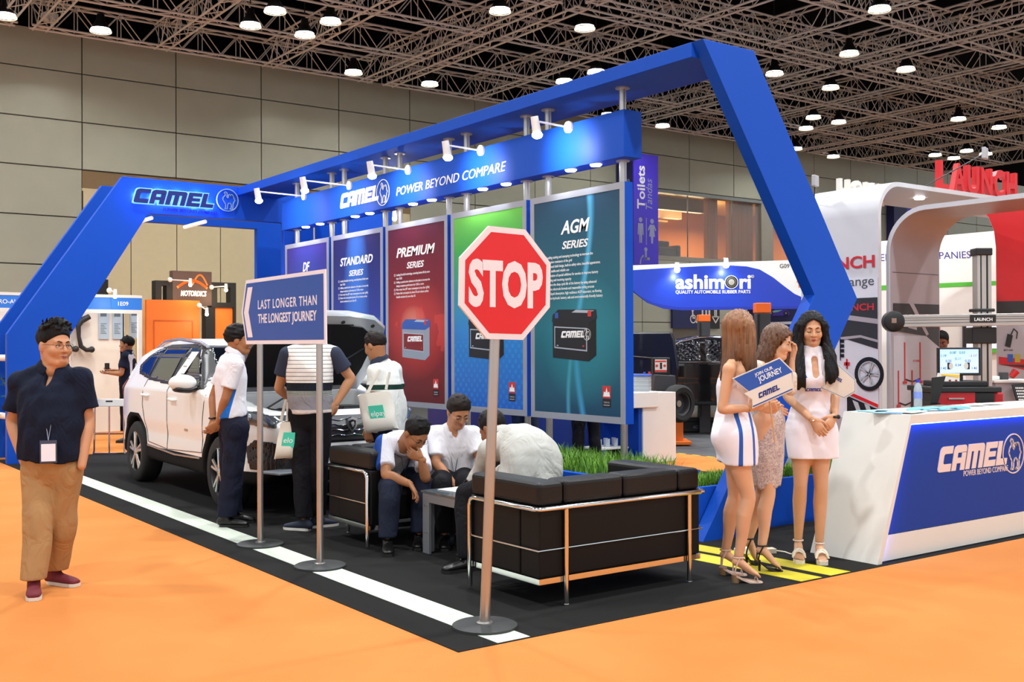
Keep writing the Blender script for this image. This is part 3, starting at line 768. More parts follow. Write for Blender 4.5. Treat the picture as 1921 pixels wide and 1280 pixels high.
def hand(g, w, d, palm, curl=.5, thumb=1, s=1., spread=.0, res=.0045, fing=None, mi=0):
    """five-fingered hand: wrist w, finger direction d, palm facing, thumb=+1/-1 picks the thumb side"""
    d = nv(d); palm = nv(A3(palm)-d*(A3(palm)@d)); t = np.cross(d, palm)*thumb; w = A3(w)
    P = [ET([(w-d*.02*s, .026*s, .02*s), (w+d*.02*s, .03*s, .019*s), (w+d*.06*s, .04*s, .0165*s), (w+d*.088*s, .041*s, .013*s)], palm, k=.012)]
    L = [.066, .074, .069, .053]
    for i in range(4):
        c = curl if fing is None else fing[i]
        b = w+d*(.088-.004*abs(i-1.3))*s+t*(.031-.0205*i)*s; dd = nv(d+t*spread*(1.5-i)); pts = [(b-dd*.012*s, .0098*s, .0098*s)]; q = b; a = c*.5
        for j, fr in enumerate((.46, .31, .23)):
            v = dd*math.cos(a)+palm*math.sin(a); q = q+v*L[i]*fr*s; r = (.0088-.0008*j)*s; pts.append((q, r, r)); a += c*.95
        P.append(ET(pts, t, smooth=2, k=.005))
    b = w+d*.022*s+t*.03*s; v = nv(d*.72+t*.62+palm*.45)
    q1 = b+v*.035*s; v2 = nv(d*.85+t*.2+palm*(.35+.3*curl)); q2 = q1+v2*.032*s; v3 = nv(d*.8-t*.1*curl+palm*(.4+.5*curl)); q3 = q2+v3*.026*s
    P.append(ET([(b-v*.012*s, .017*s, .015*s), (q1, .0125*s, .0125*s), (q2, .0105*s, .0105*s), (q3, .0085*s, .0085*s)], palm, k=.01))
    blob(g, P, res*s, .008, mi=mi)

def build_head(g, c, f, u, s=1., fem=False, chub=0., eyes='open', res=.0055, lip=3, neckto=None, nr=.056):
    """head with face on accumulator g; materials 0 skin 1 eye white 2 iris 3 lips 4 brow"""
    c = A3(c); f = nv(f); sd = nv(np.cross(f, u)); u = np.cross(sd, f); sd = -sd      # sd = the person's left
    ax = np.stack([sd, f, u])
    def T(x, y, z): return c+(sd*x+f*y+u*z)*s
    def el(x, y, z, r, **k): return ELL(T(x, y, z), A3(r)*s, ax, **k)
    w = .0745 if fem else .078
    P = [el(0, -.014, .036, (w, .094, .088), k=.03), el(0, .018, -.03, (.060+.01*chub, .068, .078), k=.03),
         ET([(T(.042, -.005, -.05), .02*s, .02*s), (T(.03+.012*chub, .04, -.09), .02*s, .02*s), (T(0, .068, -.1), .017*s, .017*s), (T(-.03-.012*chub, .04, -.09), .02*s, .02*s), (T(-.042, -.005, -.05), .02*s, .02*s)], u, k=.03),
         el(.036, .058, -.028, (.026+.006*chub, .026, .026), k=.025), el(-.036, .058, -.028, (.026+.006*chub, .026, .026), k=.025),
         ET([(T(-.04, .068, .024), .009*s, .009*s), (T(0, .078, .022), .009*s, .009*s), (T(.04, .068, .024), .009*s, .009*s)], u, k=.02),
         ET([(T(0, .08, .014), .0075*s, .0075*s), (T(0, .096, -.012), .009*s, .009*s), (T(0, .102, -.028), .0115*s, .0105*s)], u, k=.012),
         el(.011, .089, -.031, (.0085, .0085, .0075), k=.008), el(-.011, .089, -.031, (.0085, .0085, .0075), k=.008),
         el(.031, .088, .003, (.017, .013, .010), k=.014, op='s'), el(-.031, .088, .003, (.017, .013, .010), k=.014, op='s'),
         el(.031, .071, .001, (.0155, .012, .0125), k=.006), el(-.031, .071, .001, (.0155, .012, .0125), k=.006),
         el(0, .082, -.062, (.023, .012, .011), k=.012), el(0, .078, -.086, (.02, .014, .012), k=.015),
         el(w*1.0, -.012, -.006, (.011, .021, .031), k=.008), el(-w*1.0, -.012, -.006, (.011, .021, .031), k=.008)]
    if neckto is not None:
        n = A3(neckto); P.append(ET([(T(0, -.028, -.03), nr*s, nr*s), (lerp(T(0, -.02, -.07), n, .5), nr*s, nr*s), (n, nr*1.15*s, nr*1.1*s)], f, k=.03))
    blob(g, P, res*s, .015)
    if res > .009: return T, ax
    for e in (1, -1):
        if eyes == 'open':
            g.sph(T(.031*e, .0785, .001), .0085*s, 8, 1); g.sph(T(.031*e, .0836, .001), .0046*s, 8, 2)
            g.tube([T(.0195*e, .0815, .0015), T(.03*e, .0885, .0085), T(.045*e, .078, .003)], .0018*s, 5, 4)
        else: g.tube([T(.018*e, .083, -.001), T(.03*e, .088, -.0055), T(.045*e, .078, -.002)], .0022*s, 5, 4)
        g.tube([T(.012*e, .0875, .021), T(.03*e, .0855, .027), T(.049*e, .068, .021)], [.0028*s, .0034*s, .0018*s], 6, 4)
    g.tube([T(-.022, .084, -.0605), T(-.01, .0935, -.0575), T(0, .0955, -.059), T(.01, .0935, -.0575), T(.022, .084, -.0605)], [.001*s, .0042*s, .0036*s, .0042*s, .001*s], 6, lip)
    g.tube([T(-.02, .084, -.0635), T(0, .0955, -.0675), T(.02, .084, -.0635)], [.001*s, .0052*s, .001*s], 6, lip)
    g.tube([T(-.021, .086, -.0622), T(0, .0978, -.0632), T(.021, .086, -.0622)], .001*s, 5, 2)
    return T, ax
def short_hair(g, T, ax, s=1., thick=.012, fringe=.075, nape=-.05, spike=.004, res=.007, seed=1, top=0., thin=False, tufts=60, tl=.02):
    c = T(0, 0, 0); o = c
    P = [ELL(T(0, -.016, .038+top), A3((.079+thick, .097+thick, .088+thick))*s, ax)]
    r = np.random.RandomState(seed); W_ = r.randn(4, 3)*70
    for i in range(tufts):            # short locks combed forward over the crown
        a = r.uniform(-1.9, 1.9); e = r.uniform(.35, 1.5); d = np.array((math.sin(a)*math.cos(e), math.cos(a)*math.cos(e)*.9-.1, math.sin(e)))
        p0 = d*A3((.079, .097, .088))*(1+thick*4)+A3((0, -.016, .038+top)); q = p0+(d*.35+A3((r.uniform(-.5, .5), .8, r.uniform(.0, .5))))*tl*r.uniform(.6, 1.3)
        if p0[2] < fringe+.01: continue
        P.append(ET([(T(*p0), .012*s, .010*s), (T(*lerp(p0, q, .6)), .009*s, .007*s), (T(*q), .0025*s, .0025*s)], (0, 0, 1), smooth=1, k=.006))
    def disp(X):
        q = (X-o)@ax.T/s
        lim = np.interp(q[..., 1], [-.11, -.06, -.02, .02, .035, .06, .085, .11], [nape, nape, -.035, -.012, .028, .05, fringe, fringe+.01])
        h = np.clip((q[..., 2]-lim)/.06, 0, 1)
        return spike*h*sum(np.sin(X@W_[i]+i) for i in range(4))/2+thick*.85*(1-h)
    def cut(X):
        q = (X-o)@ax.T/s
        lim = np.interp(q[..., 1], [-.11, -.06, -.02, .02, .035, .06, .085, .11], [nape, nape, -.035, -.012, .028, .05, fringe, fringe+.01])
        d = (lim-q[..., 2])*.8
        return d
    blob(g, P, res*s, .01, cut=cut, disp=disp)
    return g
def skull_hair(T, ax, s=1., thick=.014):
    return ELL(T(0, -.016, .038), A3((.079+thick, .097+thick, .088+thick))*s, ax, k=.02)
def glasses(body, T, s, m, r=.0205):
    g = G()
    for e in (1, -1):
        g.tube([T(.033*e+r*1.15*math.cos(t), .1-.35*abs(.033*e+r*1.15*math.cos(t))*.4, .0+r*.8*math.sin(t)) for t in [2*PI*i/16 for i in range(16)]], .0011, 5, closed=True)
        g.tube([T(.056*e, .09, .006), T(.083*e, .03, .008), T(.084*e, -.012, .004)], .0012, 5)
    g.tube([T(-.01, .098, .004), T(0, .101, .006), T(.01, .098, .004)], .0012, 5)
    return g.build('glasses', m, body)

def shoe(body, an, toe, m_up, m_sole, z0, s=1., strap=None, name='shoe'):
    """low shoe around the ankle joint an pointing at toe"""
    an = A3(an); f = A3(toe)-an; f[2] = 0; L = .255*s; f = nv(f); h = A3((an[0], an[1], z0))-f*.055*s
    sd = np.cross(UPV, f); g = G()
    P = [ET([(h+f*.005+UPV*.045, .033*s, .035*s), (h+f*.06*s+UPV*.048, .037*s, .036*s), (h+f*.14*s+UPV*.04, .043*s, .03*s), (h+f*.2*s+UPV*.034, .046*s, .024*s), (h+f*.235*s+UPV*.03, .036*s, .018*s)], UPV, k=.02),
         ET([(h+f*.045*s+UPV*.05, .034*s, .045*s), (h+f*.05*s+UPV*.095, .04*s, .048*s)], f, flat=True, k=.02)]
    blob(g, P, .008, .02, cut=lambda X: z0+.016-X[..., 2])
    o = g.build(name, m_up, body, smooth=70)
    g = G(); out = []
    for t, wd in ((0, .02), (.02, .034), (.1, .037), (.17, .047), (.22, .044), (.25, .026)):
        out.append((t*s, wd*s))
    pts = [h+f*t+sd*w for t, w in out]+[h+f*t-sd*w for t, w in out[::-1]]
    g.loft([[Vector((p[0], p[1], z)) for p in pts] for z in (z0+.001, z0+.022)])
    g.build('sole', m_sole, o)
    return o

def person(name_label, J, bf, hf, hu=None, h=1.72, fem=False, skin_col='#c08a66', chub=0., fat=1., top=None, bottom=None, shoes=None, hair=None,
           eyes='open', z0=.004, res=.011, hres=.0055, hands=True, hs=1.06, brow=None, lip=None, barelegs=False, headres=None, group=None):
    """J = world joints: head neck shL shR elL elR wrL wrR hipL hipR knL knR anL anR toeL toeR [spine].  Returns the body object and a head transform"""
    J = {k: A3(v) for k, v in J.items()}; bf = nv(bf); s = h/1.72
    hipC = (J['hipL']+J['hipR'])/2; shC = (J['shL']+J['shR'])/2
    hf = nv(hf); hu = UPV if hu is None else nv(hu)
    up0 = nv(shC-hipC)
    def sp(t):
        if 'spine' in J:
            m = J['spine']; c = 2*m-.5*(hipC+shC); return (1-t)**2*hipC+2*t*(1-t)*c+t*t*shC
        return lerp(hipC, shC, t)
    hw = np.linalg.norm(J['shL']-J['shR'])/2
    if fem: TS = [(-.10, .135, .10), (.0, .165, .115), (.14, .155, .105), (.42, .112*fat, .085), (.72, .128, .095), (.9, .125, .08), (1.02, .09, .062)]
    else: TS = [(-.13, .13, .105), (.02, .162, .115*fat), (.2, .16*fat, .118*fat), (.42, .155*fat, .115*fat), (.72, .165, .12), (.92, .155, .095), (1.03, .1, .07)]
    def torso(off, t0=-9, t1=9, wmul=1.):
        st = []
        for t, a, b in TS:
            if t < t0-.001 or t > t1+.001: continue
            k = hw/(.185 if not fem else .155) if t > .6 else 1
            st.append((sp(t), (a*k*s+off)*wmul, b*s+off))
        return st
    def yoke(off, kn=.62):
        n0 = lerp(shC, J['neck'], kn)
        return [ET([(J['sh'+e], .050*s+off, .048*s+off), (lerp(J['sh'+e], n0, .5)+up0*.004*s, .050*s+off, .05*s+off), (n0, .05*s+off, .052*s+off)], bf, smooth=2, k=.03) for e in 'LR']
    cl = -.012 if top else 0
    B = [ET(torso(cl), bf, smooth=2, k=.03), ET([(shC-up0*.01, .10*s+cl, .062*s+cl), (lerp(shC, J['neck'], .6), .07*s, .058*s), (J['neck'], .058*s, .055*s)], bf, k=.03)]+(yoke(-.008) if not fem else yoke(-.016, .8))
    AR = [(0, .056, .052), (.35, .05, .048), (.8, .042, .042)] if not fem else [(0, .043, .04), (.35, .038, .037), (.8, .033, .033)]
    FA = [(0, .041), (.25, .043), (.65, .034), (1, .0265)] if not fem else [(0, .032), (.25, .034), (.65, .027), (1, .021)]
    asc = s*(1+.15*(fat-1))
    for e in 'LR':
        a, b, c = J['sh'+e], J['el'+e], J['wr'+e]
        st = [(lerp(a, b, t), x*asc, y*asc) for t, x, y in AR]+[(lerp(b, c, t), r*asc, r*asc*.95) for t, r in FA]
        B.append(ET(st, bf, smooth=2, k=.025))
    TH = [(0, .092, .095), (.3, .086, .088), (.75, .062, .064)]; SH = [(0, .053, .055), (.28, .056, .06), (.65, .042, .044), (.95, .034, .037)]
    if fem: TH = [(0, .088, .09), (.3, .08, .082), (.75, .056, .058)]; SH = [(0, .047, .049), (.28, .049, .053), (.65, .037, .039), (.95, .029, .032)]
    sh_ = .0 if (barelegs or not bottom) else -.012
    for e in 'LR':
        a, b, c = J['hip'+e], J['kn'+e], J['an'+e]
        back = nv(np.cross(np.cross(a-b, bf), c-b)) if False else -bf
        st = [(lerp(a, b, t), x*s+sh_, y*s+sh_) for t, x, y in TH]+[(lerp(b, c, t)+(back*.012 if .1 < t < .5 else 0), x*s+sh_, y*s+sh_) for t, x, y in SH]
        B.append(ET(st, bf, smooth=2, k=.02))
        if barelegs:
            f = J['toe'+e]-c; fl = nv(f*A3((1, 1, 0)))
            B.append(ET([(c-fl*.018-UPV*.028, .027*s, .024*s), (c+fl*.01-UPV*.03, .03*s, .03*s), (lerp(c, J['toe'+e], .55)-UPV*.012, .034*s, .021*s), (J['toe'+e]-nv(f)*.05, .038*s, .014*s)], UPV, k=.02))
            tb_ = J['toe'+e]-nv(f)*.05; sdv = np.cross(UPV, fl)
            for q in range(5):
                o = tb_+sdv*(.026-.013*q)*(1 if e == 'R' else -1)*s; ln = (.042-.004*q)*s
                B.append(ET([(o, .0095*s, .0085*s), (o+nv(f)*ln, .0085*s, .0075*s)], UPV, k=.004))
    if fem:
        for e in (1, -1): B.append(ELL(sp(.72)+bf*.07*s+nv(J['shL']-J['shR'])*e*.062*s, (.052*s, .052*s, .052*s), k=.04))
    g = G()
    blob(g, B, res, .02)
    if hands:
        for e in 'LR':
            hd = J.get('hd'+e)
            if hd is None: continue
            # hd = finger direction, hp = palm facing, curl stored in hc
            hand(g, J['wr'+e], hd, J['hp'+e], curl=float(J['hc'+e][0]) if 'hc'+e in J else .5, thumb=1 if e == 'R' else -1, s=s*(.9 if fem else 1), res=.0045 if res < .012 else .007)
    T, ax = build_head(g, J['head'], hf, hu, s*(.94 if fem else 1.)*hs, fem, chub, eyes, headres or hres, 3, neckto=J['neck'], nr=.044 if fem else .058*(1+.1*chub))
    sk = skin(skin_col)
    body = g.build('person', [sk, m_eye, m_iris, lip or m_lip, brow or m_hairb], label=name_label, cat='person', smooth=179, group=group,
                   org=((J['anL'][0]+J['anR'][0])/2, (J['anL'][1]+J['anR'][1])/2, z0))
    info = dict(T=T, ax=ax, s=s*(.94 if fem else 1.), hs=s*(.94 if fem else 1.)*hs, yoke=yoke, sp=sp, bf=bf, J=J, body=body, hw=hw, up=up0, torso=torso, shC=shC, hipC=hipC)
    return info
def shirt(p, m, hem=-.08, sleeve=.62, off=.014, fatm=1., res=.011, name='shirt', amp=.004, seed=1, collar=True, loose=.008, msleeve=None, top=1.03, long=False, collar_m=None, vneck=0):
    J, bf, s = p['J'], p['bf'], p['s']
    st = [(c, (a+loose)*fatm, b+loose) for c, a, b in p['torso'](off, -.2, top)]
    c0 = p['sp'](hem); st = [q for q in st if (q[0]-c0)@p['up'] > .03]; st = [(c0, st[0][1]*.98, st[0][2]*.98)]+st
    P = [ET(st, bf, flat='start', smooth=2, k=.03)]+p['yoke'](off)+[ET([(p['shC']-p['up']*.01, .10*s+off, .062*s+off), (lerp(p['shC'], J['neck'], .5), .074*s+off, .06*s+off)], bf, k=.03)]
    if vneck:
        u_ = nv(J['neck']-p['shC'])
        SLV = [ET([(J['neck']+bf*.075+u_*.03, .036, .05), (J['neck']+bf*.10-u_*.03, .026, .045), (J['neck']+bf*.125-u_*(.03+vneck), .006, .035)], bf, smooth=1, k=.012, op='s')]
    else: SLV = []
    SL = []
    for e in 'LR':
        a, b, c = J['sh'+e], J['el'+e], J['wr'+e]
        if long: q = [(a, .06*s+off, .058*s+off), (lerp(a, b, .5), .055*s+off, .053*s+off), (b, .045*s+off, .045*s+off), (lerp(b, c, .5), .042*s+off, .042*s+off), (lerp(b, c, .92), .034*s+off, .034*s+off)]
        else: q = [(a, .056*s+off, .054*s+off), (lerp(a, b, sleeve*.5), .056*s+off, .054*s+off), (lerp(a, b, sleeve), .058*s+off, .056*s+off)]
        SL.append(ET(q, bf, flat='end', smooth=1, k=.045))
    if msleeve is None:
        g = G(); blob(g, P+SL+SLV, res, .03, disp=folds(amp, seed)); o = g.build(name, m, p['body'], smooth=179)
    else:
        g = G(); blob(g, P, res, .03, disp=folds(amp, seed)); o = g.build(name, m, p['body'], smooth=179)
        for k_, q in enumerate(SL):
            g = G(); blob(g, [q], res, .02, disp=folds(amp*.8, seed+3)); g.build('sleeve', msleeve, o, smooth=179)
    if collar:
        u = nv(J['neck']-p['shC']) if np.linalg.norm(J['neck']-p['shC']) > .02 else UPV
        sd = nv(np.cross(bf, u)); ff = np.cross(u, sd); nk = J['neck']; g = G(); R_ = []
        for q, (rr, dz) in enumerate(((.066, .05), (.071, .06), (.092, .018), (.089, .008))):
            ring = []
            for i in range(25):
                t = math.radians(-160+320*i/24)      # opens at the front
                cc, ss = math.cos(t), math.sin(t); front = max(0, -cc)
                ring.append(nk+sd*(ss*rr*1.02*s*1.1)-ff*(cc*rr*s*1.02)+u*((dz-.045*front-.005)*s)+ff*(.012*front))
            R_.append(ring)
        n = 25; vs = [v for r in R_ for v in r]; fs = []
        for i in range(3):
            for j in range(n-1): fs.append((i*n+j, i*n+j+1, (i+1)*n+j+1, (i+1)*n+j))
        fs += [(3*n+j, 3*n+j+1, j+1, j) for j in range(n-1)]
        fs += [(0, n, 2*n, 3*n), (n-1, 4*n-1, 3*n-1, 2*n-1)]
        g.add(vs, fs); g.build('collar', collar_m or m, o, smooth=60)
    return o
def trousers(p, m, waist=.24, hemt=.93, off=.014, res=.011, name='trousers', seed=5, amp=.005, kn=.07, hm=.066, belt=None):
    J, bf, s = p['J'], p['bf'], p['s']
    st = p['torso'](off, -.2, waist+.02); c1 = p['sp'](waist); st = [q for q in st if (q[0]-c1)@p['up'] < -.02]+[(c1, st[-1][1], st[-1][2])]
    P = [ET(st, bf, flat='end', smooth=2, k=.03)]
    for e in 'LR':
        a, b, c = J['hip'+e], J['kn'+e], J['an'+e]
        q = [(lerp(a, b, .02), .094*s+off, .098*s+off), (lerp(a, b, .4), .085*s+off, .087*s+off), (b, kn*s+off*.6, kn*s+off*.6), (lerp(b, c, .5), (hm+.002)*s+off*.4, (hm+.002)*s+off*.4), (lerp(b, c, hemt), hm*s, hm*s)]
        P.append(ET(q, bf, flat=False, smooth=2, k=.015))
    zc = [lerp(J['kn'+e], J['an'+e], hemt) for e in 'LR']; zlow = min(z[2] for z in zc)
    g = G(); blob(g, P, res, .02, cut=lambda X: zlow-X[..., 2], disp=folds(amp, seed, 22))
    o = g.build(name, m, p['body'], smooth=179)
    if belt:
        g = G(); a, b = st[-1][1]+.006, st[-1][2]+.006; sd = nv(np.cross(bf, p['up'])); c = c1-p['up']*.02
        R_ = [[c+sd*a*math.cos(t)+bf*b*math.sin(t)+p['up']*z for t in [2*PI*i/28 for i in range(28)]] for z in (-.016, .016)]
        g.loft(R_); g.build('belt', belt, o, smooth=40)
    return o
def lanyard(p, m, mb, drop=.33, bw=.09, bh=.11, lateral=0., fwd=None, mcard=None):
    J, bf, up, s = p['J'], p['bf'], p['up'], p['s']; sd = nv(np.cross(up, bf))
    e = p['shC']-up*drop+bf*(.155 if fwd is None else fwd)+sd*lateral
    g = G()
    for k in (1, -1):
        a = J['neck']+sd*.065*k*s-bf*.01+up*.0; b = lerp(a, e, .35)+bf*.055
        g.tube([J['neck']-bf*.06*s+up*.005, a, b, lerp(b, e, .6)+bf*.012, e], .0075, 6, flat=.25)
    o = g.build('lanyard', m, p['body'], smooth=40)
    if mcard is not None:
        fr = (Vector(e-up*bh-sd*0), Vector(-sd if (sd@(-RH)) > 0 else sd), Vector(up), Vector(bf))
        u_ = Vector(np.cross(up, bf)); fr = (Vector(e-up*bh), u_, Vector(up), Vector(bf))
        g = G(); g.rect(fr, -bw/2, -.01, bw/2, bh, -.004, .002); ob = g.build('badge_holder', mb, o)
        g = G(); g.rect(fr, -bw/2+.008, .0, bw/2-.008, bh-.022, .0022, .004); g.build('badge_card', mcard, ob)
    return o

# ================================================================ signs on poles
m_base = M('black_rubber_base', '#2c2e2e', .6)
m_signw = M('sign_white', '#e9e2e8', .5); m_signr = M('sign_red', '#d8141c', .42); m_signb = M('sign_blue', '#1f4fa6', .45)
def base_disc(g, x, y, r=.18):
    return g.lathe((x, y, .004), [(0, 0), (r, 0), (r, .014), (r-.012, .02), (0, .022)], 36, cap=False)
st = thing('stop_sign', (3.35, 4.87, .004), 'red octagonal STOP sign on a steel pole with a round black foot', 'sign')
g = G(); base_disc(g, 3.35, 4.876); g.build('foot', m_base, st, smooth=40)
g = G(); g.cyl((3.35, 4.876, .024), (3.397, 4.834, 1.62), .0285, n=18); g.build('pole', m_steel, st, smooth=40)
g = G(); g.lathe((3.35, 4.876, .024), [(.046, 0), (.046, .008), (.03, .014)], 18); g.build('flange', m_steel, st, smooth=40)
OC = [(3.335,2.2),(3.580,2.195),(3.757,2.015),(3.750,1.765),(3.560,1.58),(3.318,1.585),(3.140,1.764),(3.146,2.02)]
fs = FR((3.447, 4.80, 1.89)); oc = [(x-3.447, z-1.89) for x, z in OC]
g = G(); g.poly(fs, oc, -.012, .004); g.build('plate', m_signw, st, label='white octagonal plate')
g = G(); g.poly(fs, [(a*.895, b*.895) for a, b in oc], .0042, .006); g.build('face', m_signr, st, label='red octagon')
g = G(); g.text(tilt(fs, math.radians(-.5)), 'STOP', 0, -.118, .333, .0065, .002, 0, bold=.042, align='CENTER', width=.50); g.build('lettering', m_signw, st, label='white word STOP')

ar = thing('direction_sign', (3.345, 7.43, .004), 'blue sign LAST LONGER THAN THE LONGEST JOURNEY on two steel poles', 'sign')
for y in (7.955, 6.905):
    g = G(); base_disc(g, 3.345, y); g.build('foot', m_base, ar, smooth=40)
    g = G(); g.cyl((3.345, y, .024), (3.345, y, 1.9), .023, n=16); g.build('pole', m_steel, ar, smooth=40)
    g = G(); g.lathe((3.345, y, .024), [(.04, 0), (.04, .008), (.025, .014)], 18); g.build('flange', m_steel, ar, smooth=40)
fa = FR((3.318, 8.25, 1.57), YF)
def yz(l): return [(8.25-y, z-1.57) for y, z in l]
g = G(); g.poly(fa, yz([(8.154,2.08),(6.745,2.084),(6.735,1.568),(8.15,1.572),(8.243,1.826)]), -.004, .006); g.build('board', m_signw, ar, label='white board edge')
g = G(); g.poly(fa, yz([(8.138,2.052),(6.772,2.055),(6.765,1.598),(8.136,1.602),(8.212,1.826)]), .0062, .008); g.build('face', m_signb, ar, label='blue face')
g = G(); g.poly(fa, yz([(8.108,2.02),(8.012,2.02),(8.094,1.824),(8.012,1.626),(8.108,1.626),(8.188,1.824)]), .0082, .0095)
g.build('chevron', m_signw, ar, label='white chevron')
g = G(); g.text(fa, 'LAST LONGER THAN', .343, .273, .098, .0085, .0015, 0, bold=.012, width=1.035, sp=1.15); g.build('lettering', m_signw, ar, label='white words LAST LONGER THAN')
g = G(); g.text(fa, 'THE LONGEST JOURNEY', .345, .165, .098, .0085, .0015, 0, bold=.02, width=1.03); g.build('lettering', m_signw, ar, label='white words THE LONGEST JOURNEY')

# ================================================================ black leather sofas
m_leather = M('black_leather', '#0b0a0a', .46, spec=.35, var=.15, bump=.12, bs=120)
m_leather2 = M('black_leather_panel', '#080707', .55, spec=.25, var=.1)
m_chrome = M('chrome', '#d9d9d9', .12, 1, var=0)
def sofa(x0, y0, w, d, flip, label):
    """LC2-like loveseat: back along y0, arms running towards +Y (or -Y when flip)"""
    s = -1 if flip else 1
    def P(a, b, z): return (x0+a, y0+s*b, z)
    root = thing('loveseat', (x0+w/2, y0+s*d/2, .004), label, 'sofa')
    def bx(nm, a, b, m, bev, lab=None):
        g = G(); g.bb(P(*a), P(*b)); return g.build(nm, m, root, bevel=bev, seg=3)
    t = .19
    bx('back_panel', (.005, .0, .18), (w-.005, t, .60), m_leather2, .012)
    bx('arm_panel', (.0, t+.004, .18), (t, d, .60), m_leather2, .012); bx('arm_panel', (w-t, t+.004, .18), (w, d, .60), m_leather2, .012)
    bx('arm_cushion', (.0, .0, .60), (t, d, .742), m_leather, .028); bx('arm_cushion', (w-t, .0, .60), (w, d, .742), m_leather, .028)
    c = w/2
    bx('back_cushion', (t+.004, .0, .60), (c-.003, t, .745), m_leather, .028); bx('back_cushion', (c+.003, .0, .60), (w-t-.004, t, .745), m_leather, .028)
    bx('seat_cushion', (t+.004, t+.004, .20), (c-.003, d, .43), m_leather, .035); bx('seat_cushion', (c+.003, t+.004, .20), (w-t-.004, d, .43), m_leather, .035)
    o = .018
    g = G(); g.tube([P(-o, d-.02, .02), P(-o, d-.02, .54), P(-o, d-.035, .575), P(-o, d-.07, .588), P(-o, .03, .588), P(-o+.012, -o+.004, .588), P(.03, -o, .588), P(w-.03, -o, .588), P(w+o-.012, -o+.004, .588), P(w+o, .03, .588), P(w+o, d-.07, .588), P(w+o, d-.035, .575), P(w+o, d-.02, .54), P(w+o, d-.02, .02)], .016, 12)
    g.build('top_rail', m_chrome, root, smooth=50)
    g = G(); g.tube([P(-.008, d-.02, .345), P(-.008, -.008, .345), P(w+.008, -.008, .345), P(w+.008, d-.02, .345)], .006, 8); g.build('middle_wire', m_chrome, root, smooth=40)
    g = G(); g.bb(P(0, 0, .145), P(w, .02, .178)); g.bb(P(0, .02, .145), P(.02, d, .178)); g.bb(P(w-.02, .02, .145), P(w, d, .178)); g.bb(P(.02, d-.02, .145), P(w-.02, d, .178)); g.build('base_frame', m_chrome, root)
    for a in (.19, w-.12):
        g = G(); g.cyl(P(a, -o, .004), P(a, -o, .58), .0155, n=12); g.cyl(P(a, -o, .004), P(a, -o, .016), .022, n=12); g.build('leg', m_chrome, root, smooth=40)
    return root
sofa(3.825, 5.005, 1.335, .72, False, 'black leather loveseat with chrome rails seen from behind, beside the stop sign')
sofa(3.95, 8.0, 1.335, .72, True, 'black leather loveseat with chrome rails where two men in white sit')

# ---- low grey table
m_grey = M('grey_metal', '#8d9094', .45, .4)
tb = thing('coffee_table', (4.53, 6.62, .004), 'low grey metal coffee table with papers between the two loveseats', 'table')
for (x, y) in ((4.2, 6.93), (4.2, 6.33), (4.86, 6.93), (4.86, 6.33)):
    sx = 1 if x < 4.5 else -1; sy = -1 if y > 6.6 else 1
    g = G(); g.bb((x, y, .004), (x+sx*.02, y+sy*.09, .45)); g.bb((x+sx*.02, y, .004), (x+sx*.09, y+sy*.02, .45)); g.build('leg', m_grey, tb)
    if x < 4.5:
        for zz in (.16, .36):
            for q in (.03, .065):
                g = G(); g.cyl((x-.004, y+sy*q, zz), (x, y+sy*q, zz), .006, n=8); g.build('bolt', m_steel, tb)
g = G(); g.bb((4.2, 6.33, .385), (4.86, 6.93, .455)); g.build('apron', m_grey, tb, bevel=.003)
g = G(); g.bb((4.19, 6.32, .458), (4.87, 6.94, .47)); g.build('glass_top', M('smoked_glass', '#5a6468', .06, 0, var=0), tb)
m_paper = M('paper', '#f0efeb', .7, var=.02)
for k, (x, y, a) in enumerate(((4.42, 6.74, .15), (4.55, 6.60, -.1))):
    g = G(); g.box((x, y, .474+.003*k), (.21, .3, .004), rz=a); g.build('paper_sheet', m_paper, cat='paper', group='papers on the coffee table',
        label=['white paper sheets at the far end of the coffee table', 'white paper sheets in the middle of the coffee table'][k])
g = G(); g.box((4.36, 6.45, .476), (.15, .18, .008), rz=.2); g.build('booklet', M('booklet_cover', '#4a5568', .5), label='dark booklet on the near corner of the coffee table', cat='booklet')

# ================================================================ reception counter
m_cw = M('counter_white', '#dedfd8', .4, var=.05, vs=1.2)
ct = thing('reception_counter', (8.0, 4.9, .004), 'white reception counter with slanted side and glowing blue logo front', 'counter')
XR = 9.75
fc = FR((0, 4.6, 0))
BL, TL_ = (6.495, .004), (6.905, 1.037)
def lx(z): return 6.495+(6.905-6.495)*z/1.037
g = G(); g.poly(fc, [(lx(.004), .004), (XR, .004), (XR, 1.037), (lx(1.037), 1.037)], -.58, -.06); g.build('body', m_cw, ct)
g = G(); w = .05
g.poly(fc, [(lx(.004), .004), (lx(.004)+w, .004), (lx(.972)+w-.02, .972), (lx(1.037), 1.037)], -.0599, 0); g.poly(fc, [(lx(.972)+w-.02, .972), (XR, .972), (XR, 1.037), (lx(1.037), 1.037)], -.0599, 0)
g.build('front_frame', m_cw, ct)
g = G(); g.poly(fc, [(lx(.195)+.06, .195), (XR, .195), (XR, .96), (lx(.96)+.045, .96)], -.0599, -.035); g.build('front_panel', M('panel_blue', '#063c98', .5, spec=.2, var=.03), ct, label='blue front panel')
g = G(); g.poly(fc, [(lx(.01)+.06, .01), (XR, .01), (XR, .19), (lx(.19)+.06, .19)], -.0599, -.033); g.build('kick_board', m_cw, ct)
m_led = M('counter_led', '#fff', .5, var=0, emit='#4a78ff', es=26)
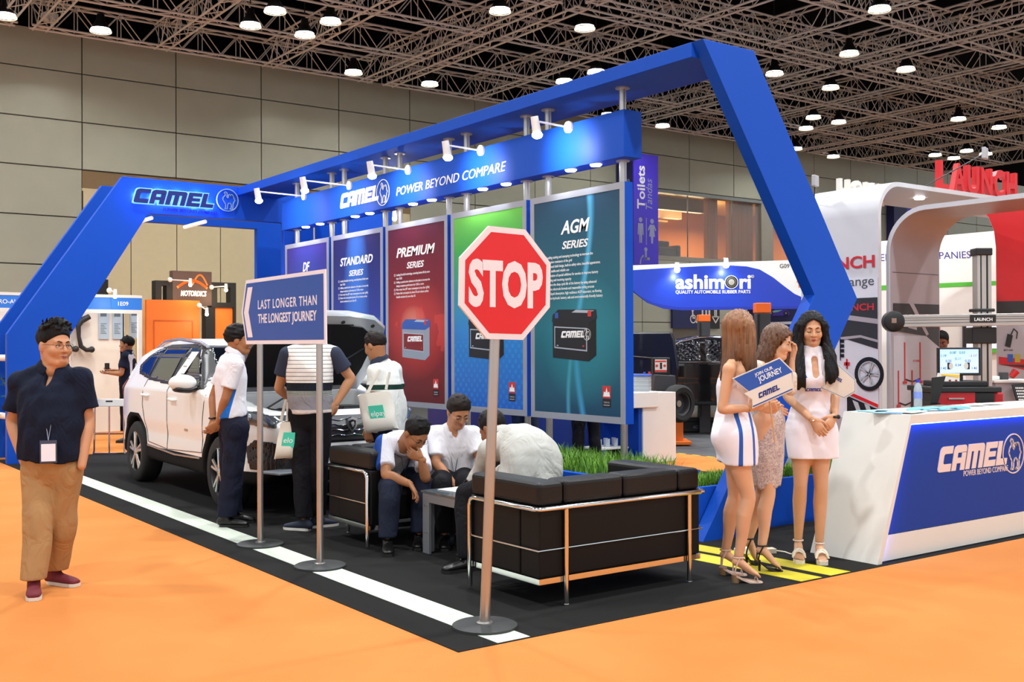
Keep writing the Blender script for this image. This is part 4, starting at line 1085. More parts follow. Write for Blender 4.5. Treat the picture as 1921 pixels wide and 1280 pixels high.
g = G(); g.poly(fc, [(lx(.03)+.049, .03), (lx(.03)+.053, .03), (lx(.965)+.033, .965), (lx(.965)+.029, .965)], -.028, -.012); g.poly(fc, [(lx(.965)+.03, .966), (XR, .966), (XR, .971), (lx(.965)+.03, .971)], -.028, -.012); g.build('led_strip', m_led, ct, label='glowing blue LED strip')
fcp = FR((0, 4.6-.0+.035, 0))
g = G(); logo(g, fcp, 7.275, .59, .19, 0, .001, .006, sh=.28, sx=.93); g.text(fcp, 'POWER BEYOND COMPARE', 7.63, .538, .062, .001, .004, 0, width=.63); g.build('word_mark', M('logo_pinkish_white', '#e6d6d0', .5), ct, label='white word mark, slogan and ring emblem')
# items on the counter
TOP = 1.039
m_cyan = M('cyan_cloth', '#7cc7e6', .7, var=.08)
def leaflet(x, y, rz, m, lab, dz=0, s=(.3, .21), cat='leaflet', name='leaflet'):
    g = G(); g.box((x, y, TOP+.003+dz), (s[0], s[1], .004), rz=rz); return g.build(name, m, label=lab, cat=cat, group='leaflets lying on the counter')
leaflet(7.02, 4.86, .5, M('leaflet_blue', '#7fb4dc', .5), 'pale blue leaflet at the left end of the counter')
leaflet(7.12, 4.78, .25, m_paper, 'white leaflet lying over the blue leaflet at the counter left', .006)
leaflet(7.1, 5.0, -.2, M('leaflet_aqua', '#8fd0dc', .5), 'aqua leaflet behind the white leaflet on the counter', 0)
leaflet(8.35, 4.95, .1, m_paper, 'white card standing tall in a pile nearer the bottle', .012, (.2, .12))
leaflet(8.62, 4.97, -.1, M('card_white', '#f6f6f6', .5), 'white card right of the other white card', .008, (.22, .12))
g = G(); g.box((7.9, 5.02, TOP+.006), (.42, .2, .008), rz=.1); g.build('clipboard', M('brown_board', '#7a6152', .5), label='flat brown clipboard behind the blue gloves', cat='clipboard')
g = G()
for (a, b, c) in ((7.3, 4.82, .05), (7.45, 4.80, -.1), (7.62, 4.76, .25)):
    P = [(a-.12, b-.02, TOP+.012), (a-.04, b, TOP+.02), (a+.05, b+.02*c, TOP+.022), (a+.14, b+.08*c, TOP+.012)]
    blob(g, [ET([(p, r, .011) for p, r in zip(P, (.02, .045, .05, .03))], (0, 0, 1), k=.01)], .006, .01)
for k in range(4): g.tube([(7.72, 4.745+.02*k, TOP+.015), (7.80, 4.73+.018*k, TOP+.016), (7.86, 4.715+.022*k, TOP+.01)], [.012, .011, .008], 8, flat=.7)
g.build('glove', m_cyan, label='pair of crumpled light blue gloves at the counter front edge', cat='glove', smooth=60)
bt = thing('water_bottle', (7.72, 5.08, TOP), 'clear plastic water bottle with blue cap on the counter', 'bottle')
m_pet = M('clear_plastic', '#d8e4ec', .08, 0, var=0, alpha=.45)
g = G(); g.lathe((7.72, 5.08, TOP), [(0, 0), (.03, 0), (.033, .01), (.033, .15), (.026, .18), (.013, .2), (.013, .212), (0, .212)], 20, cap=False); g.build('body', m_pet, bt, smooth=50)
g = G(); g.lathe((7.72, 5.08, TOP), [(.0335, .075), (.0337, .075), (.0337, .13), (.0335, .13)], 20, cap=False); g.build('label_band', M('bottle_label', '#7f93d8', .5), bt)
g = G(); g.lathe((7.72, 5.08, TOP+.205), [(0, 0), (.016, 0), (.016, .022), (0, .022)], 16, cap=False); g.build('cap', M('bottle_cap', '#2a35c8', .4), bt)

# ---- small things on the booth floor
g = G(); g.box((6.02, 5.42, .035), (.12, .08, .055), rz=.3); g.build('junction_box', m_wht, label='small white plastic box lying on the floor behind the women', cat='box', bevel=.01)
g = G(); g.box((6.22, 5.36, .022), (.13, .07, .035), rz=-.4); g.tube([(6.28, 5.33, .02), (6.33, 5.28, .012), (6.30, 5.2, .012), (6.36, 5.14, .012)], .006, 8); g.build('power_strip', M('cream_plastic', '#cfc6ae', .5), label='cream power strip with cable on the floor by the counter', cat='power strip', bevel=.004)

# ---- white plinth beyond the posters, with its sample battery
pn = thing('display_plinth', (9.95, 10.65, .004), 'white display plinth with blue side beyond the teal poster', 'plinth')
g = G(); g.bb((9.67, 10.4, .004), (10.27, 10.9, .93)); g.build('body', m_wht, pn, bevel=.005)
g = G(); g.bb((9.15, 10.36, .74), (9.92, 11.3, .945)); g.build('bench_top', m_wht, pn, bevel=.01)
g = G(); g.bb((9.61, 10.42, .004), (9.665, 11.3, .735)); g.build('side_board', m_blue, pn)
bs = thing('car_battery', (9.86, 10.62, .946), 'grey car battery with blue lid standing on the white plinth', 'battery')
g = G(); g.box((9.84, 10.6, .946+.1), (.17, .22, .2), rz=.63); g.build('case', M('battery_grey', '#9aa0a2', .5), bs, bevel=.006)
for k in range(3):
    g = G(); g.box((9.84, 10.6, .99+.05*k), (.176, .226, .006), rz=.63); g.build('case_rib', M('battery_rib', '#c4c8c8', .5), bs)
g = G(); g.box((9.84, 10.6, 1.160), (.185, .235, .03), rz=.63); g.build('lid', M('battery_lid_blue', '#4a64b8', .5), bs, bevel=.004)
for k, (dx, m) in enumerate(((-.03, m_bblue), (.06, m_bred))):
    g = G(); g.cyl((9.87+dx, 10.55, 1.174), (9.87+dx, 10.55, 1.205), .016, n=10); g.build('terminal_cap', m, bs)

# ================================================================ the people
def HD(a, b=0, c=0): return RH*a-FH*b+UPV*c        # viewer-style direction: right, towards the camera, up
m_navy_cloth = M('navy_pique', '#12192c', .85, fold=0.45, spec=.2, var=.12, vs=14, bump=.25, bs=220)
m_khaki = M('khaki_twill', '#a88358', .85, fold=0.6, spec=.2, var=.08, vs=9, bump=.2, bs=180)
m_maroon = M('maroon_knit', '#6a1a26', .8, var=.15, bump=.2, bs=200); m_solew = M('sole_white', '#d8d2c8', .6); m_soled = M('sole_dark', '#14120f', .6)
m_shoeb = M('black_shoe_leather', '#0f0e0d', .35); m_navytr = M('navy_trouser', '#161a2c', .85, fold=0.6, spec=.2, var=.1, bump=.12, bs=160)
m_blacktr = M('black_trouser', '#131318', .85, fold=0.6, spec=.2, var=.1, bump=.12, bs=160); m_whitesh = M('white_shirt', '#e4e4ea', .8, fold=0.45, spec=.2, var=.03, bump=.12, bs=160)
m_frame_d = M('spectacle_frame', '#241d18', .3, .5); m_strap = M('lanyard_grey', '#a9b0c4', .6); m_strapd = M('lanyard_dark', '#3b3f4e', .6); m_badge = M('badge_clear', '#3c4258', .3); m_cardp = M('badge_card', '#e8e6f0', .5)

# ---- 1: walking man in navy polo at the left
J = {**{'head':(1.679,7.284,1.561),'neck':(1.674,7.301,1.419),'shR':(1.516,7.429,1.324),'shL':(1.812,7.214,1.338),'elR':(1.472,7.512,1.07),'elL':(1.865,7.226,1.087),'wrR':(1.518,7.345,0.789),'wrL':(1.804,7.137,0.795),'hipR':(1.592,7.353,0.783),'hipL':(1.734,7.249,0.782),'knR':(1.576,7.268,0.448),'knL':(1.732,7.303,0.444),'anR':(1.537,7.224,0.09),'anL':(1.718,7.464,0.089),'toeR':(1.492,7.011,0.05),'toeL':(1.795,7.334,0.042),'spine':(1.652,7.27,1.063)},}
p = person('man in navy polo and khaki trousers walking with hands in pockets', J, head_dir(12), head_dir(56, 2), h=1.72, skin_col='#c48d68', chub=1., fat=1.06, hs=1.1, top=1, bottom=1, res=.009, hres=.0045, z0=0)
g = G(); short_hair(g, p['T'], p['ax'], p['hs'], .009, .077, -.055, .004, .0055, 3, top=.012, tufts=110, tl=.042); g.build('hair', m_hairb, p['body'], smooth=179)
shirt(p, m_navy_cloth, hem=.12, sleeve=.72, res=.009, off=.02, seed=2, fatm=1.02, amp=.006, vneck=.10)
trousers(p, m_khaki, waist=.24, res=.009, off=.012, seed=4, hm=.078, kn=.082, amp=.006, hemt=.97)
for e in 'LR': shoe(p['body'], J['an'+e], J['toe'+e], m_maroon, m_solew, 0)
glasses(p['body'], p['T'], 1., m_frame_d)
lanyard(p, m_strap, m_badge, .36, .1, .13, lateral=.02, fwd=.20, mcard=m_cardp)

# ---- 2: staff man in white and blue polo, hands behind his back
m_polo = M('white_blue_polo', fold=0.45, rough=.8, spec=.2, var=0, bump=.12, bs=160, fn=lambda t, q: mixc(t, ((q[0]*RH[0]+q[1]*RH[1])-(q[2]-1.2)*.25).gt(.02)*q[2].lt(1.26)*((q[0]*RH[0]+q[1]*RH[1])-(q[2]-1.2)*.25).lt(.105), '#e4e4ea', '#1f6fd0'))
J = {**{'head':(3.578,8.97,1.61),'neck':(3.551,8.99,1.493),'shR':(3.5,8.843,1.393),'shL':(3.559,9.195,1.423),'elR':(3.422,8.876,1.113),'elL':(3.461,9.268,1.113),'wrR':(3.406,9.013,0.9),'wrL':(3.416,9.166,0.919),'hipR':(3.526,8.913,0.867),'hipL':(3.56,9.099,0.867),'knR':(3.508,8.917,0.521),'knL':(3.558,9.116,0.503),'anR':(3.448,8.939,0.069),'anL':(3.588,9.134,0.065),'toeR':(3.554,8.85,0.013),'toeL':(3.715,9.03,0.019),'spine':(3.52,9.015,1.166)},
 'hdR': HD(-.75, 0, -.7), 'hpR': HD(.1, -.6, .5), 'hcR': (.7, 0, 0), 'hdL': HD(-.25, .3, -1), 'hpL': HD(-.6, .6, 0), 'hcL': (.6, 0, 0)}
p2 = person('staff man in white and blue polo with hands clasped behind his back', J, head_dir(108), head_dir(100, 3), h=1.72, skin_col='#a8714c', fat=.95, top=1, bottom=1, res=.01)
g = G(); short_hair(g, p2['T'], p2['ax'], p2['hs'], .014, .07, -.05, .005, .007, 5); g.build('hair', m_hairb, p2['body'], smooth=179)
shirt(p2, m_polo, hem=.12, sleeve=.68, seed=7, res=.01, msleeve=m_whitesh); trousers(p2, m_navytr, seed=8, res=.01, hm=.082, kn=.083, waist=.22)
for e in 'LR': shoe(p2['body'], J['an'+e], J['toe'+e], m_shoeb, m_soled, .004)
glasses(p2['body'], p2['T'], 1., m_steel)
g = G(); w_ = A3(J['wrL']); g.tube([w_+RH*.03*math.cos(t)+FH*.03*math.sin(t)+UPV*.01 for t in [2*PI*i/12 for i in range(12)]], .009, 6, closed=True); g.build('wristwatch', M('watch_brown', '#2c2118', .4), p2['body'])

# ---- 3: man in striped polo seen from behind, hand on hip
def _stripe(t, q):
    z = q[2]
    c = mixc(t, ((z*30).fract()-.5).abs().gt(.43)*z.gt(1.245), '#efeee8', '#4a4e58')
    c = mixc(t, z.band(1.18, 1.245), c, '#1b222c'); c = mixc(t, z.band(1.135, 1.18)*((z*110).fract().gt(.3)), c, '#173c30')
    c = mixc(t, z.band(1.02, 1.135), c, '#8d8d94'); return mixc(t, z.lt(1.02), c, '#ddd2cc')
m_strp = M('striped_polo', fold=0.45, rough=.85, spec=.2, var=0, fn=_stripe, bump=.1, bs=200)
m_slate = M('slate_sleeve', '#333a4c', .85, spec=.2, bump=.1, bs=200)
J = {**{'head':(3.962,8.344,1.709),'neck':(3.959,8.347,1.579),'shL':(3.804,8.46,1.485),'shR':(4.122,8.229,1.487),'elL':(3.771,8.56,1.203),'elR':(4.264,8.201,1.278),'wrL':(3.893,8.646,1.11),'wrR':(4.134,8.224,1.067),'hipL':(3.895,8.398,0.997),'hipR':(4.026,8.302,0.997),'knL':(3.902,8.396,0.554),'knR':(4.014,8.314,0.554),'anL':(3.904,8.361,0.087),'anR':(4.059,8.433,0.08),'toeL':(3.806,8.531,0.023),'toeR':(4.192,8.436,0.026),'spine':(3.955,8.352,1.248)},
 'hdR': HD(-.55, .3, -.6), 'hpR': HD(-.3, -.9, .2), 'hcR': (.35, 0, 0), 'hdL': HD(.8, -.6, -.1), 'hpL': HD(0, .5, -1), 'hcL': (.4, 0, 0)}
p3 = person('man in striped polo seen from behind at the open bonnet, hand on hip', J, head_dir(180), head_dir(185, 12), h=1.75, skin_col='#b98762', fat=1.05, top=1, bottom=1, res=.01)
g = G(); short_hair(g, p3['T'], p3['ax'], p3['hs'], .013, .07, -.06, .004, .007, 6); g.build('hair', m_hairb, p3['body'], smooth=179)
shirt(p3, m_strp, hem=-.01, sleeve=.62, seed=9, res=.01, msleeve=m_slate, amp=.003); trousers(p3, m_blacktr, seed=10, res=.01, hm=.07, kn=.076, waist=.2)
for e in 'LR': shoe(p3['body'], J['an'+e], J['toe'+e], M('navy_knit', '#1b2434', .8), m_solew, .004)

m_canvas = M('canvas_tote', '#d8d2c4', .9, spec=.1, var=.05, bump=.2, bs=260); m_mint = M('mint_print', '#3fc4a4', .6)
m_canvas2 = M('canvas_tote_bright', '#e4e2d6', .9, spec=.1, var=.05, bump=.2, bs=260)
def tote(c, right, upv, w, h, lab, straps, txt_side, m, pan=(.1, .1), d=.05):
    c = A3(c); r = nv(right); u = nv(upv); n = np.cross(r, u); root = thing('tote_bag', tuple(c), lab, 'tote bag', 'cream canvas tote bags')
    g = G(); k = 9; R_ = []
    for i in range(k):
        v = i/(k-1); dd = d*(.35+.65*math.sin(PI*min(1, .15+v*.9))) if i < k-1 else .008; ww = w/2*(1-.03*math.sin(v*9)); yy = h*(1-v) if False else h*v
        sag = .012*math.sin(v*7)
        R_.append([Vector(c+r*(ww*math.cos(t)*(abs(math.cos(t))**-.5 if abs(math.cos(t)) > .05 else 1)*1.0 if False else ww*np.sign(math.cos(t))*abs(math.cos(t))**.35)+n*(dd*np.sign(math.sin(t))*abs(math.sin(t))**.8+sag)+u*(yy+.01*math.sin(t*2+v*5))) for t in [2*PI*(j+.5)/28 for j in range(28)]])
    g.loft(R_); g.build('bag_body', m, root, smooth=70)
    for a, b in straps:
        g = G(); a = A3(a); b = A3(b); g.tube([a, lerp(a, b, .5)+UPV*.01, b], .014, 8, flat=.25); g.build('strap', m, root, smooth=60)
    fr = (Vector(c+n*(d*.98)), Vector(r), Vector(u), Vector(n))
    x0, y0, x1, y1 = pan
    g = G(); g.rect(fr, x0, y0, x1, y1, .0, .006); pr = g.build('print_patch', m_mint, root, label='mint green printed patch')
    g = G(); g.text(fr, txt_side, x0+.012, (y0+y1)/2-.022, .065, .0065, .001, 0, bold=.0); g.build('lettering', m_white, pr)
    return root
zz = {'c':(3.751,8.43,0.621),'l':(3.692,8.473,0.631),'r':(3.811,8.387,0.606),'t':(3.735,8.44,0.929),'s0':(3.735,8.44,0.929),'s1':(3.771,8.413,1.11),'s2':(3.777,8.41,0.929),'s3':(3.783,8.404,1.086)}
tote(lerp(zz['l'], zz['r'], .5), HD(1, 0, -.02), HD(.18, 0, 1), .155, .30, 'cream tote bag with mint patch hanging from the striped man', [(zz['s0'], zz['s1']), (zz['s2'], zz['s3'])], 'elo', m_canvas, (-.03, .09, .075, .22), .03)

# ---- 4: man in white polo with green band at the bonnet, carrying a tote
_b0 = lambda t, q: mixc(t, q[2].band(1.045, 1.085), mixc(t, q[2].lt(0), '#e6e8e2', '#e6e8e2'), '#16342a')
m_poloG = M('white_polo_green_band', fold=0.45, rough=.85, spec=.2, var=0, fn=lambda t, q: mixc(t, q[2].band(1.165, 1.21), '#e6e8e2', '#16342a'), bump=.12, bs=200)
J = {**{'head':(4.663,8.503,1.555),'neck':(4.697,8.48,1.412),'shL':(4.617,8.415,1.32),'shR':(4.855,8.513,1.336),'elL':(4.605,8.4,1.089),'elR':(4.908,8.526,1.107),'wrL':(4.541,8.424,0.823),'wrR':(4.917,8.694,0.95),'hipL':(4.684,8.407,0.817),'hipR':(4.813,8.511,0.805),'spine':(4.743,8.448,1.094)},
 'hdL': HD(.15, 0, -1), 'hpL': HD(.3, -.9, 0), 'hcL': (.9, 0, 0), 'hdR': HD(-.7, -.6, 0), 'hpR': HD(0, 0, -1), 'hcR': (.6, 0, 0)}
for e in 'LR':
    hp = A3(J['hip'+e]); J['kn'+e] = (hp[0]+.0, hp[1]+.01, .47); J['an'+e] = (hp[0]+.03, hp[1]-.01, .085); J['toe'+e] = tuple(A3(J['an'+e])+head_dir(215)*.2-UPV*.06)
p4 = person('man in white polo with dark green band looking into the engine bay', J, head_dir(228), head_dir(236, 18), h=1.70, skin_col='#b07a55', fat=1.12, top=1, bottom=1, res=.01)
g = G(); short_hair(g, p4['T'], p4['ax'], p4['hs'], .007, .06, -.06, .0015, .007, 8); g.build('hair', m_hairbr, p4['body'], smooth=179)
shirt(p4, m_poloG, hem=-.02, sleeve=.7, seed=12, res=.01, collar_m=m_slate, off=.018); trousers(p4, m_navytr, seed=13, res=.012)
for e in 'LR': shoe(p4['body'], J['an'+e], J['toe'+e], m_shoeb, m_soled, .004)
g = G(); w_ = A3(J['wrL']); g.tube([w_+RH*.032*math.cos(t)+FH*.032*math.sin(t)+UPV*(.015+.006*math.cos(t)) for t in [2*PI*i/14 for i in range(14)]], .008, 6, closed=True); g.build('wristband', m_solew, p4['body'], label='white wristband')
zz = {'l':(4.491,8.3,0.803),'r':(4.688,8.156,0.842),'tl':(4.413,8.354,1.107),'tr':(4.692,8.151,1.177),'s0':(4.471,8.312,1.127),'s1':(4.569,8.239,1.349),'s2':(4.61,8.211,1.177),'s3':(4.635,8.192,1.329)}
tote(lerp(zz['l'], zz['r'], .45), HD(1, .12, .1), HD(-.2, .05, 1), .30, .33, 'cream tote bag with mint patch under the arm of the man with the green band', [(zz['s0'], zz['s1']), (zz['s2'], zz['s3'])], 'elpay', m_canvas2, (-.06, .09, .07, .23), .06)

# ---- 5: seated man in white polo, hand at his mouth
m_jean = M('navy_jeans', '#1c2233', .85, fold=0.6, spec=.2, var=.12, bump=.15, bs=180)
J = {**{'head':(4.263,7.13,0.876),'neck':(4.259,7.306,0.782),'shR':(4.118,7.36,0.786),'shL':(4.446,7.418,0.78),'elR':(4.039,7.196,0.573),'elL':(4.343,7.123,0.53),'wrR':(4.154,7.038,0.508),'wrL':(4.276,7.072,0.685),'hipR':(4.28,7.652,0.462),'hipL':(4.462,7.656,0.483),'knR':(4.056,7.159,0.468),'knL':(4.362,7.185,0.471),'anR':(3.994,7.096,0.099),'anL':(4.304,7.155,0.088),'toeR':(3.895,6.909,0.05),'toeL':(4.203,7.006,0.035),'spine':(4.312,7.591,0.651)},
 'hdR': HD(.55, .3, -.75), 'hpR': HD(-.3, .2, -.8), 'hcR': (.45, 0, 0), 'hdL': HD(-.8, .1, .45), 'hpL': HD(.1, -.8, .3), 'hcL': (.9, 0, 0)}
p5 = person('seated man in white polo bowing with a hand at his mouth', J, nv(head_dir(32)*.9-UPV*.2), head_dir(48, 44), nv(UPV+head_dir(48)*.9), h=1.70, skin_col='#a87450', fat=1.1, chub=.6, top=1, bottom=1, res=.01, eyes='closed')
g = G(); short_hair(g, p5['T'], p5['ax'], p5['hs'], .008, .085, -.05, .002, .007, 9, thin=True); g.build('hair', m_hairb, p5['body'], smooth=179)
shirt(p5, M('white_blue_sided_polo', fold=0.45, rough=.8, spec=.2, var=0, bump=.12, bs=160, fn=lambda t, q: mixc(t, (q[0]*RH[0]+q[1]*RH[1]).lt(-.175), '#dfe0ea', '#2350a8')), hem=.02, sleeve=.75, seed=15, res=.01, loose=.012); trousers(p5, m_jean, seed=16, res=.01, waist=.2, kn=.08, hm=.074)
for e in 'LR': shoe(p5['body'], J['an'+e], J['toe'+e], m_shoeb, m_soled, .004)
glasses(p5['body'], p5['T'], 1., m_frame_d); lanyard(p5, m_strapd, m_badge, .3, lateral=.0, fwd=.13)

# ---- 6: seated man in white short-sleeved shirt reading
J = {**{'head':(4.743,7.262,1.021),'neck':(4.747,7.359,0.87),'shR':(4.624,7.424,0.836),'shL':(4.899,7.298,0.824),'elR':(4.56,7.324,0.618),'elL':(4.906,7.196,0.645),'wrR':(4.583,7.086,0.464),'wrL':(4.755,6.985,0.51),'hipR':(4.749,7.485,0.462),'hipL':(4.886,7.41,0.459),'knR':(4.46,7.076,0.474),'knL':(4.62,6.984,0.471),'anR':(4.448,7.013,0.092),'anL':(4.548,6.966,0.1),'toeR':(4.341,6.845,0.056),'toeL':(4.448,6.791,0.063),'spine':(4.79,7.428,0.633)},
 'hdR': HD(.6, .35, -.3), 'hpR': HD(.2, 0, -1), 'hcR': (.35, 0, 0), 'hdL': HD(-.6, .4, -.3), 'hpL': HD(0, 0, -1), 'hcL': (.4, 0, 0)}
p6 = person('seated man in white shirt and lanyard reading papers on the low table', J, nv(head_dir(14)), head_dir(24, 33), nv(UPV+head_dir(20)*.6), h=1.72, skin_col='#b67f5a', fat=1.08, top=1, bottom=1, res=.01, eyes='closed')
g = G(); short_hair(g, p6['T'], p6['ax'], p6['hs'], .013, .072, -.045, .003, .007, 10); g.build('hair', m_hairbr, p6['body'], smooth=179)
shirt(p6, m_whitesh, vneck=.05, hem=.02, sleeve=.78, seed=18, res=.01); trousers(p6, m_blacktr, seed=19, res=.012, waist=.2)
for e in 'LR': shoe(p6['body'], J['an'+e], J['toe'+e], m_shoeb, m_soled, .004)
glasses(p6['body'], p6['T'], 1., m_steel); lanyard(p6, m_strapd, M('badge_sleeve', '#d2d2da', .3), .34, .1, .1, lateral=-.03, fwd=.15, mcard=m_cardp)

# ---- 7: man in grey shirt leaning forward, seen from behind
m_greysh = M('pale_grey_shirt', '#b9bab4', .85, fold=0.45, spec=.2, var=.04, bump=.15, bs=90)
J = {**{'head':(4.482,6.414,0.942),'neck':(4.443,6.245,0.903),'shL':(4.29,6.183,0.821),'shR':(4.588,6.214,0.858),'elL':(4.309,6.32,0.641),'elR':(4.669,6.404,0.666),'wrL':(4.231,6.352,0.566),'wrR':(4.564,6.58,0.563),'hipL':(4.339,5.878,0.605),'hipR':(4.478,5.875,0.605),'knL':(4.172,6.271,0.512),'knR':(4.431,6.429,0.496),'anL':(4.106,6.174,0.093),'anR':(4.413,6.446,0.06),'toeL':(4.005,6.186,0.038),'toeR':(4.348,6.494,-0.008),'spine':(4.466,5.957,0.817)},
 'hdL': HD(-.5, .3, -.6), 'hpL': HD(.4, -.3, -.6), 'hcL': (.8, 0, 0), 'hdR': HD(-.6, -.4, -.3), 'hpR': HD(0, 0, -1), 'hcR': (.5, 0, 0)}
p7 = person('seated man in pale grey shirt leaning forward, seen from behind', J, nv(head_dir(215)*.6-UPV*.6), head_dir(228, 35), nv(UPV+head_dir(225)*.8), h=1.74, skin_col='#8a5a40', fat=1.2, chub=.5, top=1, bottom=1, res=.01)
g = G(); short_hair(g, p7['T'], p7['ax'], p7['hs'], .008, .07, -.07, .002, .007, 11); g.build('hair', m_hairb, p7['body'], smooth=179)
shirt(p7, m_greysh, hem=-.05, sleeve=.8, seed=21, res=.01, loose=.02, amp=.006, long=True); trousers(p7, m_blacktr, seed=22, res=.011, waist=.15, kn=.078, hm=.074)
for e in 'LR': shoe(p7['body'], J['an'+e], J['toe'+e], m_shoeb, m_soled, .004)
g = G(); w_ = A3(J['wrL']); g.tube([w_+RH*.034*math.cos(t)+UPV*.034*math.sin(t) for t in [2*PI*i/14 for i in range(14)]], .011, 6, closed=True); g.sph(w_+HD(.0, .03, .01), .018, 8); g.build('wristwatch', m_shoeb, p7['body'])

# ================================================================ three women by the counter
def dress(p, m, st, name='dress', seed=1, res=.008, amp=.0015, extra=None, cut=None, thigh=.0):
    """st = list of (t along hip-shoulder axis or world point, half width, half depth)"""
    g = G(); q = [((p['sp'](t) if not hasattr(t, '__len__') else A3(t)), a*p['s']/.94, b*p['s']/.94) for t, a, b in st]
    P = [ET(q, p['bf'], flat=True, smooth=3, k=.02)]
    for e in (1, -1): P.append(ELL(p['sp'](.72)+p['bf']*.074*p['s']+nv(p['J']['shL']-p['J']['shR'])*e*.06*p['s'], (.06*p['s'],)*3, k=.04))
    P += extra or []
    zh = q[0][0][2]
    if thigh:
        for e in 'LR':
            a, b = p['J']['hip'+e], p['J']['kn'+e]; t1 = min(1, (a[2]-zh+.08)/(a[2]-b[2]))
            P.append(ET([(lerp(a, b, t), (.098-.016*t)*p['s']/.94, (.1-.016*t)*p['s']/.94) for t in (0, t1*.5, t1)], p['bf'], k=.06))
        c0_ = cut; cut = lambda X: np.maximum(zh-X[..., 2], c0_(X) if c0_ else -1)
    blob(g, P, res, .02, disp=folds(amp, seed, 24), cut=cut); return g.build(name, m, p['body'], smooth=179)
def sandal(body, an, toe, z0, m, heel, platform, mheel, fem_s=.9, style='strap', blk=.02):
    an = A3(an); f = nv((A3(toe)-an)*A3((1, 1, 0))); sd = np.cross(UPV, f); g = G(); hl = an-UPV*.068-f*.03; hl = A3((hl[0], hl[1], z0+heel+platform))
    tp = A3(toe); end = A3((tp[0], tp[1], z0+platform)); L = np.linalg.norm((end-hl)*A3((1, 1, 0)))
    top = []
    for t, w in ((0, .022), (.12, .03), (.35, .028), (.6, .036), (.8, .041), (.93, .036), (1, .022)):
        z = z0+platform+heel*max(0, 1-t/.62)**1.3; c = hl+f*L*t; c[2] = z; top.append((c, w))
    for th_, o in ((platform if platform > .02 else .012, 0),):
        ring = [c+sd*w for c, w in top]+[c-sd*w for c, w in top[::-1]]
        g.loft([[Vector(v-UPV*th_) for v in ring], [Vector(v) for v in ring]])
    shoe_ = g.build('sandal', m, body, smooth=40)
    if heel > .02:
        g = G(); hb = hl-f*.0; g.tube([hb+f*.012-UPV*.005, A3((hb[0]+f[0]*.012, hb[1]+f[1]*.012, z0+.001))], [blk*1.15, blk], 10); g.build('heel', mheel, shoe_, smooth=40)
    def strap(c, r1, r2, axu, w=.006):
        g = G(); u1 = sd; u2 = axu; g.tube([c+u1*(r1*math.cos(t))+u2*(r2*math.sin(t)) for t in [2*PI*i/20 for i in range(20)]], w, 6, closed=True, flat=.5); g.build('strap', m, shoe_, smooth=60)
    strap(an+UPV*.005, .036, .038, f, .005)
    mid = lerp(an-UPV*.03, tp, .72); fu = nv(np.cross(tp-an, sd)); fu = fu if fu[2] > 0 else -fu
    if style == 'cross':
        for q in (-1, 1):
            g = G(); c0 = lerp(hl, end, .62); c1 = lerp(hl, end, .86)
            a = (c0 if q < 0 else c1)+sd*.043+UPV*.005; b = (c1 if q < 0 else c0)-sd*.043+UPV*.005; m_ = lerp(a, b, .5)+UPV*.05
            g.tube([a, lerp(a, m_, .5)+UPV*.014, m_, lerp(m_, b, .5)+UPV*.014, b], .009, 8, flat=.45); g.build('strap', m, shoe_, smooth=60)
        for t in (.7, .8):
            g = G(); c = lerp(hl, end, t); g.tube([c+sd*.044, c+sd*.032+UPV*.036, c+UPV*.048, c-sd*.032+UPV*.036, c-sd*.044], .009, 8, flat=.45); g.build('strap', m, shoe_, smooth=60)
    else:
        g = G(); c = lerp(hl, end, .8); c[2] = z0+platform; g.tube([c+sd*.041, c+sd*.03+UPV*.02, c+UPV*.028, c-sd*.03+UPV*.02, c-sd*.041], .007, 8, flat=.4); g.build('strap', m, shoe_, smooth=60)
        g = G(); g.tube([hl+sd*.02, lerp(hl, an, .5)+sd*.034-f*.01, an+sd*.034], .005, 6); g.tube([hl-sd*.02, lerp(hl, an, .5)-sd*.034-f*.01, an-sd*.034], .005, 6); g.build('strap', m, shoe_, smooth=60)
    return shoe_
m_dressw = '#ebe6ee'
SK1 = '#d2a07c'
# ---- w1: woman with wavy light-brown hair holding the placard
J = {**{'head':(5.392,4.858,1.648),'neck':(5.367,4.878,1.498),'shR':(5.227,4.807,1.393),'shL':(5.507,4.962,1.418),'elR':(5.183,4.828,1.134),'elL':(5.564,4.984,1.196),'wrR':(5.325,4.725,1.139),'wrL':(5.595,4.838,1.122),'hipR':(5.296,4.84,0.958),'hipL':(5.435,4.937,0.944),'spine':(5.352,4.89,1.167)},
     **{'knR':(5.366,4.773,0.548),'knL':(5.439,4.956,0.532),'anR':(5.298,4.801,0.164),'anL':(5.411,5.015,0.168),'toeR':(5.43,4.718,0.026),'toeL':(5.518,4.926,0.046)},
 'hdR': HD(.85, .05, .3), 'hpR': HD(0, -.9, .25), 'hcR': (1.0, 0, 0), 'hdL': HD(.8, .3, .2), 'hpL': HD(0, -.8, .2), 'hcL': (.9, 0, 0)}
w1 = person('woman in white minidress with blue stripes and light brown hair, holding a placard', J, head_dir(112), head_dir(128, 3), h=1.68, fem=True, skin_col=SK1, barelegs=True, res=.009, hres=.005, brow=m_hairbr, lip=m_lipr, shoes=1)
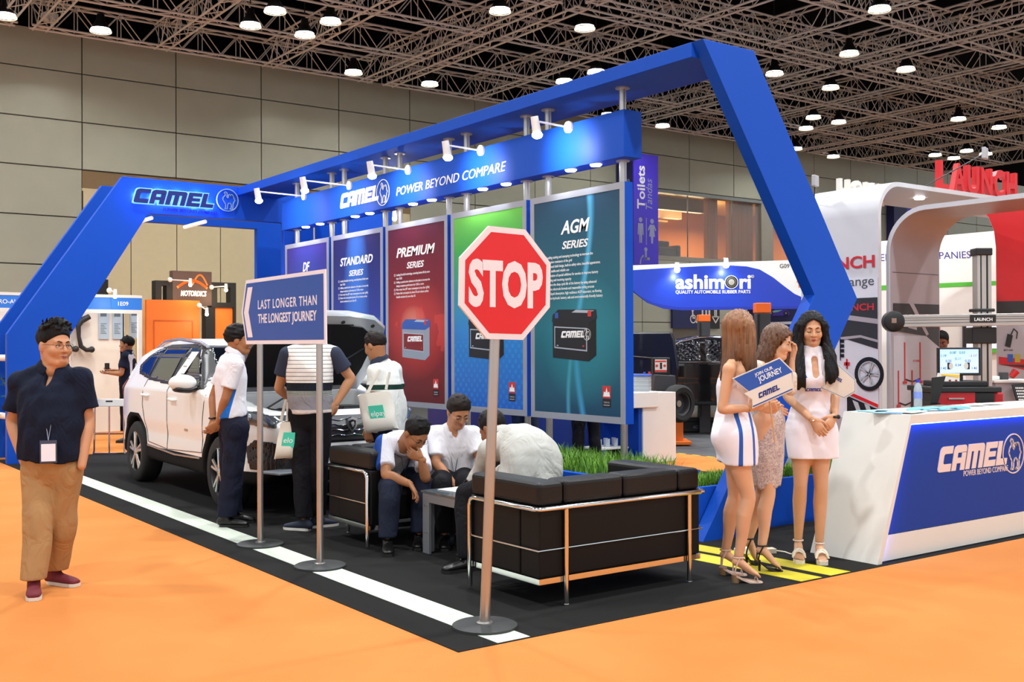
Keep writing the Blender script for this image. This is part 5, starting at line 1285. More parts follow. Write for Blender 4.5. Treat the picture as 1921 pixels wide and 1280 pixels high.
def side_stripe(p, name, offs, w, arch=None):
    a = A3(p['bf']); o = p['body'].location; hc = p['sp'](.2)
    c0 = (hc[0]-o[0])*a[0]+(hc[1]-o[1])*a[1]; right = np.cross(a, UPV); cr = (hc[0]-o[0])*right[0]+(hc[1]-o[1])*right[1]
    def fn(t, q):
        u = q[0]*a[0]+q[1]*a[1]-c0; v = q[0]*right[0]+q[1]*right[1]-cr
        s = None
        for k in offs:
            b = (u-k).abs().lt(w); s = b if s is None else s.max(b)
        s = s*v.abs().gt(.045)
        z1 = arch
        s = s*q[2].lt(z1)
        rr = ((u-(offs[0]+offs[1])/2)*(u-(offs[0]+offs[1])/2)+(q[2]-z1)*(q[2]-z1)).pow(.5); R0 = abs(offs[1]-offs[0])/2
        s = s.max((rr-R0).abs().lt(w)*q[2].gt(z1)*v.abs().gt(.045))
        return mixc(t, s, m_dressw, '#1f57b0')
    return M(name, rough=.6, spec=.3, var=0, fn=fn, sheen=.1)
m_d1 = side_stripe(w1, 'dress_white_striped', (-.055, .045), .0125, 1.09)
bfv = head_dir(112); dl = nv(A3(J['shL'])-A3(J['shR']))
dress(w1, m_d1, [(lerp(J['hipR'], J['hipL'], .5)-UPV*.185+bfv*.01, .150, .118), (-.28, .165, .128), (0, .172, .136), (.2, .152, .122), (.45, .118, .098), (.72, .134, .104), (.84, .120, .088)], seed=3, thigh=1,
      extra=[ET([(w1['sp'](.84)+bfv*.05, .07, .035), (w1['sp'](.98)+bfv*.035, .05, .03), (lerp(w1['shC'], J['neck'], .8)+bfv*.025, .05, .035)], bfv, k=.02), ELL(w1['sp'](-.02)-bfv*.055, (.13, .09, .1), k=.05)])
def hairlong(p, m, locks, thick=.014, cut=None, res=.009, amp=.0045, seed=4):
    T, s = p['T'], p['hs']; P = [skull_hair(T, p['ax'], s, thick)]
    for l in locks: P.append(ET([(A3(q[0]), q[1], q[2]) for q in l], p['hfv'], smooth=3, k=.03))
    o = T(0, 0, 0); ax = p['ax']; r = np.random.RandomState(seed); ph = r.rand(6)*6
    def disp(X):
        q = (X-o)@ax.T; a = np.arctan2(q[..., 0], -q[..., 1])
        return amp*(np.sin(a*26+q[..., 2]*6+ph[0])+.7*np.sin(a*43+ph[1]-q[..., 2]*11))
    def face(X):
        q = (X-o)@ax.T/s
        hw = np.interp(q[..., 2], [-.13, -.05, .02, .06, .085], [.066, .068, .062, .046, .0])
        return np.where(q[..., 2] < .085, np.minimum(np.minimum(hw-np.abs(q[..., 0]), (q[..., 1]-.02)*1.5), .085-q[..., 2]), -1)
    blob(G_ := G(), P, res, .02, disp=disp, cut=face if cut is None else cut)
    return G_.build('hair', m, p['body'], smooth=179)
m_h1 = strand_mat('hair_ombre_brown', '#3a2416', '#9a6a44', 1.62, 1.3)
w1['hfv'] = head_dir(128); w1z = J['head']
def Hw(p, a, b, c): return tuple(A3(p['J']['head'])+RH*a-FH*b+UPV*c)
hairlong(w1, m_h1, [[(Hw(w1,-.05,.02,.03), .075, .07), (Hw(w1,-.055,.03,-.10), .075, .065), (Hw(w1,-.075,.045,-.20), .062, .05), (Hw(w1,-.11,.06,-.28), .04, .03), (Hw(w1,-.135,.06,-.325), .014, .012)],
                    [(Hw(w1,.02,.05,.02), .07, .05), (Hw(w1,.03,.075,-.12), .062, .045), (Hw(w1,.04,.09,-.24), .05, .038), (Hw(w1,.045,.09,-.33), .036, .028), (Hw(w1,.05,.085,-.40), .012, .012)],
                    [(Hw(w1,-.03,-.05,.0), .07, .06), (Hw(w1,-.02,-.05,-.14), .07, .055), (Hw(w1,.0,-.03,-.28), .05, .045)]], seed=4)
m_nude = M('nude_patent', '#d8bba8', .25); m_mirror = M('mirror_heel', '#c49a72', .3, .6)
for e in 'LR': sandal(w1['body'], J['an'+e], J['toe'+e], .004, m_nude, .052, .006, m_mirror, blk=.024)
g = G(); w_ = A3(J['wrR']); g.tube([w_+FH*.024*math.cos(t)+UPV*.026*math.sin(t) for t in [2*PI*i/14 for i in range(14)]], .003, 5, closed=True); g.build('bracelet', m_mirror, w1['body'])
# placard in her hand
def placard(c, right, upv, pts, lab, stick, m_edge, face, letter):
    c = A3(c); r = nv(right); u = nv(A3(upv)-r*(r@A3(upv))); n = np.cross(r, u); fr = (Vector(c), Vector(r), Vector(u), Vector(n))
    root = thing('placard', tuple(c), lab, 'placard'); g = G(); g.poly(fr, pts, -.006, .0); g.build('board', m_solew, root)
    g = G(); g.poly(fr, [(a*.955, b*.94) for a, b in pts], .0002, .002); g.build('border', m_edge, root)
    face(fr, root); g = G(); g.tube([A3(s) for s in stick], .0055, 8); g.build('stick', M('wood_stick', '#c9a078', .6), root, smooth=40); return root
pc = (5.397,4.646,1.303)
def f1(fr, root):
    pts = [(-.160,.03),(.005,.108),(.165,.108),(.135,-.0),(.165,-.0)]
P1 = [(-.205,.028),(-.155,.118),(.16,.118),(.205,.0),(.16,-.118),(-.155,-.118)]
def face1(fr, root):
    g = G(); q = [(a*.9, b*.85) for a, b in [(-.155,-.118),(-.205,.0),(.205,0.0),(.16,-.118)]]; 
    g.poly(fr, [(-.142,-.1),(-.14,-.1),(.148,-.1),(.183,-.004),(-.162,-.004),(-.128,-.06)], .0022, .003); g.build('lower_face', m_solew, root, label='white lower half')
    g = G(); g.text(fr, 'JOIN OUR', -.05, .066, .028, .0025, .001, 0, bold=.01, align='LEFT'); g.text(fr, 'JOURNEY', -.04, .022, .05, .0025, .001, 0, bold=.012, width=.17); g.build('lettering', m_white, root, label='white words JOIN OUR JOURNEY')
    g = G(); logo(g, fr, -.085, -.073, .034, 0, .0035, .0045, emblem=False, sx=.82); g.build('word_mark', m_navy, root, label='dark blue word mark')
P1 = [(-.195,.115),(.15,.115),(.198,.0),(.15,-.115),(-.15,-.115),(-.118,-.03)]
placard(pc, HD(1, -.12, .42), HD(-.38, .0, 1), P1, 'arrow placard JOIN OUR JOURNEY held by the woman with light brown hair',
        [A3(pc)+FH*.014, (5.445,4.65,1.136), (5.482,4.649,0.919)], m_signb, face1, None)

# ---- w2: woman in lace top and skirt, touching her hair
def _lace(t, q, c0, c1):
    n = noise(t, 38, 4, dist=1.4); v = noise(t, 110, 2)
    return mixc(t, ((n-.5).abs().lt(.055)).max(v.gt(.6)*.5)*.8, c0, c1)
m_lace = M('lace_mauve', rough=.8, spec=.2, var=0, bump=.5, bs=60, fn=lambda t, q: _lace(t, q, '#a89a9e', '#d6c8c0'))
m_lacet = M('lace_cream', rough=.8, spec=.2, var=0, bump=.5, bs=70, fn=lambda t, q: _lace(t, q, '#c9b8a8', '#e6dccd'))
J = {**{'head':(5.835,4.92,1.563),'neck':(5.795,4.987,1.439),'shR':(5.638,4.929,1.397),'shL':(5.935,5.009,1.38),'elR':(5.597,4.91,1.213),'elL':(5.916,4.876,1.241),'wrR':(5.76,4.929,1.112),'wrL':(5.939,4.882,1.454),'hipR':(5.718,4.935,1.034),'hipL':(5.859,5.03,1.022),'spine':(5.766,4.985,1.198)},
     **{'knR':(5.737,4.924,0.521),'knL':(5.826,5.058,0.499),'anR':(5.694,4.946,0.176),'anL':(5.774,5.135,0.188),'toeR':(5.807,4.865,0.005),'toeL':(5.852,5.104,-0.006)},
 'hdL': HD(.1, -.1, 1), 'hpL': HD(-.6, .6, .1), 'hcL': (.75, 0, 0), 'hdR': HD(.7, .2, -.2), 'hpR': HD(-.3, -.8, 0), 'hcR': (.5, 0, 0)}
w2 = person('woman in mauve lace top and skirt bending her head and touching her hair', J, head_dir(82), head_dir(62, 16), nv(UPV+RH*.28), h=1.66, fem=True, skin_col='#d8aa88', barelegs=True, res=.009, hres=.0045, brow=m_hairbr, lip=m_lipr, shoes=1, eyes='open')
b2 = head_dir(82)
g = G(); blob(g, [ET([(w2['sp'](.48), .118, .095), (w2['sp'](.72), .142, .112), (w2['sp'](.95), .12, .08), (lerp(w2['shC'], J['neck'], .3), .085, .06)], b2, flat=True, smooth=2, k=.02),
   ET([(J['shL'], .052, .05), (lerp(J['shL'], J['elL'], .9), .045, .044), (lerp(J['elL'], J['wrL'], .0), .045, .045), (lerp(J['elL'], J['wrL'], .42), .04, .04)], b2, flat=False, smooth=1, k=.02),
   ET([(J['shR'], .052, .05), (lerp(J['shR'], J['elR'], .9), .045, .044), (lerp(J['elR'], J['wrR'], .4), .04, .04)], b2, smooth=1, k=.02),
   ELL(w2['sp'](.72)+b2*.074+nv(J['shL']-A3(J['shR']))*.06 if False else w2['sp'](.72)+b2*.07, (.11, .065, .06), np.stack([nv(A3(J['shL'])-A3(J['shR'])), b2, UPV]), k=.03)], .008, .02, disp=folds(.0015, 5))
g.build('lace_top', m_lacet, w2['body'], smooth=179)
hm = lerp(J['hipR'], J['hipL'], .5)
zk = (A3(J['knR'])[2]+.06)
km = lerp(J['knR'], J['knL'], .5)
g = G(); blob(g, [ET([(A3((km[0], km[1], zk-.02)), .128, .105), (lerp(hm, km, .55), .150, .122), (hm-UPV*.02, .165, .128), (w2['sp'](.14), .150, .118), (w2['sp'](.3), .122, .1)], b2, flat=True, smooth=3, k=.02)], .008, .02, disp=folds(.002, 6),
       cut=lambda X: (zk+.012*np.sin(X[..., 0]*85)+.012*np.sin(X[..., 1]*85))-X[..., 2])
g.build('lace_skirt', m_lace, w2['body'], smooth=179)
m_h2 = strand_mat('hair_brown_fade', '#2c1a10', '#6a452b', 1.6, 1.2); w2['hfv'] = head_dir(62)
hairlong(w2, m_h2, [[(Hw(w2,-.055,.02,.0), .05, .07), (Hw(w2,-.10,.03,-.10), .05, .06), (Hw(w2,-.15,.02,-.2), .045, .05), (Hw(w2,-.17,-.02,-.34), .035, .04)],
                    [(Hw(w2,.055,-.05,.03), .04, .045), (Hw(w2,.075,-.06,-.08), .038, .04), (Hw(w2,.06,-.05,-.22), .035, .035)]], seed=6)
m_blk = M('black_strap', '#0e0c0c', .4)
for e in 'LR': sandal(w2['body'], J['an'+e], J['toe'+e], .004, m_blk, .075, .006, m_blk, blk=.008)

# ---- w3: woman with long black hair in white dress
J = {**{'head':(6.294,4.994,1.656),'neck':(6.292,4.997,1.513),'shR':(6.213,5.054,1.442),'shL':(6.418,4.93,1.441),'elR':(6.197,5.142,1.179),'elL':(6.488,4.942,1.195),'wrR':(6.161,4.885,1.017),'wrL':(6.328,4.825,1.038),'hipR':(6.239,5.039,0.913),'hipL':(6.341,4.965,0.913),'spine':(6.293,4.998,1.173)},
     **{'knR':(6.172,5.004,0.546),'knL':(6.29,4.918,0.533),'anR':(6.199,5.049,0.143),'anL':(6.289,4.934,0.13),'toeR':(6.069,4.934,0.033),'toeL':(6.18,4.817,0.023)},
 'hdR': HD(.55, .25, -.8), 'hpR': HD(.3, -.9, 0), 'hcR': (.35, 0, 0), 'hdL': HD(-.6, .3, -.7), 'hpL': HD(-.3, -.9, 0), 'hcL': (.6, 0, 0)}
w3 = person('woman with long black hair in white minidress standing with folded hands', J, head_dir(-6), head_dir(-6, 9), h=1.72, fem=True, skin_col='#cf9f7c', barelegs=True, res=.009, hres=.0042, eyes='closed', lip=m_lipr, shoes=1)
b3 = head_dir(-6)
def d3(t, q):
    u = q[0]*RH[0]+q[1]*RH[1]
    b = ((u+.17+(q[2]-.9)*.05).abs().lt(.011)*q[2].lt(1.1)).max(((u+.145).abs().lt(.014))*q[2].band(1.12, 1.22))
    b = b.max(q[2].gt(1.31)*(u+.055+(q[2]-1.35)*.3).abs().lt(.016))
    return mixc(t, b, m_dressw, '#2a62b4')
m_d3 = M('dress_white_front', rough=.6, spec=.3, var=0, fn=d3)
hm = lerp(J['hipR'], J['hipL'], .5); kc = w3['sp'](.9)+b3*.09
def keyhole(X):
    q = X-kc; return .027-np.hypot((q@RH)*1.15+.004, np.maximum(np.abs(q[..., 2])-.05, 0)) - np.where(q@b3 < -.12, 1, 0)
dress(w3, m_d3, [(hm-UPV*.175, .192, .125), (-.2, .188, .125), (0, .182, .12), (.2, .165, .115), (.45, .128, .098), (.72, .150, .116), (.86, .146, .108), (.97, .118, .090), (lerp(w3['shC'], J['neck'], .6), .082, .072), (J['neck'], .068, .064), (lerp(J['neck'], J['head'], .2), .058, .055)], seed=8, cut=keyhole, thigh=1)
fr3 = (Vector(w3['sp'](.61)+b3*.141), Vector(np.cross(UPV, b3)), Vector((0, 0, 1)), Vector(b3))
g = G(); logo(g, fr3, -.068, -.012, .022, 0, .0, .006, emblem=False, sx=.92); g.build('word_mark', m_navy, w3['body'], label='dark blue word mark on the chest')
w3['hfv'] = head_dir(-6); m_h3 = M('hair_long_black', '#0b0809', .5, spec=.25, var=.2, vs=40, bump=.7, bs=70, stretch=(1, 1, .06))
hairlong(w3, m_h3, [[(Hw(w3,-.072+dx,-.01+dy,.03), .022, .04), (Hw(w3,-.088+dx,.0+dy,-.10), .024, .035), (Hw(w3,-.098+dx*1.6,.06+dy*.5,-.22), .026, .026), (Hw(w3,-.104+dx*2.2,.122,-.34), .024, .02), (Hw(w3,-.10+dx*2.6+.01*math.sin(dx*300),.125,-.43-dx), .008, .008)] for dx, dy in ((-.012,-.02),(.006,.02),(.016,.0),(-.02,.02))]+[
                    ]+[[(Hw(w3,.07+dx,-.01+dy,.03), .022, .04), (Hw(w3,.086+dx,.0+dy,-.10), .023, .034), (Hw(w3,.092+dx*1.5,.085+dy*.4,-.20), .025, .03), (Hw(w3,.084+dx*2,.142,-.31), .022, .022), (Hw(w3,.07+dx*2.4,.152,-.385+dx), .008, .008)] for dx, dy in ((-.008,.02),(.01,-.01),(.018,.02))]+[
                    [(Hw(w3,-.03,-.06,.0), .08, .05), (Hw(w3,-.03,-.07,-.2), .09, .04), (Hw(w3,.02,-.07,-.34), .07, .03)],
                    [(Hw(w3,.09,.0,-.14), .03, .05), (Hw(w3,.125,.04,-.24), .03, .04), (Hw(w3,.14,.05,-.32), .02, .02)]], seed=7, thick=.013)
m_cream_l = M('cream_leather', '#e6dccc', .4)
for e in 'LR': sandal(w3['body'], J['an'+e], J['toe'+e], .004, m_cream_l, .06, .03, m_cream_l, style='cross', blk=.018)
g = G(); w_ = A3(J['wrL']); g.tube([w_+RH*.026*math.cos(t)+FH*.026*math.sin(t)+UPV*.0 for t in [2*PI*i/14 for i in range(14)]], .009, 6, closed=True); g.sph(w_+HD(.022, .018, 0), (.014, .014, .016), 10); g.build('wristwatch', m_shoeb, w3['body'], label='black wristwatch')
g = G(); w_ = A3(J['wrR']); g.tube([w_+RH*.026*math.cos(t)+FH*.024*math.sin(t)+UPV*.01*math.cos(t) for t in [2*PI*i/14 for i in range(14)]], .003, 5, closed=True); g.build('bracelet', m_mirror, w3['body'])
pc = (6.325,4.801,1.303)
def face3(fr, root):
    g = G(); g.poly(fr, [(-.108,-.055),(-.085,.125),(.01,.095),(.118,-.005),(.118,-.08),(.045,-.125)], .0022, .003); g.build('face', m_solew, root, label='white face')
    g = G(); logo(g, tilt(fr, -.5), -.055, -.005, .022, 0, .0035, .0045, emblem=False, sx=.75); g.build('word_mark', m_navy, root, label='dark blue word mark')
P3 = [(-.117,-.062),(-.092,.142),(.012,.108),(.128,-.0),(.128,-.088),(.05,-.138)]
placard(pc, HD(1, .25, 0), HD(0, 0, 1), P3, 'small white arrow placard under the arm of the woman with black hair', [A3(pc)+FH*.014, (6.316,4.833,1.178), (6.336,4.869,1.068)], M('placard_edge_blue', '#7fa6c8', .5), face3, None)

# ================================================================ cars (smooth implicit bodies)
def poly_sd(px, py, pts):
    """signed distance of points to a polygon (negative inside)"""
    d = np.full(px.shape, 1e9); s = np.ones(px.shape)
    n = len(pts)
    for i in range(n):
        ax_, ay = pts[i]; bx, by = pts[i-1]; ex, ey = bx-ax_, by-ay; wx, wy = px-ax_, py-ay
        t = np.clip((wx*ex+wy*ey)/(ex*ex+ey*ey+1e-12), 0, 1); d = np.minimum(d, (wx-ex*t)**2+(wy-ey*t)**2)
        c1 = py >= ay; c2 = py < by; c3 = ex*wy > ey*wx
        fl = (c1 & c2 & c3) | (~c1 & ~c2 & ~c3); s = np.where(fl, -s, s)
    return np.sqrt(d)*s
def smax(a, b, k):
    h = np.maximum(k-np.abs(a-b), 0)/k; return np.maximum(a, b)+h*h*k/4
class FN:
    def __init__(s, fn, lo, hi, k=.02, op='u'): s.fn, s.lo, s.hi, s.k, s.op = fn, A3(lo), A3(hi), k, op
    def __call__(s, P): return s.fn(P)
class Car:
    """s along the length from the front, w across, z up"""
    def __init__(c, org, along, prof, W, belt, tum, fr=(.5, .25), rr=(.5, .14), wheels=((.92, 2.65+.92)), R=.35, bay=False, L=4.4):
        c.o, c.al = A3(org), nv(along); c.ac = np.cross(UPV, c.al); c.prof, c.W, c.belt, c.tum, c.fr, c.rr, c.wh, c.R, c.bay, c.L = prof, W, belt, tum, fr, rr, wheels, R, bay, L
    def loc(c, P):
        q = P-c.o; return q@c.al, q@c.ac, q[..., 2]
    def pt(c, s, w, z): return c.o+c.al*s+c.ac*w+UPV*z
    def half(c, s, z):
        W = c.W-c.tum*np.maximum(z-c.belt, 0)-.02*np.maximum(.75-z, 0)-.35*np.maximum(z-c.belt-.36, 0)
        W = W-.025*np.exp(-((z-.78)/.12)**2*0-0)*0
        W = W-.012*np.clip(1-np.abs(z-.62)/.12, 0, 1)
        W = W-c.fr[1]*np.clip(1-s/c.fr[0], 0, 1)**2-c.rr[1]*np.clip(1-(c.L-s)/c.rr[0], 0, 1)**2
        return W
    def shell(c, P):
        s, w, z = c.loc(P); return smax(poly_sd(s, z, c.prof), np.abs(w)-c.half(s, z), .07)
    def body(c, P):
        s, w, z = c.loc(P); d = c.shell(P)
        for q in c.wh:
            a = np.maximum(np.hypot(s-q, z-c.R)-c.R*1.17, .58-np.abs(w)); d = smax(d, -a, .02)
        if c.bay:
            h = np.interp(s, [.2, .34, .5, 1.3], [.45, .62, .70, .72])
            b = np.maximum(np.maximum(np.abs(w)-h, np.maximum(.30-s, s-1.28)), .62-z); d = smax(d, -b, .04)
        return d
    def box(c, pad=.1):
        C = np.array([c.pt(s, w, z) for s in (-pad, c.L+pad) for w in (-1.05, 1.05) for z in (.1, 1.85)]); return C.min(0), C.max(0)
    def patch(c, poly, side, off=.013, thick=.02, rng=(.3, 1.2)):
        """part of the skin over an (s, z) polygon on one side"""
        C = np.array([c.pt(s, w, z) for s, z in poly for w in (side*rng[0], side*rng[1])])
        def fn(P):
            s, w, z = c.loc(P); d = c.shell(P); return np.maximum(np.maximum(np.abs(d+thick/2-off)-thick/2, poly_sd(s, z, poly)), rng[0]-w*side)
        return FN(fn, C.min(0), C.max(0))
    def surf(c, s, z, side, off=.0):
        w = 1.2
        for _ in range(60):
            d = float(c.shell(c.pt(s, side*w, z)[None])[0])
            if d < .001: break
            w -= d*.8
        return c.pt(s, side*(w+off), z)
def wheel(root, c, ax, r, w, m_t, m_r, m_d, out, simple=False):
    c = A3(c); ax = nv(ax)*out
    g = G(); g.lathe(c-ax*w/2, [(r*.66, 0), (r*.9, 0), (r*.98, w*.1), (r, w*.25), (r, w*.75), (r*.98, w*.9), (r*.9, w), (r*.66, w)], 40, ax=ax, cap=False); t = g.build('wheel', m_t, root, smooth=40)
    g = G(); g.lathe(c-ax*w/2, [(r*.67, w*.1), (r*.67, w*.97), (r*.64, w*1.0), (r*.61, w*.93), (r*.6, w*.4), (r*.12, w*.38), (0, w*.38)], 40, 1, ax=ax, cap=False)
    g.lathe(c-ax*w/2, [(r*.645, w*1.0), (r*.68, w*.98), (r*.67, w*.9), (r*.61, w*.9)], 40, 0, ax=ax, cap=False)
    a = UPV; b = np.cross(ax, a); o = c+ax*(w*.42)
    for k in range(5):
        for e in (-.16, .16):
            t1 = 2*PI*k/5+e*.55; t2 = 2*PI*k/5+e; p0 = o+(a*math.cos(t1)+b*math.sin(t1))*r*.12+ax*.005; p1 = o+(a*math.cos(t2)+b*math.sin(t2))*r*.63-ax*.012*0
            g.tube([p0, lerp(p0, p1, .5)+ax*.004, p1], [r*.06, r*.05, r*.06], 8, 0, flat=.8)
    g.lathe(o-ax*.01, [(r*.16, 0), (r*.16, .02), (r*.1, .035), (0, .035)], 20, 0, ax=ax, cap=False)
    g.build('rim', [m_r, m_d], t, smooth=40)
    return t

PROF = [(0.03,.42),(0.0,.62),(.04,.80),(.22,.94),(.6,1.03),(1.32,1.10),(1.45,1.16),(1.98,1.53),(2.2,1.60),(2.8,1.645),(3.3,1.63),(3.75,1.545),(3.98,1.46),(4.2,1.2),(4.33,1.1),(4.38,.85),(4.40,.6),(4.34,.42),(4.2,.30),(.3,.27)]
suv = Car((4.70, 9.06, .004), (0, 1, 0), PROF, .92, 1.08, .52, fr=(.75, .30), rr=(.6, .13), wheels=(.94, 3.58), R=.35, bay=True, L=4.4)
S0 = -1 if (suv.ac@A3((-1, 0, 0))) < 0 else 1        # the side of the car that faces the aisle
def _paint(t, q):
    # object origin is the middle of the car foot: x across, y along, z up
    s = q[1]+2.17; z = q[2]
    arch = None
    for cy in (.94, 3.58):
        r = ((s-cy)*(s-cy)+(z-.35)*(z-.35)).pow(.5).lt(.475); arch = r if arch is None else arch.max(r)
    black = (z.lt(.455)*s.gt(.5)).max(z.lt(.40)).max(arch*z.lt(.80))
    _paint.mask = black
    return mixc(t, black, '#e9eae8', '#161617')
m_paint = M('white_car_paint', rough=.22, spec=.45, coat=.35, var=0, fn=_paint)
_t = m_paint.node_tree; _b = _t.nodes['Principled BSDF']; _k = _paint.mask
_t.links.new((_k*-.35+.35).o, _b.inputs['Coat Weight']); _t.links.new((_k*.5+.22).o, _b.inputs['Roughness']); _t.links.new((_k*-.35+.45).o, _b.inputs['Specular IOR Level'])
m_cglass = M('tinted_glass', '#0c1018', .04, 0, .6, var=0, coat=.5); m_trim = M('black_trim', '#101011', .4); m_rub = M('tyre_rubber', '#141414', .75, var=.1); m_alloy = M('alloy', '#c9cbcc', .25, .9, var=.05)
car = thing('car', (4.70, 11.23, .004), 'white sport utility vehicle with open bonnet on the booth carpet', 'car')
g = G(); lo, hi = suv.box(); blob(g, [FN(suv.body, lo, hi)], .021, .02); g.build('car_body', m_paint, car, smooth=179)
SW = [('side_window', [(1.52,1.16),(1.62,1.14),(2.40,1.17),(2.40,1.555),(2.08,1.53),(1.86,1.42)]), ('side_window', [(2.46,1.172),(3.18,1.21),(3.18,1.55),(2.46,1.56)]), ('side_window', [(3.23,1.215),(3.62,1.27),(3.70,1.34),(3.45,1.49),(3.23,1.545)])]
for e in (-1, 1):
    for nm, pl_ in SW:
        g = G(); blob(g, [suv.patch(pl_, e)], .014, .01); g.build(nm, m_cglass, car, smooth=60)
    g = G(); blob(g, [suv.patch([(1.42,1.13),(1.62,1.105),(2.42,1.14),(3.2,1.18),(3.68,1.245),(3.80,1.34),(3.5,1.53),(3.2,1.58),(2.4,1.595),(2.05,1.565),(1.8,1.43)], e, off=.007)], .014, .01); g.build('window_surround', m_trim, car, smooth=60)
g = G()
def ws(P):
    s, w, z = suv.loc(P); d = suv.shell(P); return np.maximum(np.maximum(np.abs(d+.002)-.018, poly_sd(s, z, [(1.40,1.12),(1.5,1.13),(2.02,1.50),(2.0,1.57),(1.9,1.55)])), np.abs(w)-.70+.45*(z-1.1)*.5)
lo2, hi2 = suv.pt(1.35, -.8, 1.05), suv.pt(2.1, .8, 1.6)
blob(g, [FN(ws, np.minimum(lo2, hi2), np.maximum(lo2, hi2))], .015, .01); g.build('windscreen', m_cglass, car, smooth=60)
# seams, handles, mirror, rails
def line(pts, side, m, name, r=.004, off=.001):
    g = G(); P = []
    for (a, b), (c_, d) in zip(pts, pts[1:]):
        n = max(2, int(math.hypot(c_-a, d-b)/.06))
        P += [suv.surf(a+(c_-a)*i/n, b+(d-b)*i/n, side, off) for i in range(n)]
    P.append(suv.surf(*pts[-1], side, off)); g.tube(P, r, 6); return g.build(name, m, car, smooth=40)
for e in (-1, 1):
    line([(1.30,1.08),(1.36,.85),(1.40,.5),(2.44,.46),(2.43,1.15)], e, m_trim, 'door_seam'); line([(2.44,.46),(3.08,.5),(3.2,.72),(3.28,.9),(3.25,1.19)], e, m_trim, 'door_seam')
    line([(1.45,.44),(2.2,.42),(3.1,.46)], e, M('sill_silver', '#a9acac', .3, .8), 'sill_strip', .012)
    for s_ in (2.22, 3.14):
        a = suv.surf(s_-.09, .99+.02*(s_-2), e, .025); b = suv.surf(s_+.09, .995+.02*(s_-2), e, .025)
        g = G(); g.tube([a-suv.ac*e*.03, a, lerp(a, b, .5)+suv.ac*e*.006, b, b-suv.ac*e*.03], [.012, .015, .016, .015, .012], 10); g.build('door_handle', m_wht, car, smooth=60)
    g = G(); g.tube([suv.pt(2.0, e*.63, 1.555), suv.pt(2.2, e*.63, 1.60), suv.pt(2.9, e*.62, 1.64), suv.pt(3.4, e*.615, 1.615), suv.pt(3.7, e*.61, 1.535)], .018, 10); g.build('roof_rail', m_alloy, car, smooth=50)
    mc = suv.pt(1.62, e*1.03, 1.19)
    g = G(); blob(g, [ELL(mc, (.14, .095, .085) if True else 0, np.stack([suv.ac, suv.al, UPV]))], .012, .02); mr = g.build('wing_mirror', m_wht, car, smooth=179)
    g = G(); blob(g, [ET([(suv.pt(1.60, e*1.10, 1.13), .07, .03), (suv.pt(1.62, e*.98, 1.12), .08, .035), (suv.pt(1.66, e*.84, 1.15), .07, .04)], UPV)], .012, .02); g.build('mirror_base', m_trim, mr, smooth=179)
for q in suv.wh:
    for e in (-1, 1): wheel(car, suv.pt(q, e*.80, .35), suv.ac, .35, .23, m_rub, m_alloy, m_trim, e)
# tail lamp, small badge on the door, notice in the window
for e in (-1, 1):
    g = G(); blob(g, [suv.patch([(4.02,1.2),(4.3,1.06),(4.36,.98),(4.2,.98),(4.05,1.08)], e, rng=(.4, 1.2))], .014, .01); g.build('tail_lamp', M('tail_red', '#6a1414', .2), car, smooth=60)
    g = G(); blob(g, [suv.patch([(.10,.80),(.13,.90),(.3,.955),(.62,.985),(.70,.95),(.45,.84)], e, rng=(.38, 1.2), off=.008)], .013, .01); g.build('headlamp', M('lamp_glass', '#5a6066', .08, .4, coat=1), car, smooth=60)
    g = G(); c0 = suv.surf(.36, .90, e, .002); g.sph(c0, .035, 12); g.build('lamp_lens', M('lens_silver', '#c9d2da', .08, .8), car, smooth=60)
    # lower bumper opening with lamp surround
    g = G(); blob(g, [suv.patch([(.0,.40),(.0,.66),(.30,.70),(.42,.62),(.36,.42)], e, rng=(.42, 1.2), off=.016)], .014, .01); g.build('fog_lamp_bezel', m_trim, car, smooth=60)
a = suv.surf(1.85, .70, S0, .003); g = G(); g.box(tuple(a), (.006, .09, .022)); g.build('door_badge', m_steel, car)
a = suv.surf(2.22, 1.36, S0, .012); b = suv.surf(2.3, 1.5, S0, .012)
g = G(); p_ = [suv.surf(2.12, 1.22, S0, .03), suv.surf(2.33, 1.22, S0, .03), suv.surf(2.24, 1.50, S0, .03), suv.surf(2.04, 1.50, S0, .03)]
g.add([tuple(v) for v in p_]+[tuple(v+suv.ac*S0*.003) for v in p_], [(0, 1, 2, 3), (4, 7, 6, 5), (0, 4, 5, 1), (1, 5, 6, 2), (2, 6, 7, 3), (3, 7, 4, 0)]); nt_ = g.build('window_notice', m_paper, car, label='white paper notice behind the window')
g = G(); 
for k in range(3):
    u0 = suv.surf(2.15-.03*k, 1.43-.08*k, S0, .034); u1 = suv.surf(2.23-.03*k+.02*(k % 2), 1.43-.08*k, S0, .034); g.tube([u0, u1], .005, 4)
g.build('notice_writing', m_grey, nt_)
# front: grille, emblem, bumper plate
g = G(); blob(g, [FN(lambda P: np.maximum(np.maximum(np.abs(suv.shell(P)+.0)-.012, poly_sd(suv.loc(P)[1], suv.loc(P)[2], [(-.52,.90),(.52,.90),(.40,.70),(.2,.655),(-.2,.655),(-.40,.70)])), suv.loc(P)[0]-.4), *(lambda A, B: (np.minimum(A, B), np.maximum(A, B)))(suv.pt(-.05, -.6, .6), suv.pt(.4, .6, 1.0)))], .014, .01)
g.build('grille', m_trim, car, smooth=60)
g = G()
for k in range(4):
    P = []
    for i in range(25):
        w = -.48+.96*i/24; z = .865-.048*k+.008*math.sin(w*40+k)-.0*abs(w); s_ = .02+.30*(abs(w)/.92)**2+.06*max(0, z-.8)*3
        if abs(w) < .50-.05*k: P.append(suv.pt(s_-.028, w, z))
    g.tube(P, .007, 6)
g.build('grille_wave', m_chrome, car, smooth=50)
fe = FR(tuple(suv.pt(-.035, 0, .82)), XF)
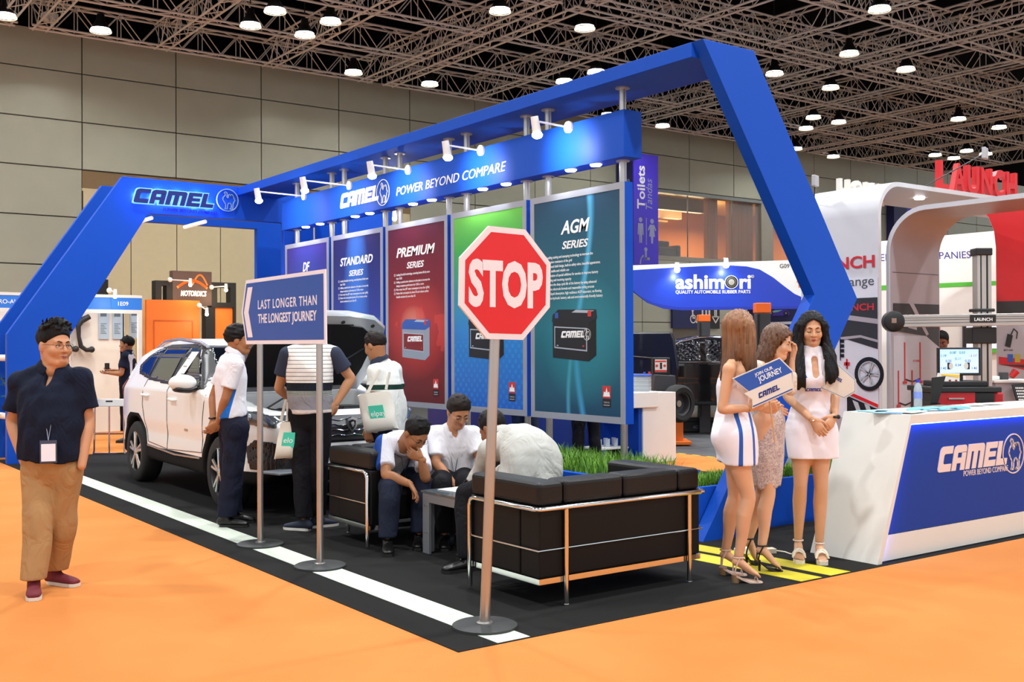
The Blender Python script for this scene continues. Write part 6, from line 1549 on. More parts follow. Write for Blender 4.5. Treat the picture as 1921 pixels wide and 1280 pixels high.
g = G(); g.poly(fe, [(-.055,.05),(0,.07),(.055,.05),(.05,-.02),(0,-.075),(-.05,-.02)], -.02, .012, 0); g.poly(fe, [(-.035,.035),(0,.048),(.035,.035),(.03,-.012),(0,-.05),(-.03,-.012)], .0125, .016, 1); g.poly(fe, [(-.02,.02),(.012,.03),(.02,.0),(0,-.03),(-.01,-.005)], .0165, .02, 0)
g.build('emblem', [m_chrome, m_trim], car, label='chrome shield emblem')
g = G(); g.bb(tuple(suv.pt(-.02, -.45, .41)), tuple(suv.pt(.12, .45, .47))); g.box(tuple(suv.pt(-.06, S0*.62, .43)), (.5, .30, .02), rz=.25); g.build('skid_plate', M('plate_silver', '#9aa0a6', .35, .5), car, bevel=.008)
# engine bay
g = G(); g.bb(tuple(suv.pt(.32, -.66, .60)), tuple(suv.pt(1.27, .66, .70))); g.build('engine_tray', M('bay_black', '#0b0b0c', .6), car)
for (s_, w, z, d, m, nm) in ((.75, .0, .80, (.55, .5, .2), m_trim, 'engine_cover'), (.55, -.5, .80, (.22, .3, .2), m_bside, 'battery_box'), (1.0, .48, .84, (.26, .36, .2), m_trim, 'air_box'), (.95, -.45, .86, (.3, .22, .1), M('bay_blue', '#1d3fae', .5), 'blue_cover'), (.42, .35, .83, (.3, .12, .06), m_grey, 'bay_bracket')):
    g = G(); g.box(tuple(suv.pt(s_, w*-S0, z)), d); g.build(nm, m, car, bevel=.02)
g = G()
for k in range(6): g.tube([suv.pt(.45+.1*k, -.5+.05*k, .82), suv.pt(.6+.08*k, -.1+.1*k, .93), suv.pt(.9, .2+.08*k, .88)], .014, 8)
g.build('hose', m_rub, car, smooth=50)
# raised bonnet
hin = suv.pt(1.30, 0, 1.11); al_ = math.radians(43); hd = -suv.al*math.cos(al_)+UPV*math.sin(al_); hn = -(suv.al*math.sin(al_)+UPV*math.cos(al_))
if hn[2] > 0: hn = -hn
u_ = np.array((1., 0, 0)); n_ = np.cross(u_, hd); frh = (Vector(hin), Vector(u_), Vector(hd), Vector(n_))
sg = 1 if n_@hn > 0 else -1       # direction of the underside along the frame normal
out = [(-.76,0),(.76,0),(.80,.35),(.79,.70),(.72,.94),(.55,1.07),(.25,1.12),(-.25,1.12),(-.55,1.07),(-.72,.94),(-.79,.70),(-.80,.35)]
g = G(); n0 = len(out)
for (sc_, zz0) in ((1, -.035),): pass
rings = []
for sc_, dz in ((1.0, .0), (.985, .028), (.86, .032)): rings.append([Vector(hin+u_*(x*sc_)+hd*(.56+(y-.56)*sc_)+n_*(sg*dz)) for x, y in out])
rings = [[Vector(hin+u_*x+hd*y+n_*(-sg*.035*math.cos(x/.8*PI/2)-sg*.012)) for x, y in out]]+rings
g.loft(rings); bo = g.build('bonnet', M('bonnet_silver_white', '#b9bcbe', .3, .2, coat=.5), car, smooth=35, label='raised bonnet')
g = G(); inn = [(x*.82, .50+(y-.50)*.80) for x, y in out]; g.poly(frh, inn, sg*.030, sg*.052); g.build('insulation_pad', M('insulation_black', '#08080a', .9), bo, bevel=.01)
g = G()
for x, y in ((-.55,.98),(-.2,1.03),(.2,1.03),(.55,.98)): g.disc(frh, x, y, .022, sg*.032, sg*.036)
g.rect(frh, -.33, .985, .33, 1.0, sg*.032, sg*.036); g.build('bonnet_slot', m_trim, bo)
g = G(); g.tube([suv.pt(.55, -.62*S0*-1, .95), hin+u_*(.62*(1 if (suv.ac@u_)*-S0 > 0 else -1))+hd*.72+n_*sg*.04], .009, 8); g.build('bonnet_stay', m_trim, car)

# ---- black saloon on the lift behind the white plinth
DW = (13.382,14.269,-0.012)
DPR = [(0.02,.45),(0,.62),(.06,.88),(.5,1.0),(.78,1.06),(1.35,1.38),(1.75,1.46),(2.5,1.46),(3.1,1.30),(3.45,1.06),(4.4,.86),(4.66,.7),(4.68,.45),(4.4,.25),(.3,.25)]
sed = Car((DW[0]-.9*.809, DW[1]+.9*.588, .27), RH, DPR, .90, .98, .5, fr=(.5, .16), rr=(.7, .25), wheels=(.95, 3.75), R=.33, L=4.68)
S1 = -1 if sed.ac@(-FH) < 0 else 1
m_bpaint = M('black_car_paint', '#08080a', .1, spec=.6, coat=1, var=0)
bc = thing('car', tuple(sed.pt(2.3, 0, .0)), 'black saloon car with open doors standing on the vehicle lift', 'car')
g = G(); lo, hi = sed.box(); blob(g, [FN(sed.body, lo, hi)], .03, .02); g.build('car_body', m_bpaint, bc, smooth=179)
for pl_ in ([(.85,1.03),(1.72,1.02),(1.72,1.40),(1.38,1.33)], [(1.80,1.02),(2.85,.99),(2.9,1.12),(2.5,1.38),(1.80,1.405)]):
    g = G(); blob(g, [sed.patch(pl_, S1)], .02, .01); g.build('side_window', m_cglass, bc, smooth=60)
def sline(pts, r, m, nm):
    g = G(); P = []
    for (a, b), (c_, d) in zip(pts, pts[1:]): P += [sed.surf(a+(c_-a)*i/6, b+(d-b)*i/6, S1, .004) for i in range(6)]
    g.tube(P, r, 6); g.build(nm, m, bc, smooth=40)
sline([(.8,1.05),(1.38,1.355),(1.75,1.43),(2.5,1.42)], .012, m_chrome, 'window_trim'); sline([(1.1,1.005),(2.0,1.0),(2.9,.97)], .012, m_chrome, 'belt_trim')
for q in sed.wh:
    for e in (-1, 1): wheel(bc, sed.pt(q, e*.77, .33), sed.ac, .33, .2, m_rub, m_alloy, m_trim, e)
m_door = M('door_black', '#060607', .3, spec=.6, coat=.4)
for s_, dx in ((.35, -.75), (2.05, .15)):
    a = sed.pt(s_, S1*.9, .2); out_ = nv(sed.ac*S1*.8+sed.al*dx*.2); fr_ = (Vector(a), Vector(nv(sed.al*.9+sed.ac*S1*.45)), Vector((0, 0, 1)), Vector(np.cross(nv(sed.al*.9+sed.ac*S1*.45), UPV)))
    g = G(); g.poly(fr_, [(0,.12),(.75,.05),(.95,.2),(1.02,.7),(.95,1.2),(.9,1.32),(.06,1.32),(0,1.2)], -.04, .04); d_ = g.build('door', m_door, bc, bevel=.03)
    g = G(); g.tube([a+A3(fr_[1])*x+UPV*z-A3(fr_[3])*-.0+(-FH)*.05 for x, z in ((.12,.25),(.7,.2),(.85,.5),(.85,.85),(.15,.9))], .02, 8); g.build('door_ridge', m_trim, d_, smooth=60)

# ================================================================ neighbouring stands, left
def FP(p): return (Vector(p), Vector(RH), Vector(UPV), Vector(-FH))      # upright frame square to the photograph's view axis
m_gfl = M('grey_vinyl_floor', '#4a4b4d', .7, var=.1)
g = G(); g.bb((11.05, 9.2, 0), (27.5, 27.5, .004)); g.build('carpet', m_gfl, label='dark grey floor covering of the vehicle lift stand', cat='carpet')
g = G(); k = 0
for i in range(60):
    y = 9.3+i*.28; g.bb((11.0, y, .001), (11.045, y+.14, .006))
g.build('floor_tape', M('tape_yellow_black', '#c9b93a', .6), label='dashed yellow tape along the edge of the dark grey floor', cat='floor tape')

m_sh = M('stand_white', '#dcdad2', .6, var=.03); m_shb = M('stand_fascia_blue', '#2c78d6', .5); m_shw = M('stand_panel', '#d8cfbe', .7, var=.03)
sh = thing('shell_stand', (3.0, 21, 0), 'white exhibition stand with blue fascia numbered 1E09 behind the navy polo man', 'stand')
FY = 19.6; f0 = FR((6.0, FY, 0))
g = G(); g.bb((-2.0, FY, 2.17), (6.0, FY+.06, 2.235)); g.bb((-2.0, FY, 2.45), (6.0, FY+.06, 2.50)); g.bb((5.93, FY, 0), (6.0, FY+.07, 2.17)); g.bb((5.93, FY+.07, 2.45), (6.0, FY+1, 2.5)); g.build('frame', m_sh, sh)
g = G(); g.bb((-2.0, FY+.005, 2.235), (6.0, FY+.055, 2.45)); g.build('fascia', m_shb, sh, label='blue fascia board')
g = G(); g.text(f0, '1E09', -.42, 2.31, .1, -.002, .002, 0, bold=.01); g.text(f0, 'PRO-AUTO', -2.42, 2.31, .1, -.002, .002, 0, bold=.01); g.build('lettering', m_white, sh)
g = G()
for x in np.arange(-2.0, 6.0, 1.0): g.bb((x+.01, FY+1.0, 0), (x+.97, FY+1.03, 2.5), 0); g.bb((x-.02, FY+.99, 0), (x+.02, FY+1.04, 2.5), 1)
g.bb((5.9, FY+1.0, 0), (5.98, FY+1.03, 2.45), 0)
g.build('back_wall', [m_shw, m_sh], sh)
l = bpy.data.lights.new('stand_tube_light', 'AREA'); l.shape = 'RECTANGLE'; l.size = 5; l.size_y = .3; l.energy = 40; l.color = (1, .97, .92)
o = bpy.data.objects.new('stand_tube_light', l); COL.objects.link(o); o.location = (3.6, FY+.3, 2.4); o.rotation_euler.x = math.radians(-20)
m_post = M('poster_grey', '#9fb0b8', .5, var=.08); m_wr = M('poster_writing', '#5a666c', .5)
PB = [(5.506,20.58,2.158), (5.755,20.58,2.162), (6.067,20.58,2.166)]
for k, p_ in enumerate(PB):
    f = FR((p_[0], 20.585, 0)); zb = [1.72, 1.72, 1.74][k]
    r_ = thing('wall_poster', (p_[0]+.09, 20.585, zb), 'narrow grey poster on the stand wall, %s from the left' % ['first', 'second', 'third'][k], 'poster', 'grey posters on the 1E09 stand wall')
    g = G(); g.rect(f, 0, zb, .17, zb+.52, 0, .012); g.rect(f, .17, zb, .185, zb+.52, -.0, .012); g.build('sheet', m_post, r_)
    g = G(); g.rect(f, .03, zb+.42, .14, zb+.49, .0125, .014)
    for q in range(7): g.rect(f, .03, zb+.1+.03*q, .14-.02*(q % 3), zb+.112+.03*q, .0125, .014)
    g.build('printing', m_wr, r_)
# suspension arms hanging on the wall
m_cast = M('cast_iron', '#2a2825', .5, .3); m_cast2 = M('cast_alloy', '#8d887c', .5, .4)
for k, (ps, lab) in enumerate(((((150,592),(148,610),(150,635),(153,650),(160,658),(172,657)), 'black suspension arm hanging nearest the grey posters'), (((140,592),(128,600),(120,625),(124,650),(134,656)), 'black suspension arm hanging above the man in navy polo'))):
    P = [];
    g = G(); PP = [[[(5.324,20.5,2.134),(5.174,20.5,2.054),(5.127,20.5,1.956),(5.136,20.5,1.762),(5.173,20.5,1.587),(5.266,20.5,1.519),(5.36,20.5,1.528)],[(5.155,20.5,2.132),(5.044,20.5,2.072),(4.961,20.5,1.955),(4.933,20.5,1.781),(4.942,20.5,1.607),(5.025,20.5,1.53),(5.08,20.5,1.539)]]][0][k]
    g.tube(PP, [.05, .06, .045, .035, .045, .04, .05], 10); g.sph(PP[-1], .06, 10); o_ = g.build('suspension_arm', m_cast, label=lab, cat='car part', group='suspension arms on the stand wall', smooth=60)
tbl = thing('stand_table', (4.4, 20.2, 0), 'table with white top and dark blue skirt inside the 1E09 stand', 'table')
g = G(); g.bb((3.2, 19.95, .74), (4.95, 20.5, .78)); g.build('table_top', m_wht, tbl); g = G(); g.bb((3.22, 19.97, .3), (4.93, 20.48, .74)); g.build('skirt', M('skirt_blue', '#26227c', .7), tbl); g = G(); g.bb((3.25, 20.0, 0), (4.9, 20.45, .3)); g.build('plinth_board', m_shw, tbl)
for k in range(3):
    g = G(); g.lathe((4.2+.22*k, 20.1, .78), [(0, 0), (.06, 0), (.08, .05), (.05, .09), (0, .1)], 12, cap=False); g.build('white_part', m_wht, label='small white part on the stand table, %s from the left' % ['first', 'second', 'third'][k], cat='car part', group='white parts on the stand table', smooth=40)
# white bar stool
bx_, by_ = (4.463,16.135)
st_ = thing('bar_stool', (bx_, by_, 0), 'white bar stool with slotted back and chrome legs at the booth edge', 'stool')
fs_ = FP((bx_, by_, 0))
g = G(); g.poly(fs_, [(-.22,.70),(.22,.70),(.235,.81),(-.235,.81)], -.02, .0); g.build('backrest', m_wht, st_, bevel=.008)
g = G(); g.rect(fs_, -.05, .765, .05, .785, .0002, .002); g.build('slot', m_trim, st_)
for x in (-.22, 0, .22):
    g = G(); a = A3(fs_[0]); g.tube([a+RH*x*.95+UPV*.70, a+RH*x+UPV*.05, a+RH*x*1.05+UPV*.012], .012, 8); g.build('leg', m_chrome, st_, smooth=40)
g = G(); a = A3(fs_[0]); g.tube([a-RH*.22+UPV*.30, a+RH*.22+UPV*.30], .01, 8); g.build('foot_rail', m_chrome, st_, smooth=40)
g = G(); g.tube([a-RH*.24+UPV*.012, a+RH*.24+UPV*.012], .012, 8); g.build('base_rail', m_chrome, st_, smooth=40)
# potted plant between the arch panels
pt_ = thing('potted_plant', (3.3, 16.3, 0), 'leafy green plant in a white pot behind the left blue pylon', 'plant')
g = G(); g.lathe((3.3, 16.3, 0), [(0, 0), (.13, 0), (.17, .45), (.14, .45), (0, .42)], 18, cap=False); g.build('pot', m_wht, pt_, smooth=40)
g = G()
for i in range(70):
    a = rnd.uniform(0, 2*PI); r = rnd.uniform(.1, .42); z = rnd.uniform(.5, 1.25); L = rnd.uniform(.12, .22); d = Vector((math.cos(a), math.sin(a), rnd.uniform(-.5, .4))).normalized(); c = Vector((3.3+r*math.cos(a), 16.3+r*math.sin(a), z)); s_ = Vector((-math.sin(a), math.cos(a), 0))*.035
    g.add([c-d*L/2, c+s_, c+d*L/2, c-s_], [(0, 1, 2, 3)])
g.build('foliage', M('leaf_green', '#2f6b2c', .5, var=.3, vs=8), pt_)
g = G()
for i in range(7): g.tube([(3.3, 16.3, .42), (3.3+.1*math.cos(i), 16.3+.1*math.sin(i), .8), (3.3+.25*math.cos(i), 16.3+.25*math.sin(i), 1.15)], .006, 5)
g.build('stem', M('stem_green', '#4b6b2f', .6), pt_)

# ---- orange and black stand
m_or = M('stand_orange', '#e0701c', .5, var=.03); m_or2 = M('stand_orange_bright', '#f07e22', .5); m_blk2 = M('stand_black', '#15130f', .6)
os_ = thing('orange_stand', tuple((7.017,20.8,0)), 'orange and black stand with a glowing brown sign behind the car', 'stand')
OY = 20.8
def rpx(g, a, b, dz0, dz1, mi=0): g.bb((a[0], OY+dz0, a[2]), (b[0], OY+dz1, b[2]), mi)
q = {'cabL':(6.454,20.8,2.484),'cabR':(7.497,20.8,2.466),'inL':(6.585,20.8,2.097),'inR':(7.357,20.8,2.106),'sgL':(7.16,21.4,3.153),'sgR':(7.96,21.4,3.021),'sgB':(7.958,21.4,2.432),'bxL':(6.819,21.4,2.896),'bxR':(7.158,21.4,2.523),'rbL':(7.959,21.4,2.77),'rbR':(8.48,21.4,2.41),'opL':(8.037,21.4,2.368),'opR':(8.479,21.4,1.691),'leL':(6.393,20.8,2.483)}
g = G(); g.bb((q['cabL'][0], OY, 0), (q['cabR'][0], OY+.55, q['cabL'][2])); g.build('cabinet', m_or, os_)
g = G(); fo = FR((0, OY, 0)); g.frame(fo, q['inL'][0], .3, q['inR'][0], q['inL'][2], .02, 0, .012); g.build('door_panel', M('stand_orange_dark', '#c4590f', .5), os_)
g = G(); g.bb((q['leL'][0], OY+.1, 0), (q['cabL'][0], OY+.5, q['cabL'][2])); g.build('side_strip', M('strip_yellow', '#d9b070', .5), os_)
g = G(); zt, zb = q['sgL'][2]-.05, q['sgB'][2]-.02; OY2 = 21.4
g.bb((q['sgL'][0], OY2, zb), (q['sgR'][0], OY2+.2, zt)); g.build('sign_board', M('sign_brown', '#5a4338', .5), os_)
g = G(); b0, b1, r0, r1 = q['bxL'], q['bxR'], q['rbL'], q['rbR']; xl, xr = b0[0], r1[0]; t = .12; zt2 = b0[2]
for (x0, x1) in ((b0[0], b1[0]), (r0[0], r1[0])):
    g.bb((x0, OY2, zb-.03), (x1, OY2+.25, zb+.07)); g.bb((x0, OY2, zt2-.1), (x1, OY2+.25, zt2)); g.bb((x0, OY2, zb+.07), (x0+t, OY2+.25, zt2-.1)); g.bb((x1-t, OY2, zb+.07), (x1, OY2+.25, zt2-.1))
g.bb((q['sgR'][0]-.12, OY2+.01, 0), (q['opL'][0], OY2+.25, zb-.03)); g.bb((xr-.06, OY2, 0), (xr, OY2+.25, zb-.03)); g.build('black_frame', m_blk2, os_)
g = G(); g.bb((q['opL'][0], OY2+.05, 0), (xr-.06, OY2+.2, zb-.03)); g.build('orange_panel', m_or2, os_)
fz = FR((0, OY2, 0)); m_gl = M('sign_glow', '#fff', .5, var=0, emit='#ffe2b8', es=2.2); m_gl2 = M('flame_orange', '#e07a3a', .5, var=0, emit='#e0702a', es=.8)
g = G(); xs, w_ = q['sgL'][0], q['sgR'][0]-q['sgL'][0]; g.text(fz, 'MOTORDICS', xs+.2*w_, zb+.19, .15, .004, .01, 0, bold=.02, shear=.2, width=.66*w_); g.build('lettering', m_gl, os_, label='glowing white lettering')
g = G(); P = [(xs+w_*(.12+.75*i/20), zb+.36+.14*math.sin(PI*i/20)) for i in range(21)]; g.stroke(fz, P, .05, .004, .012); P = [(xs+w_*(.5+.38*i/12), zb+.42+.2*math.sin(PI*i/12)) for i in range(13)]; g.stroke(fz, P, .03, .004, .012); g.build('flame_swirl', m_gl2, os_)
def arm_lamp(a, b, lab, col='#ffdfb0', es=40, grp='arm lamps of the orange stand', pw=8):
    a, b = A3(a), A3(b); r_ = thing('arm_lamp', tuple(a), lab, 'lamp', grp)
    g = G(); g.cyl(a, b, .012, n=8); g.build('arm', m_sw, r_); g = G(); g.sph(a, .05, 10); g.build('mount', m_sw, r_, smooth=60)
    g = G(); g.cyl(b+UPV*.05, b-UPV*.07, .028, .038, 12); g.build('shade', m_sw, r_, smooth=40); g = G(); g.sph(b-UPV*.08, .036, 10); g.build('bulb', M('bulb_'+col[1:], '#fff', .5, var=0, emit=col, es=es), r_, smooth=60)
    l = bpy.data.lights.new('arm_lamp_light', 'POINT'); l.energy = pw; l.color = lin(col); l.shadow_soft_size = .06
    o = bpy.data.objects.new('arm_lamp_light', l); COL.objects.link(o); o.location = tuple(b-UPV*.2)
arm_lamp((7.072,21.3,2.91), (7.271,20.7,2.864), 'white arm lamp in front of the brown glowing sign')
arm_lamp((7.922,21.3,2.786), (8.071,20.9,2.793), 'glowing arm lamp right of the brown sign')
arm_lamp((7.483,20.79,2.391), (7.453,20.3,2.281), 'glowing arm lamp below the brown sign beside the orange cabinet')
arm_lamp((5.427,19.6,2.575), (5.415,19.2,2.529), 'small arm lamp on top of the blue fascia', '#fff0d8', 20, 'arm lamp of the 1E09 stand', 4)
g = G(); a = (5.761,22.5,2.64); b = (6.209,22.5,2.825); g.bb((a[0], 22.5, 0), (b[0], 23.0, 2.95)); g.build('storage_box', m_blk2, label='dark box top behind the blue fascia at the left', cat='box')

# ---- blue storage cabin and low wall behind the posters
g = G(); g.bb((7.46, 14.4, .004), (8.2, 15.55, 3.9)); g.build('storage_cabin', m_blue, label='tall blue cabin behind the far end of the poster wall', cat='cabin')
g = G(); g.bb((9.5, 11.31, .004), (9.6, 15.5, 1.0)); g.build('low_partition', M('partition_blue', '#12347e', .5), label='low blue partition behind the teal and green posters', cat='partition')
arm_lamp((8.2, 14.36, 3.75), (7.784,13.6,3.49), 'small arm lamp on the blue cabin under the header', '#eef2ff', 30, 'arm lamp of the blue cabin', 10)
bw = thing('glass_shelf', (9.45, 10.9, .004), 'low shelf of clear glasses by the blue side of the white plinth', 'shelf'); g = G(); g.bb((9.1, 10.6, .20), (9.60, 11.0, .22)); g.build('board', m_wht, bw); g = G(); g.bb((9.12, 10.62, .004), (9.15, 10.98, .2)); g.bb((9.55, 10.62, .004), (9.58, 10.98, .2)); g.build('leg', m_trim, bw)
dg = None
for i in range(6):
    x, y = 9.18+.07*(i % 6), 10.7+.12*(i % 2)
    if dg is None:
        g = G(); g.lathe((x, y, .221), [(0, 0), (.028, 0), (.032, .11), (.029, .11), (.026, .006), (0, .006)], 14, cap=False); dg = g.build('drinking_glass', m_pet, label='clear drinking glass on the low shelf by the plinth', cat='glass', group='glasses on the low shelf', smooth=50)
    else: dup(dg, (x, y, .221))

# ================================================================ right background
tx = thing('toilet_sign', (25.8, 28.0, 4.3), 'tall violet blue Toilets Tandas sign with pictograms', 'sign')
TX0, TX1, TY = 25.18, 26.34, 27.5
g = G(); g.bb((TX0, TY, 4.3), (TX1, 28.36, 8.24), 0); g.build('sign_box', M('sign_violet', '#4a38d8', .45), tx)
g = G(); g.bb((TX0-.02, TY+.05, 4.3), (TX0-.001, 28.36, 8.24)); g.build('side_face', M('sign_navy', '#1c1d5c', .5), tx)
ft = (Vector((TX0, TY, 4.3)), Vector((0, 0, 1)), Vector((-1, 0, 0)), Vector((0, -1, 0)))      # text runs upwards
m_sgrey = M('sign_grey', '#9fa4c8', .5)
g = G(); g.text(ft, 'Toilets', 2.02, -.52, .5, .003, .002, 0, bold=.02, width=1.5); g.build('lettering', m_white, tx, label='white word Toilets')
g = G(); g.text(ft, 'Tandas', 2.02, -.87, .44, .003, .002, 0, shear=.25, width=1.08); g.build('lettering', m_sgrey, tx, label='grey word Tandas')
fS = (Vector((TX0-.02, 28.3, 4.3)), Vector((0, 0, 1)), Vector((0, 1, 0)), Vector((-1, 0, 0)))
g = G(); g.text(fS, 'Toilets', 2.02, -.38, .36, .003, .002, 0, bold=.02, width=1.5); g.build('lettering', m_white, tx); g = G(); g.text(fS, 'Tandas', 2.02, -.62, .3, .003, .002, 0, shear=.25, width=1.05); g.build('lettering', m_sgrey, tx)
fi = FR((TX0, TY, 4.3)); g = G()
g.disc(fi, .32, 1.64, .085, .003, .005); g.poly(fi, [(.2,1.52),(.44,1.52),(.46,1.12),(.41,1.12),(.4,1.36),(.38,.84),(.33,.84),(.33,1.1),(.31,1.1),(.31,.84),(.26,.84),(.24,1.36),(.23,1.12),(.18,1.12)], .003, .005)
g.disc(fi, .86, 1.62, .085, .003, .005); g.poly(fi, [(.76,1.5),(.96,1.5),(1.06,1.32),(1.02,1.28),(.95,1.38),(1.0,1.08),(.92,1.08),(.9,.84),(.82,.84),(.8,1.08),(.72,1.08),(.77,1.38),(.7,1.28),(.66,1.32)], .003, .005)
g.rect(fi, .575, .78, .605, 1.72, .003, .005); g.disc(fi, .56, .62, .075, .003, .005); g.stroke(fi, [(.56,.52),(.56,.3),(.72,.3)], .09, .003, .005); g.stroke(fi, [(.3+.0,.12),(.33,.3),(.44,.4)], .06, .003, .005)
g.build('pictogram', m_sgrey, tx)

# ashimori stand fascia
AF = (13.323,14.543,2.227); fA = FP(AF); U = 19.6/2018.03        # one photo pixel at that distance
def apx(l): return [((x-1190)*U, (580-y)*U) for x, y in l]
am = thing('fascia_sign', AF, 'blue curved fascia sign reading ashimori over the next stand', 'sign')
curve = [(1190,507),(1250,503.5),(1320,500),(1370,499),(1400,501),(1425,507),(1450,522),(1470,538),(1490,553),(1515,564)]
g = G(); g.poly(fA, apx([(1182,498),(1530,488),(1530,572),(1515,570)]+curve[::-1]+[(1182,507)]), -.12, 0); g.build('white_board', m_wht, am)
g = G(); g.poly(fA, apx(curve+[(1515,580),(1280,582),(1245,579),(1215,568),(1197,554),(1182,541),(1182,508)]), -.10, .03); g.build('blue_board', M('ashimori_blue', '#1d3fb6', .35, var=.05), am, label='blue curved board')
g = G(); g.poly(fA, apx([(1182,545),(1200,556),(1230,570),(1270,577),(1515,576),(1515,581),(1280,583),(1245,580),(1215,569),(1197,556),(1182,543)]), .031, .05); g.build('lower_lip', M('ashimori_blue_dark', '#1a33a0', .4), am)
g = G(); x0, y0 = apx([(1267,542)])[0]; g.text(fA, 'ashim', x0, y0, 37*U, .035, .01, 0, bold=.03, width=91*U); x1, _ = apx([(1387,542)])[0]; g.text(fA, 'ri', x1, y0, 37*U, .035, .01, 0, bold=.03, width=21*U); x2, y2 = apx([(1267,551.5)])[0]; g.text(fA, 'QUALITY AUTOMOBILE RUBBER PARTS', x2, y2, 8.8*U, .035, .01, 0, bold=.008, width=140*U); x3, y3 = apx([(1409,522)])[0]; g.ring(fA, x3+2*U, y3+2*U, 2.2*U, 2.9*U, .035, .045, 0, 14); g.text(fA, 'R', x3+.8*U, y3+.6*U, 4*U, .035, .01, 0)
g.build('lettering', m_white, am, label='white word ashimori and its slogan')
cx, cy = apx([(1371.5,530.5)])[0]
g = G()
for r0, r1, mi in ((0.01, 3.6, 2), (3.6, 5.2, 1), (5.2, 5.8, 2), (5.8, 8, 0), (8, 8.6, 2), (8.6, 11.6, 0), (11.6, 12.6, 3)): g.ring(fA, cx, cy, r0*U, r1*U, .032, .045, mi, 24)
g.build('tyre_letter', [m_trim, m_grey, M('ring_gold', '#8c8468', .5), m_white], am, label='letter o drawn as a tyre')
g = G(); x4, y4 = apx([(1463,504)])[0]; g.text(fA, 'G09', x4, y4, 11*U, .003, .004, 0); g.build('stand_number', m_trim, am, label='black stand number G09')
g = G(); g.poly(fA, apx([(1494,530),(1500,521),(1503,523),(1503,541),(1498,541),(1498,533)]), .003, .006); g.build('orange_mark', m_or2, am)
for k, (px_, py_) in enumerate(((1267,508),(1358,500))):
    xx, yy = apx([(px_, py_)])[0]; c = A3(fA[0])+RH*xx+UPV*yy-FH*.22; r_ = thing('fascia_spotlight', tuple(c), 'small white spotlight above the ashimori sign, %s' % ['over its first letter', 'over its tyre letter'][k], 'spotlight', 'spotlights over the ashimori sign')
    g = G(); g.cyl(c+UPV*.13, c+UPV*.02, .04, .05, 12); g.tube([c+UPV*.12, c+FH*.2+UPV*.14], .012, 6); g.build('lamp_head', m_sw, r_, smooth=40); g = G(); g.sph(c, .055, 10); g.build('bulb', m_bulb, r_, smooth=60)
    l = bpy.data.lights.new('fascia_spot_light', 'SPOT'); l.energy = 14; l.spot_size = 2.2; l.spot_blend = .8; l.color = (.75, .85, 1); o = bpy.data.objects.new('fascia_spot_light', l); COL.objects.link(o); o.location = tuple(c-UPV*.08-FH*.1); d = Vector(FH*.6-UPV*.8); o.rotation_euler = d.to_track_quat('-Z', 'Y').to_euler()
# posters under the fascia
g = G(); fB = FP((15.456,13.741,1.438)); U2 = 20.2/2018.03
def bpx(l, X=1403, Y=660, u=U2): return [((x-X)*u, (Y-y)*u) for x, y in l]
bp = thing('stand_poster', (15.456,13.741,1.438), 'dark blue poster with a drawn sports car under the ashimori sign', 'poster')
g.poly(fB, bpx([(1403,576),(1505,576),(1505,606),(1403,606)]), -.03, 0, 0); g.poly(fB, bpx([(1403,611),(1505,608),(1505,655),(1403,658)]), -.03, 0, 0); g.build('sheet', M('poster_navy', '#171c4e', .5, var=.1, vs=2), bp)
g = G(); g.poly(fB, bpx([(1403,606),(1505,603),(1505,608),(1403,611)]), -.03, .002); g.poly(fB, bpx([(1403,655),(1500,640),(1500,660),(1403,660)]), .001, .002); g.text(fB, 'ENGINEERING VEHICLE REPAIR', *bpx([(1455,618)])[0], 5*U2, .003, .002, 0, width=46*U2); g.build('lettering', m_white, bp)
g = G(); g.poly(fB, bpx([(1438,591),(1443,585),(1453,582),(1468,581),(1476,582),(1481,586),(1481,591),(1470,592.5),(1440,593)]), .002, .006, 0); g.poly(fB, bpx([(1446,585),(1455,582.5),(1468,582),(1460,586),(1450,587)]), .0065, .009, 1)
for x in (1446.5, 1474.5): g.disc(fB, *bpx([(x, 588)])[0], 4*U2, .0065, .01, 2); g.disc(fB, *bpx([(x, 588)])[0], 2*U2, .0105, .012, 3)
g.build('car_drawing', [M('draw_violet', '#4a3aa0', .4), M('draw_mint', '#7fc0b8', .4), m_trim, m_grey], bp)
# accessible toilets sign
WB0, WB1 = (27.807,28.3,2.209), (30.272,28.3,2.872)
ws = thing('direction_board', tuple(WB0), 'dark blue direction board with wheelchair symbol and down arrow', 'sign'); fW = FR(tuple(WB0)); U3 = (WB1[0]-WB0[0])/88
g = G(); g.rect(fW, 0, 0, 62*U3, 32*U3, -.09, 0, 0); g.rect(fW, 62*U3, 0, 88*U3, 32*U3, -.09, 0, 1); g.build('board', [M('board_navy', '#1a2358', .5), M('board_dark', '#22242a', .5)], ws)
g = G(); X = lambda x, y: ((x-1262)*U3, (616-y)*U3)
g.disc(fW, *X(1298.5, 592), 2*U3, .002, .008); g.stroke(fW, [X(1298.5,595), X(1299,602), X(1304,602), X(1306,608)], 2.2*U3, .002, .008); g.ring(fW, *X(1299.5, 603.5), 4.4*U3, 5.8*U3, .002, .008, 0, 18)
g.stroke(fW, [X(1340.5,588), X(1340.5,600)], 2*U3, .002, .008); g.stroke(fW, [X(1343.5,588), X(1343.5,600)], 2*U3, .002, .008); g.stroke(fW, [X(1335.5,600), X(1342,608), X(1348.5,600), X(1335.5,600)], 1.8*U3, .002, .008)
for x in (1317, 1324, 1330): g.disc(fW, *X(x, 589), 1.8*U3, .002, .008); g.rect(fW, *X(x-1.5, 604), *X(x+1.5, 591.5), .002, .008)
g.build('pictogram', m_white, ws)
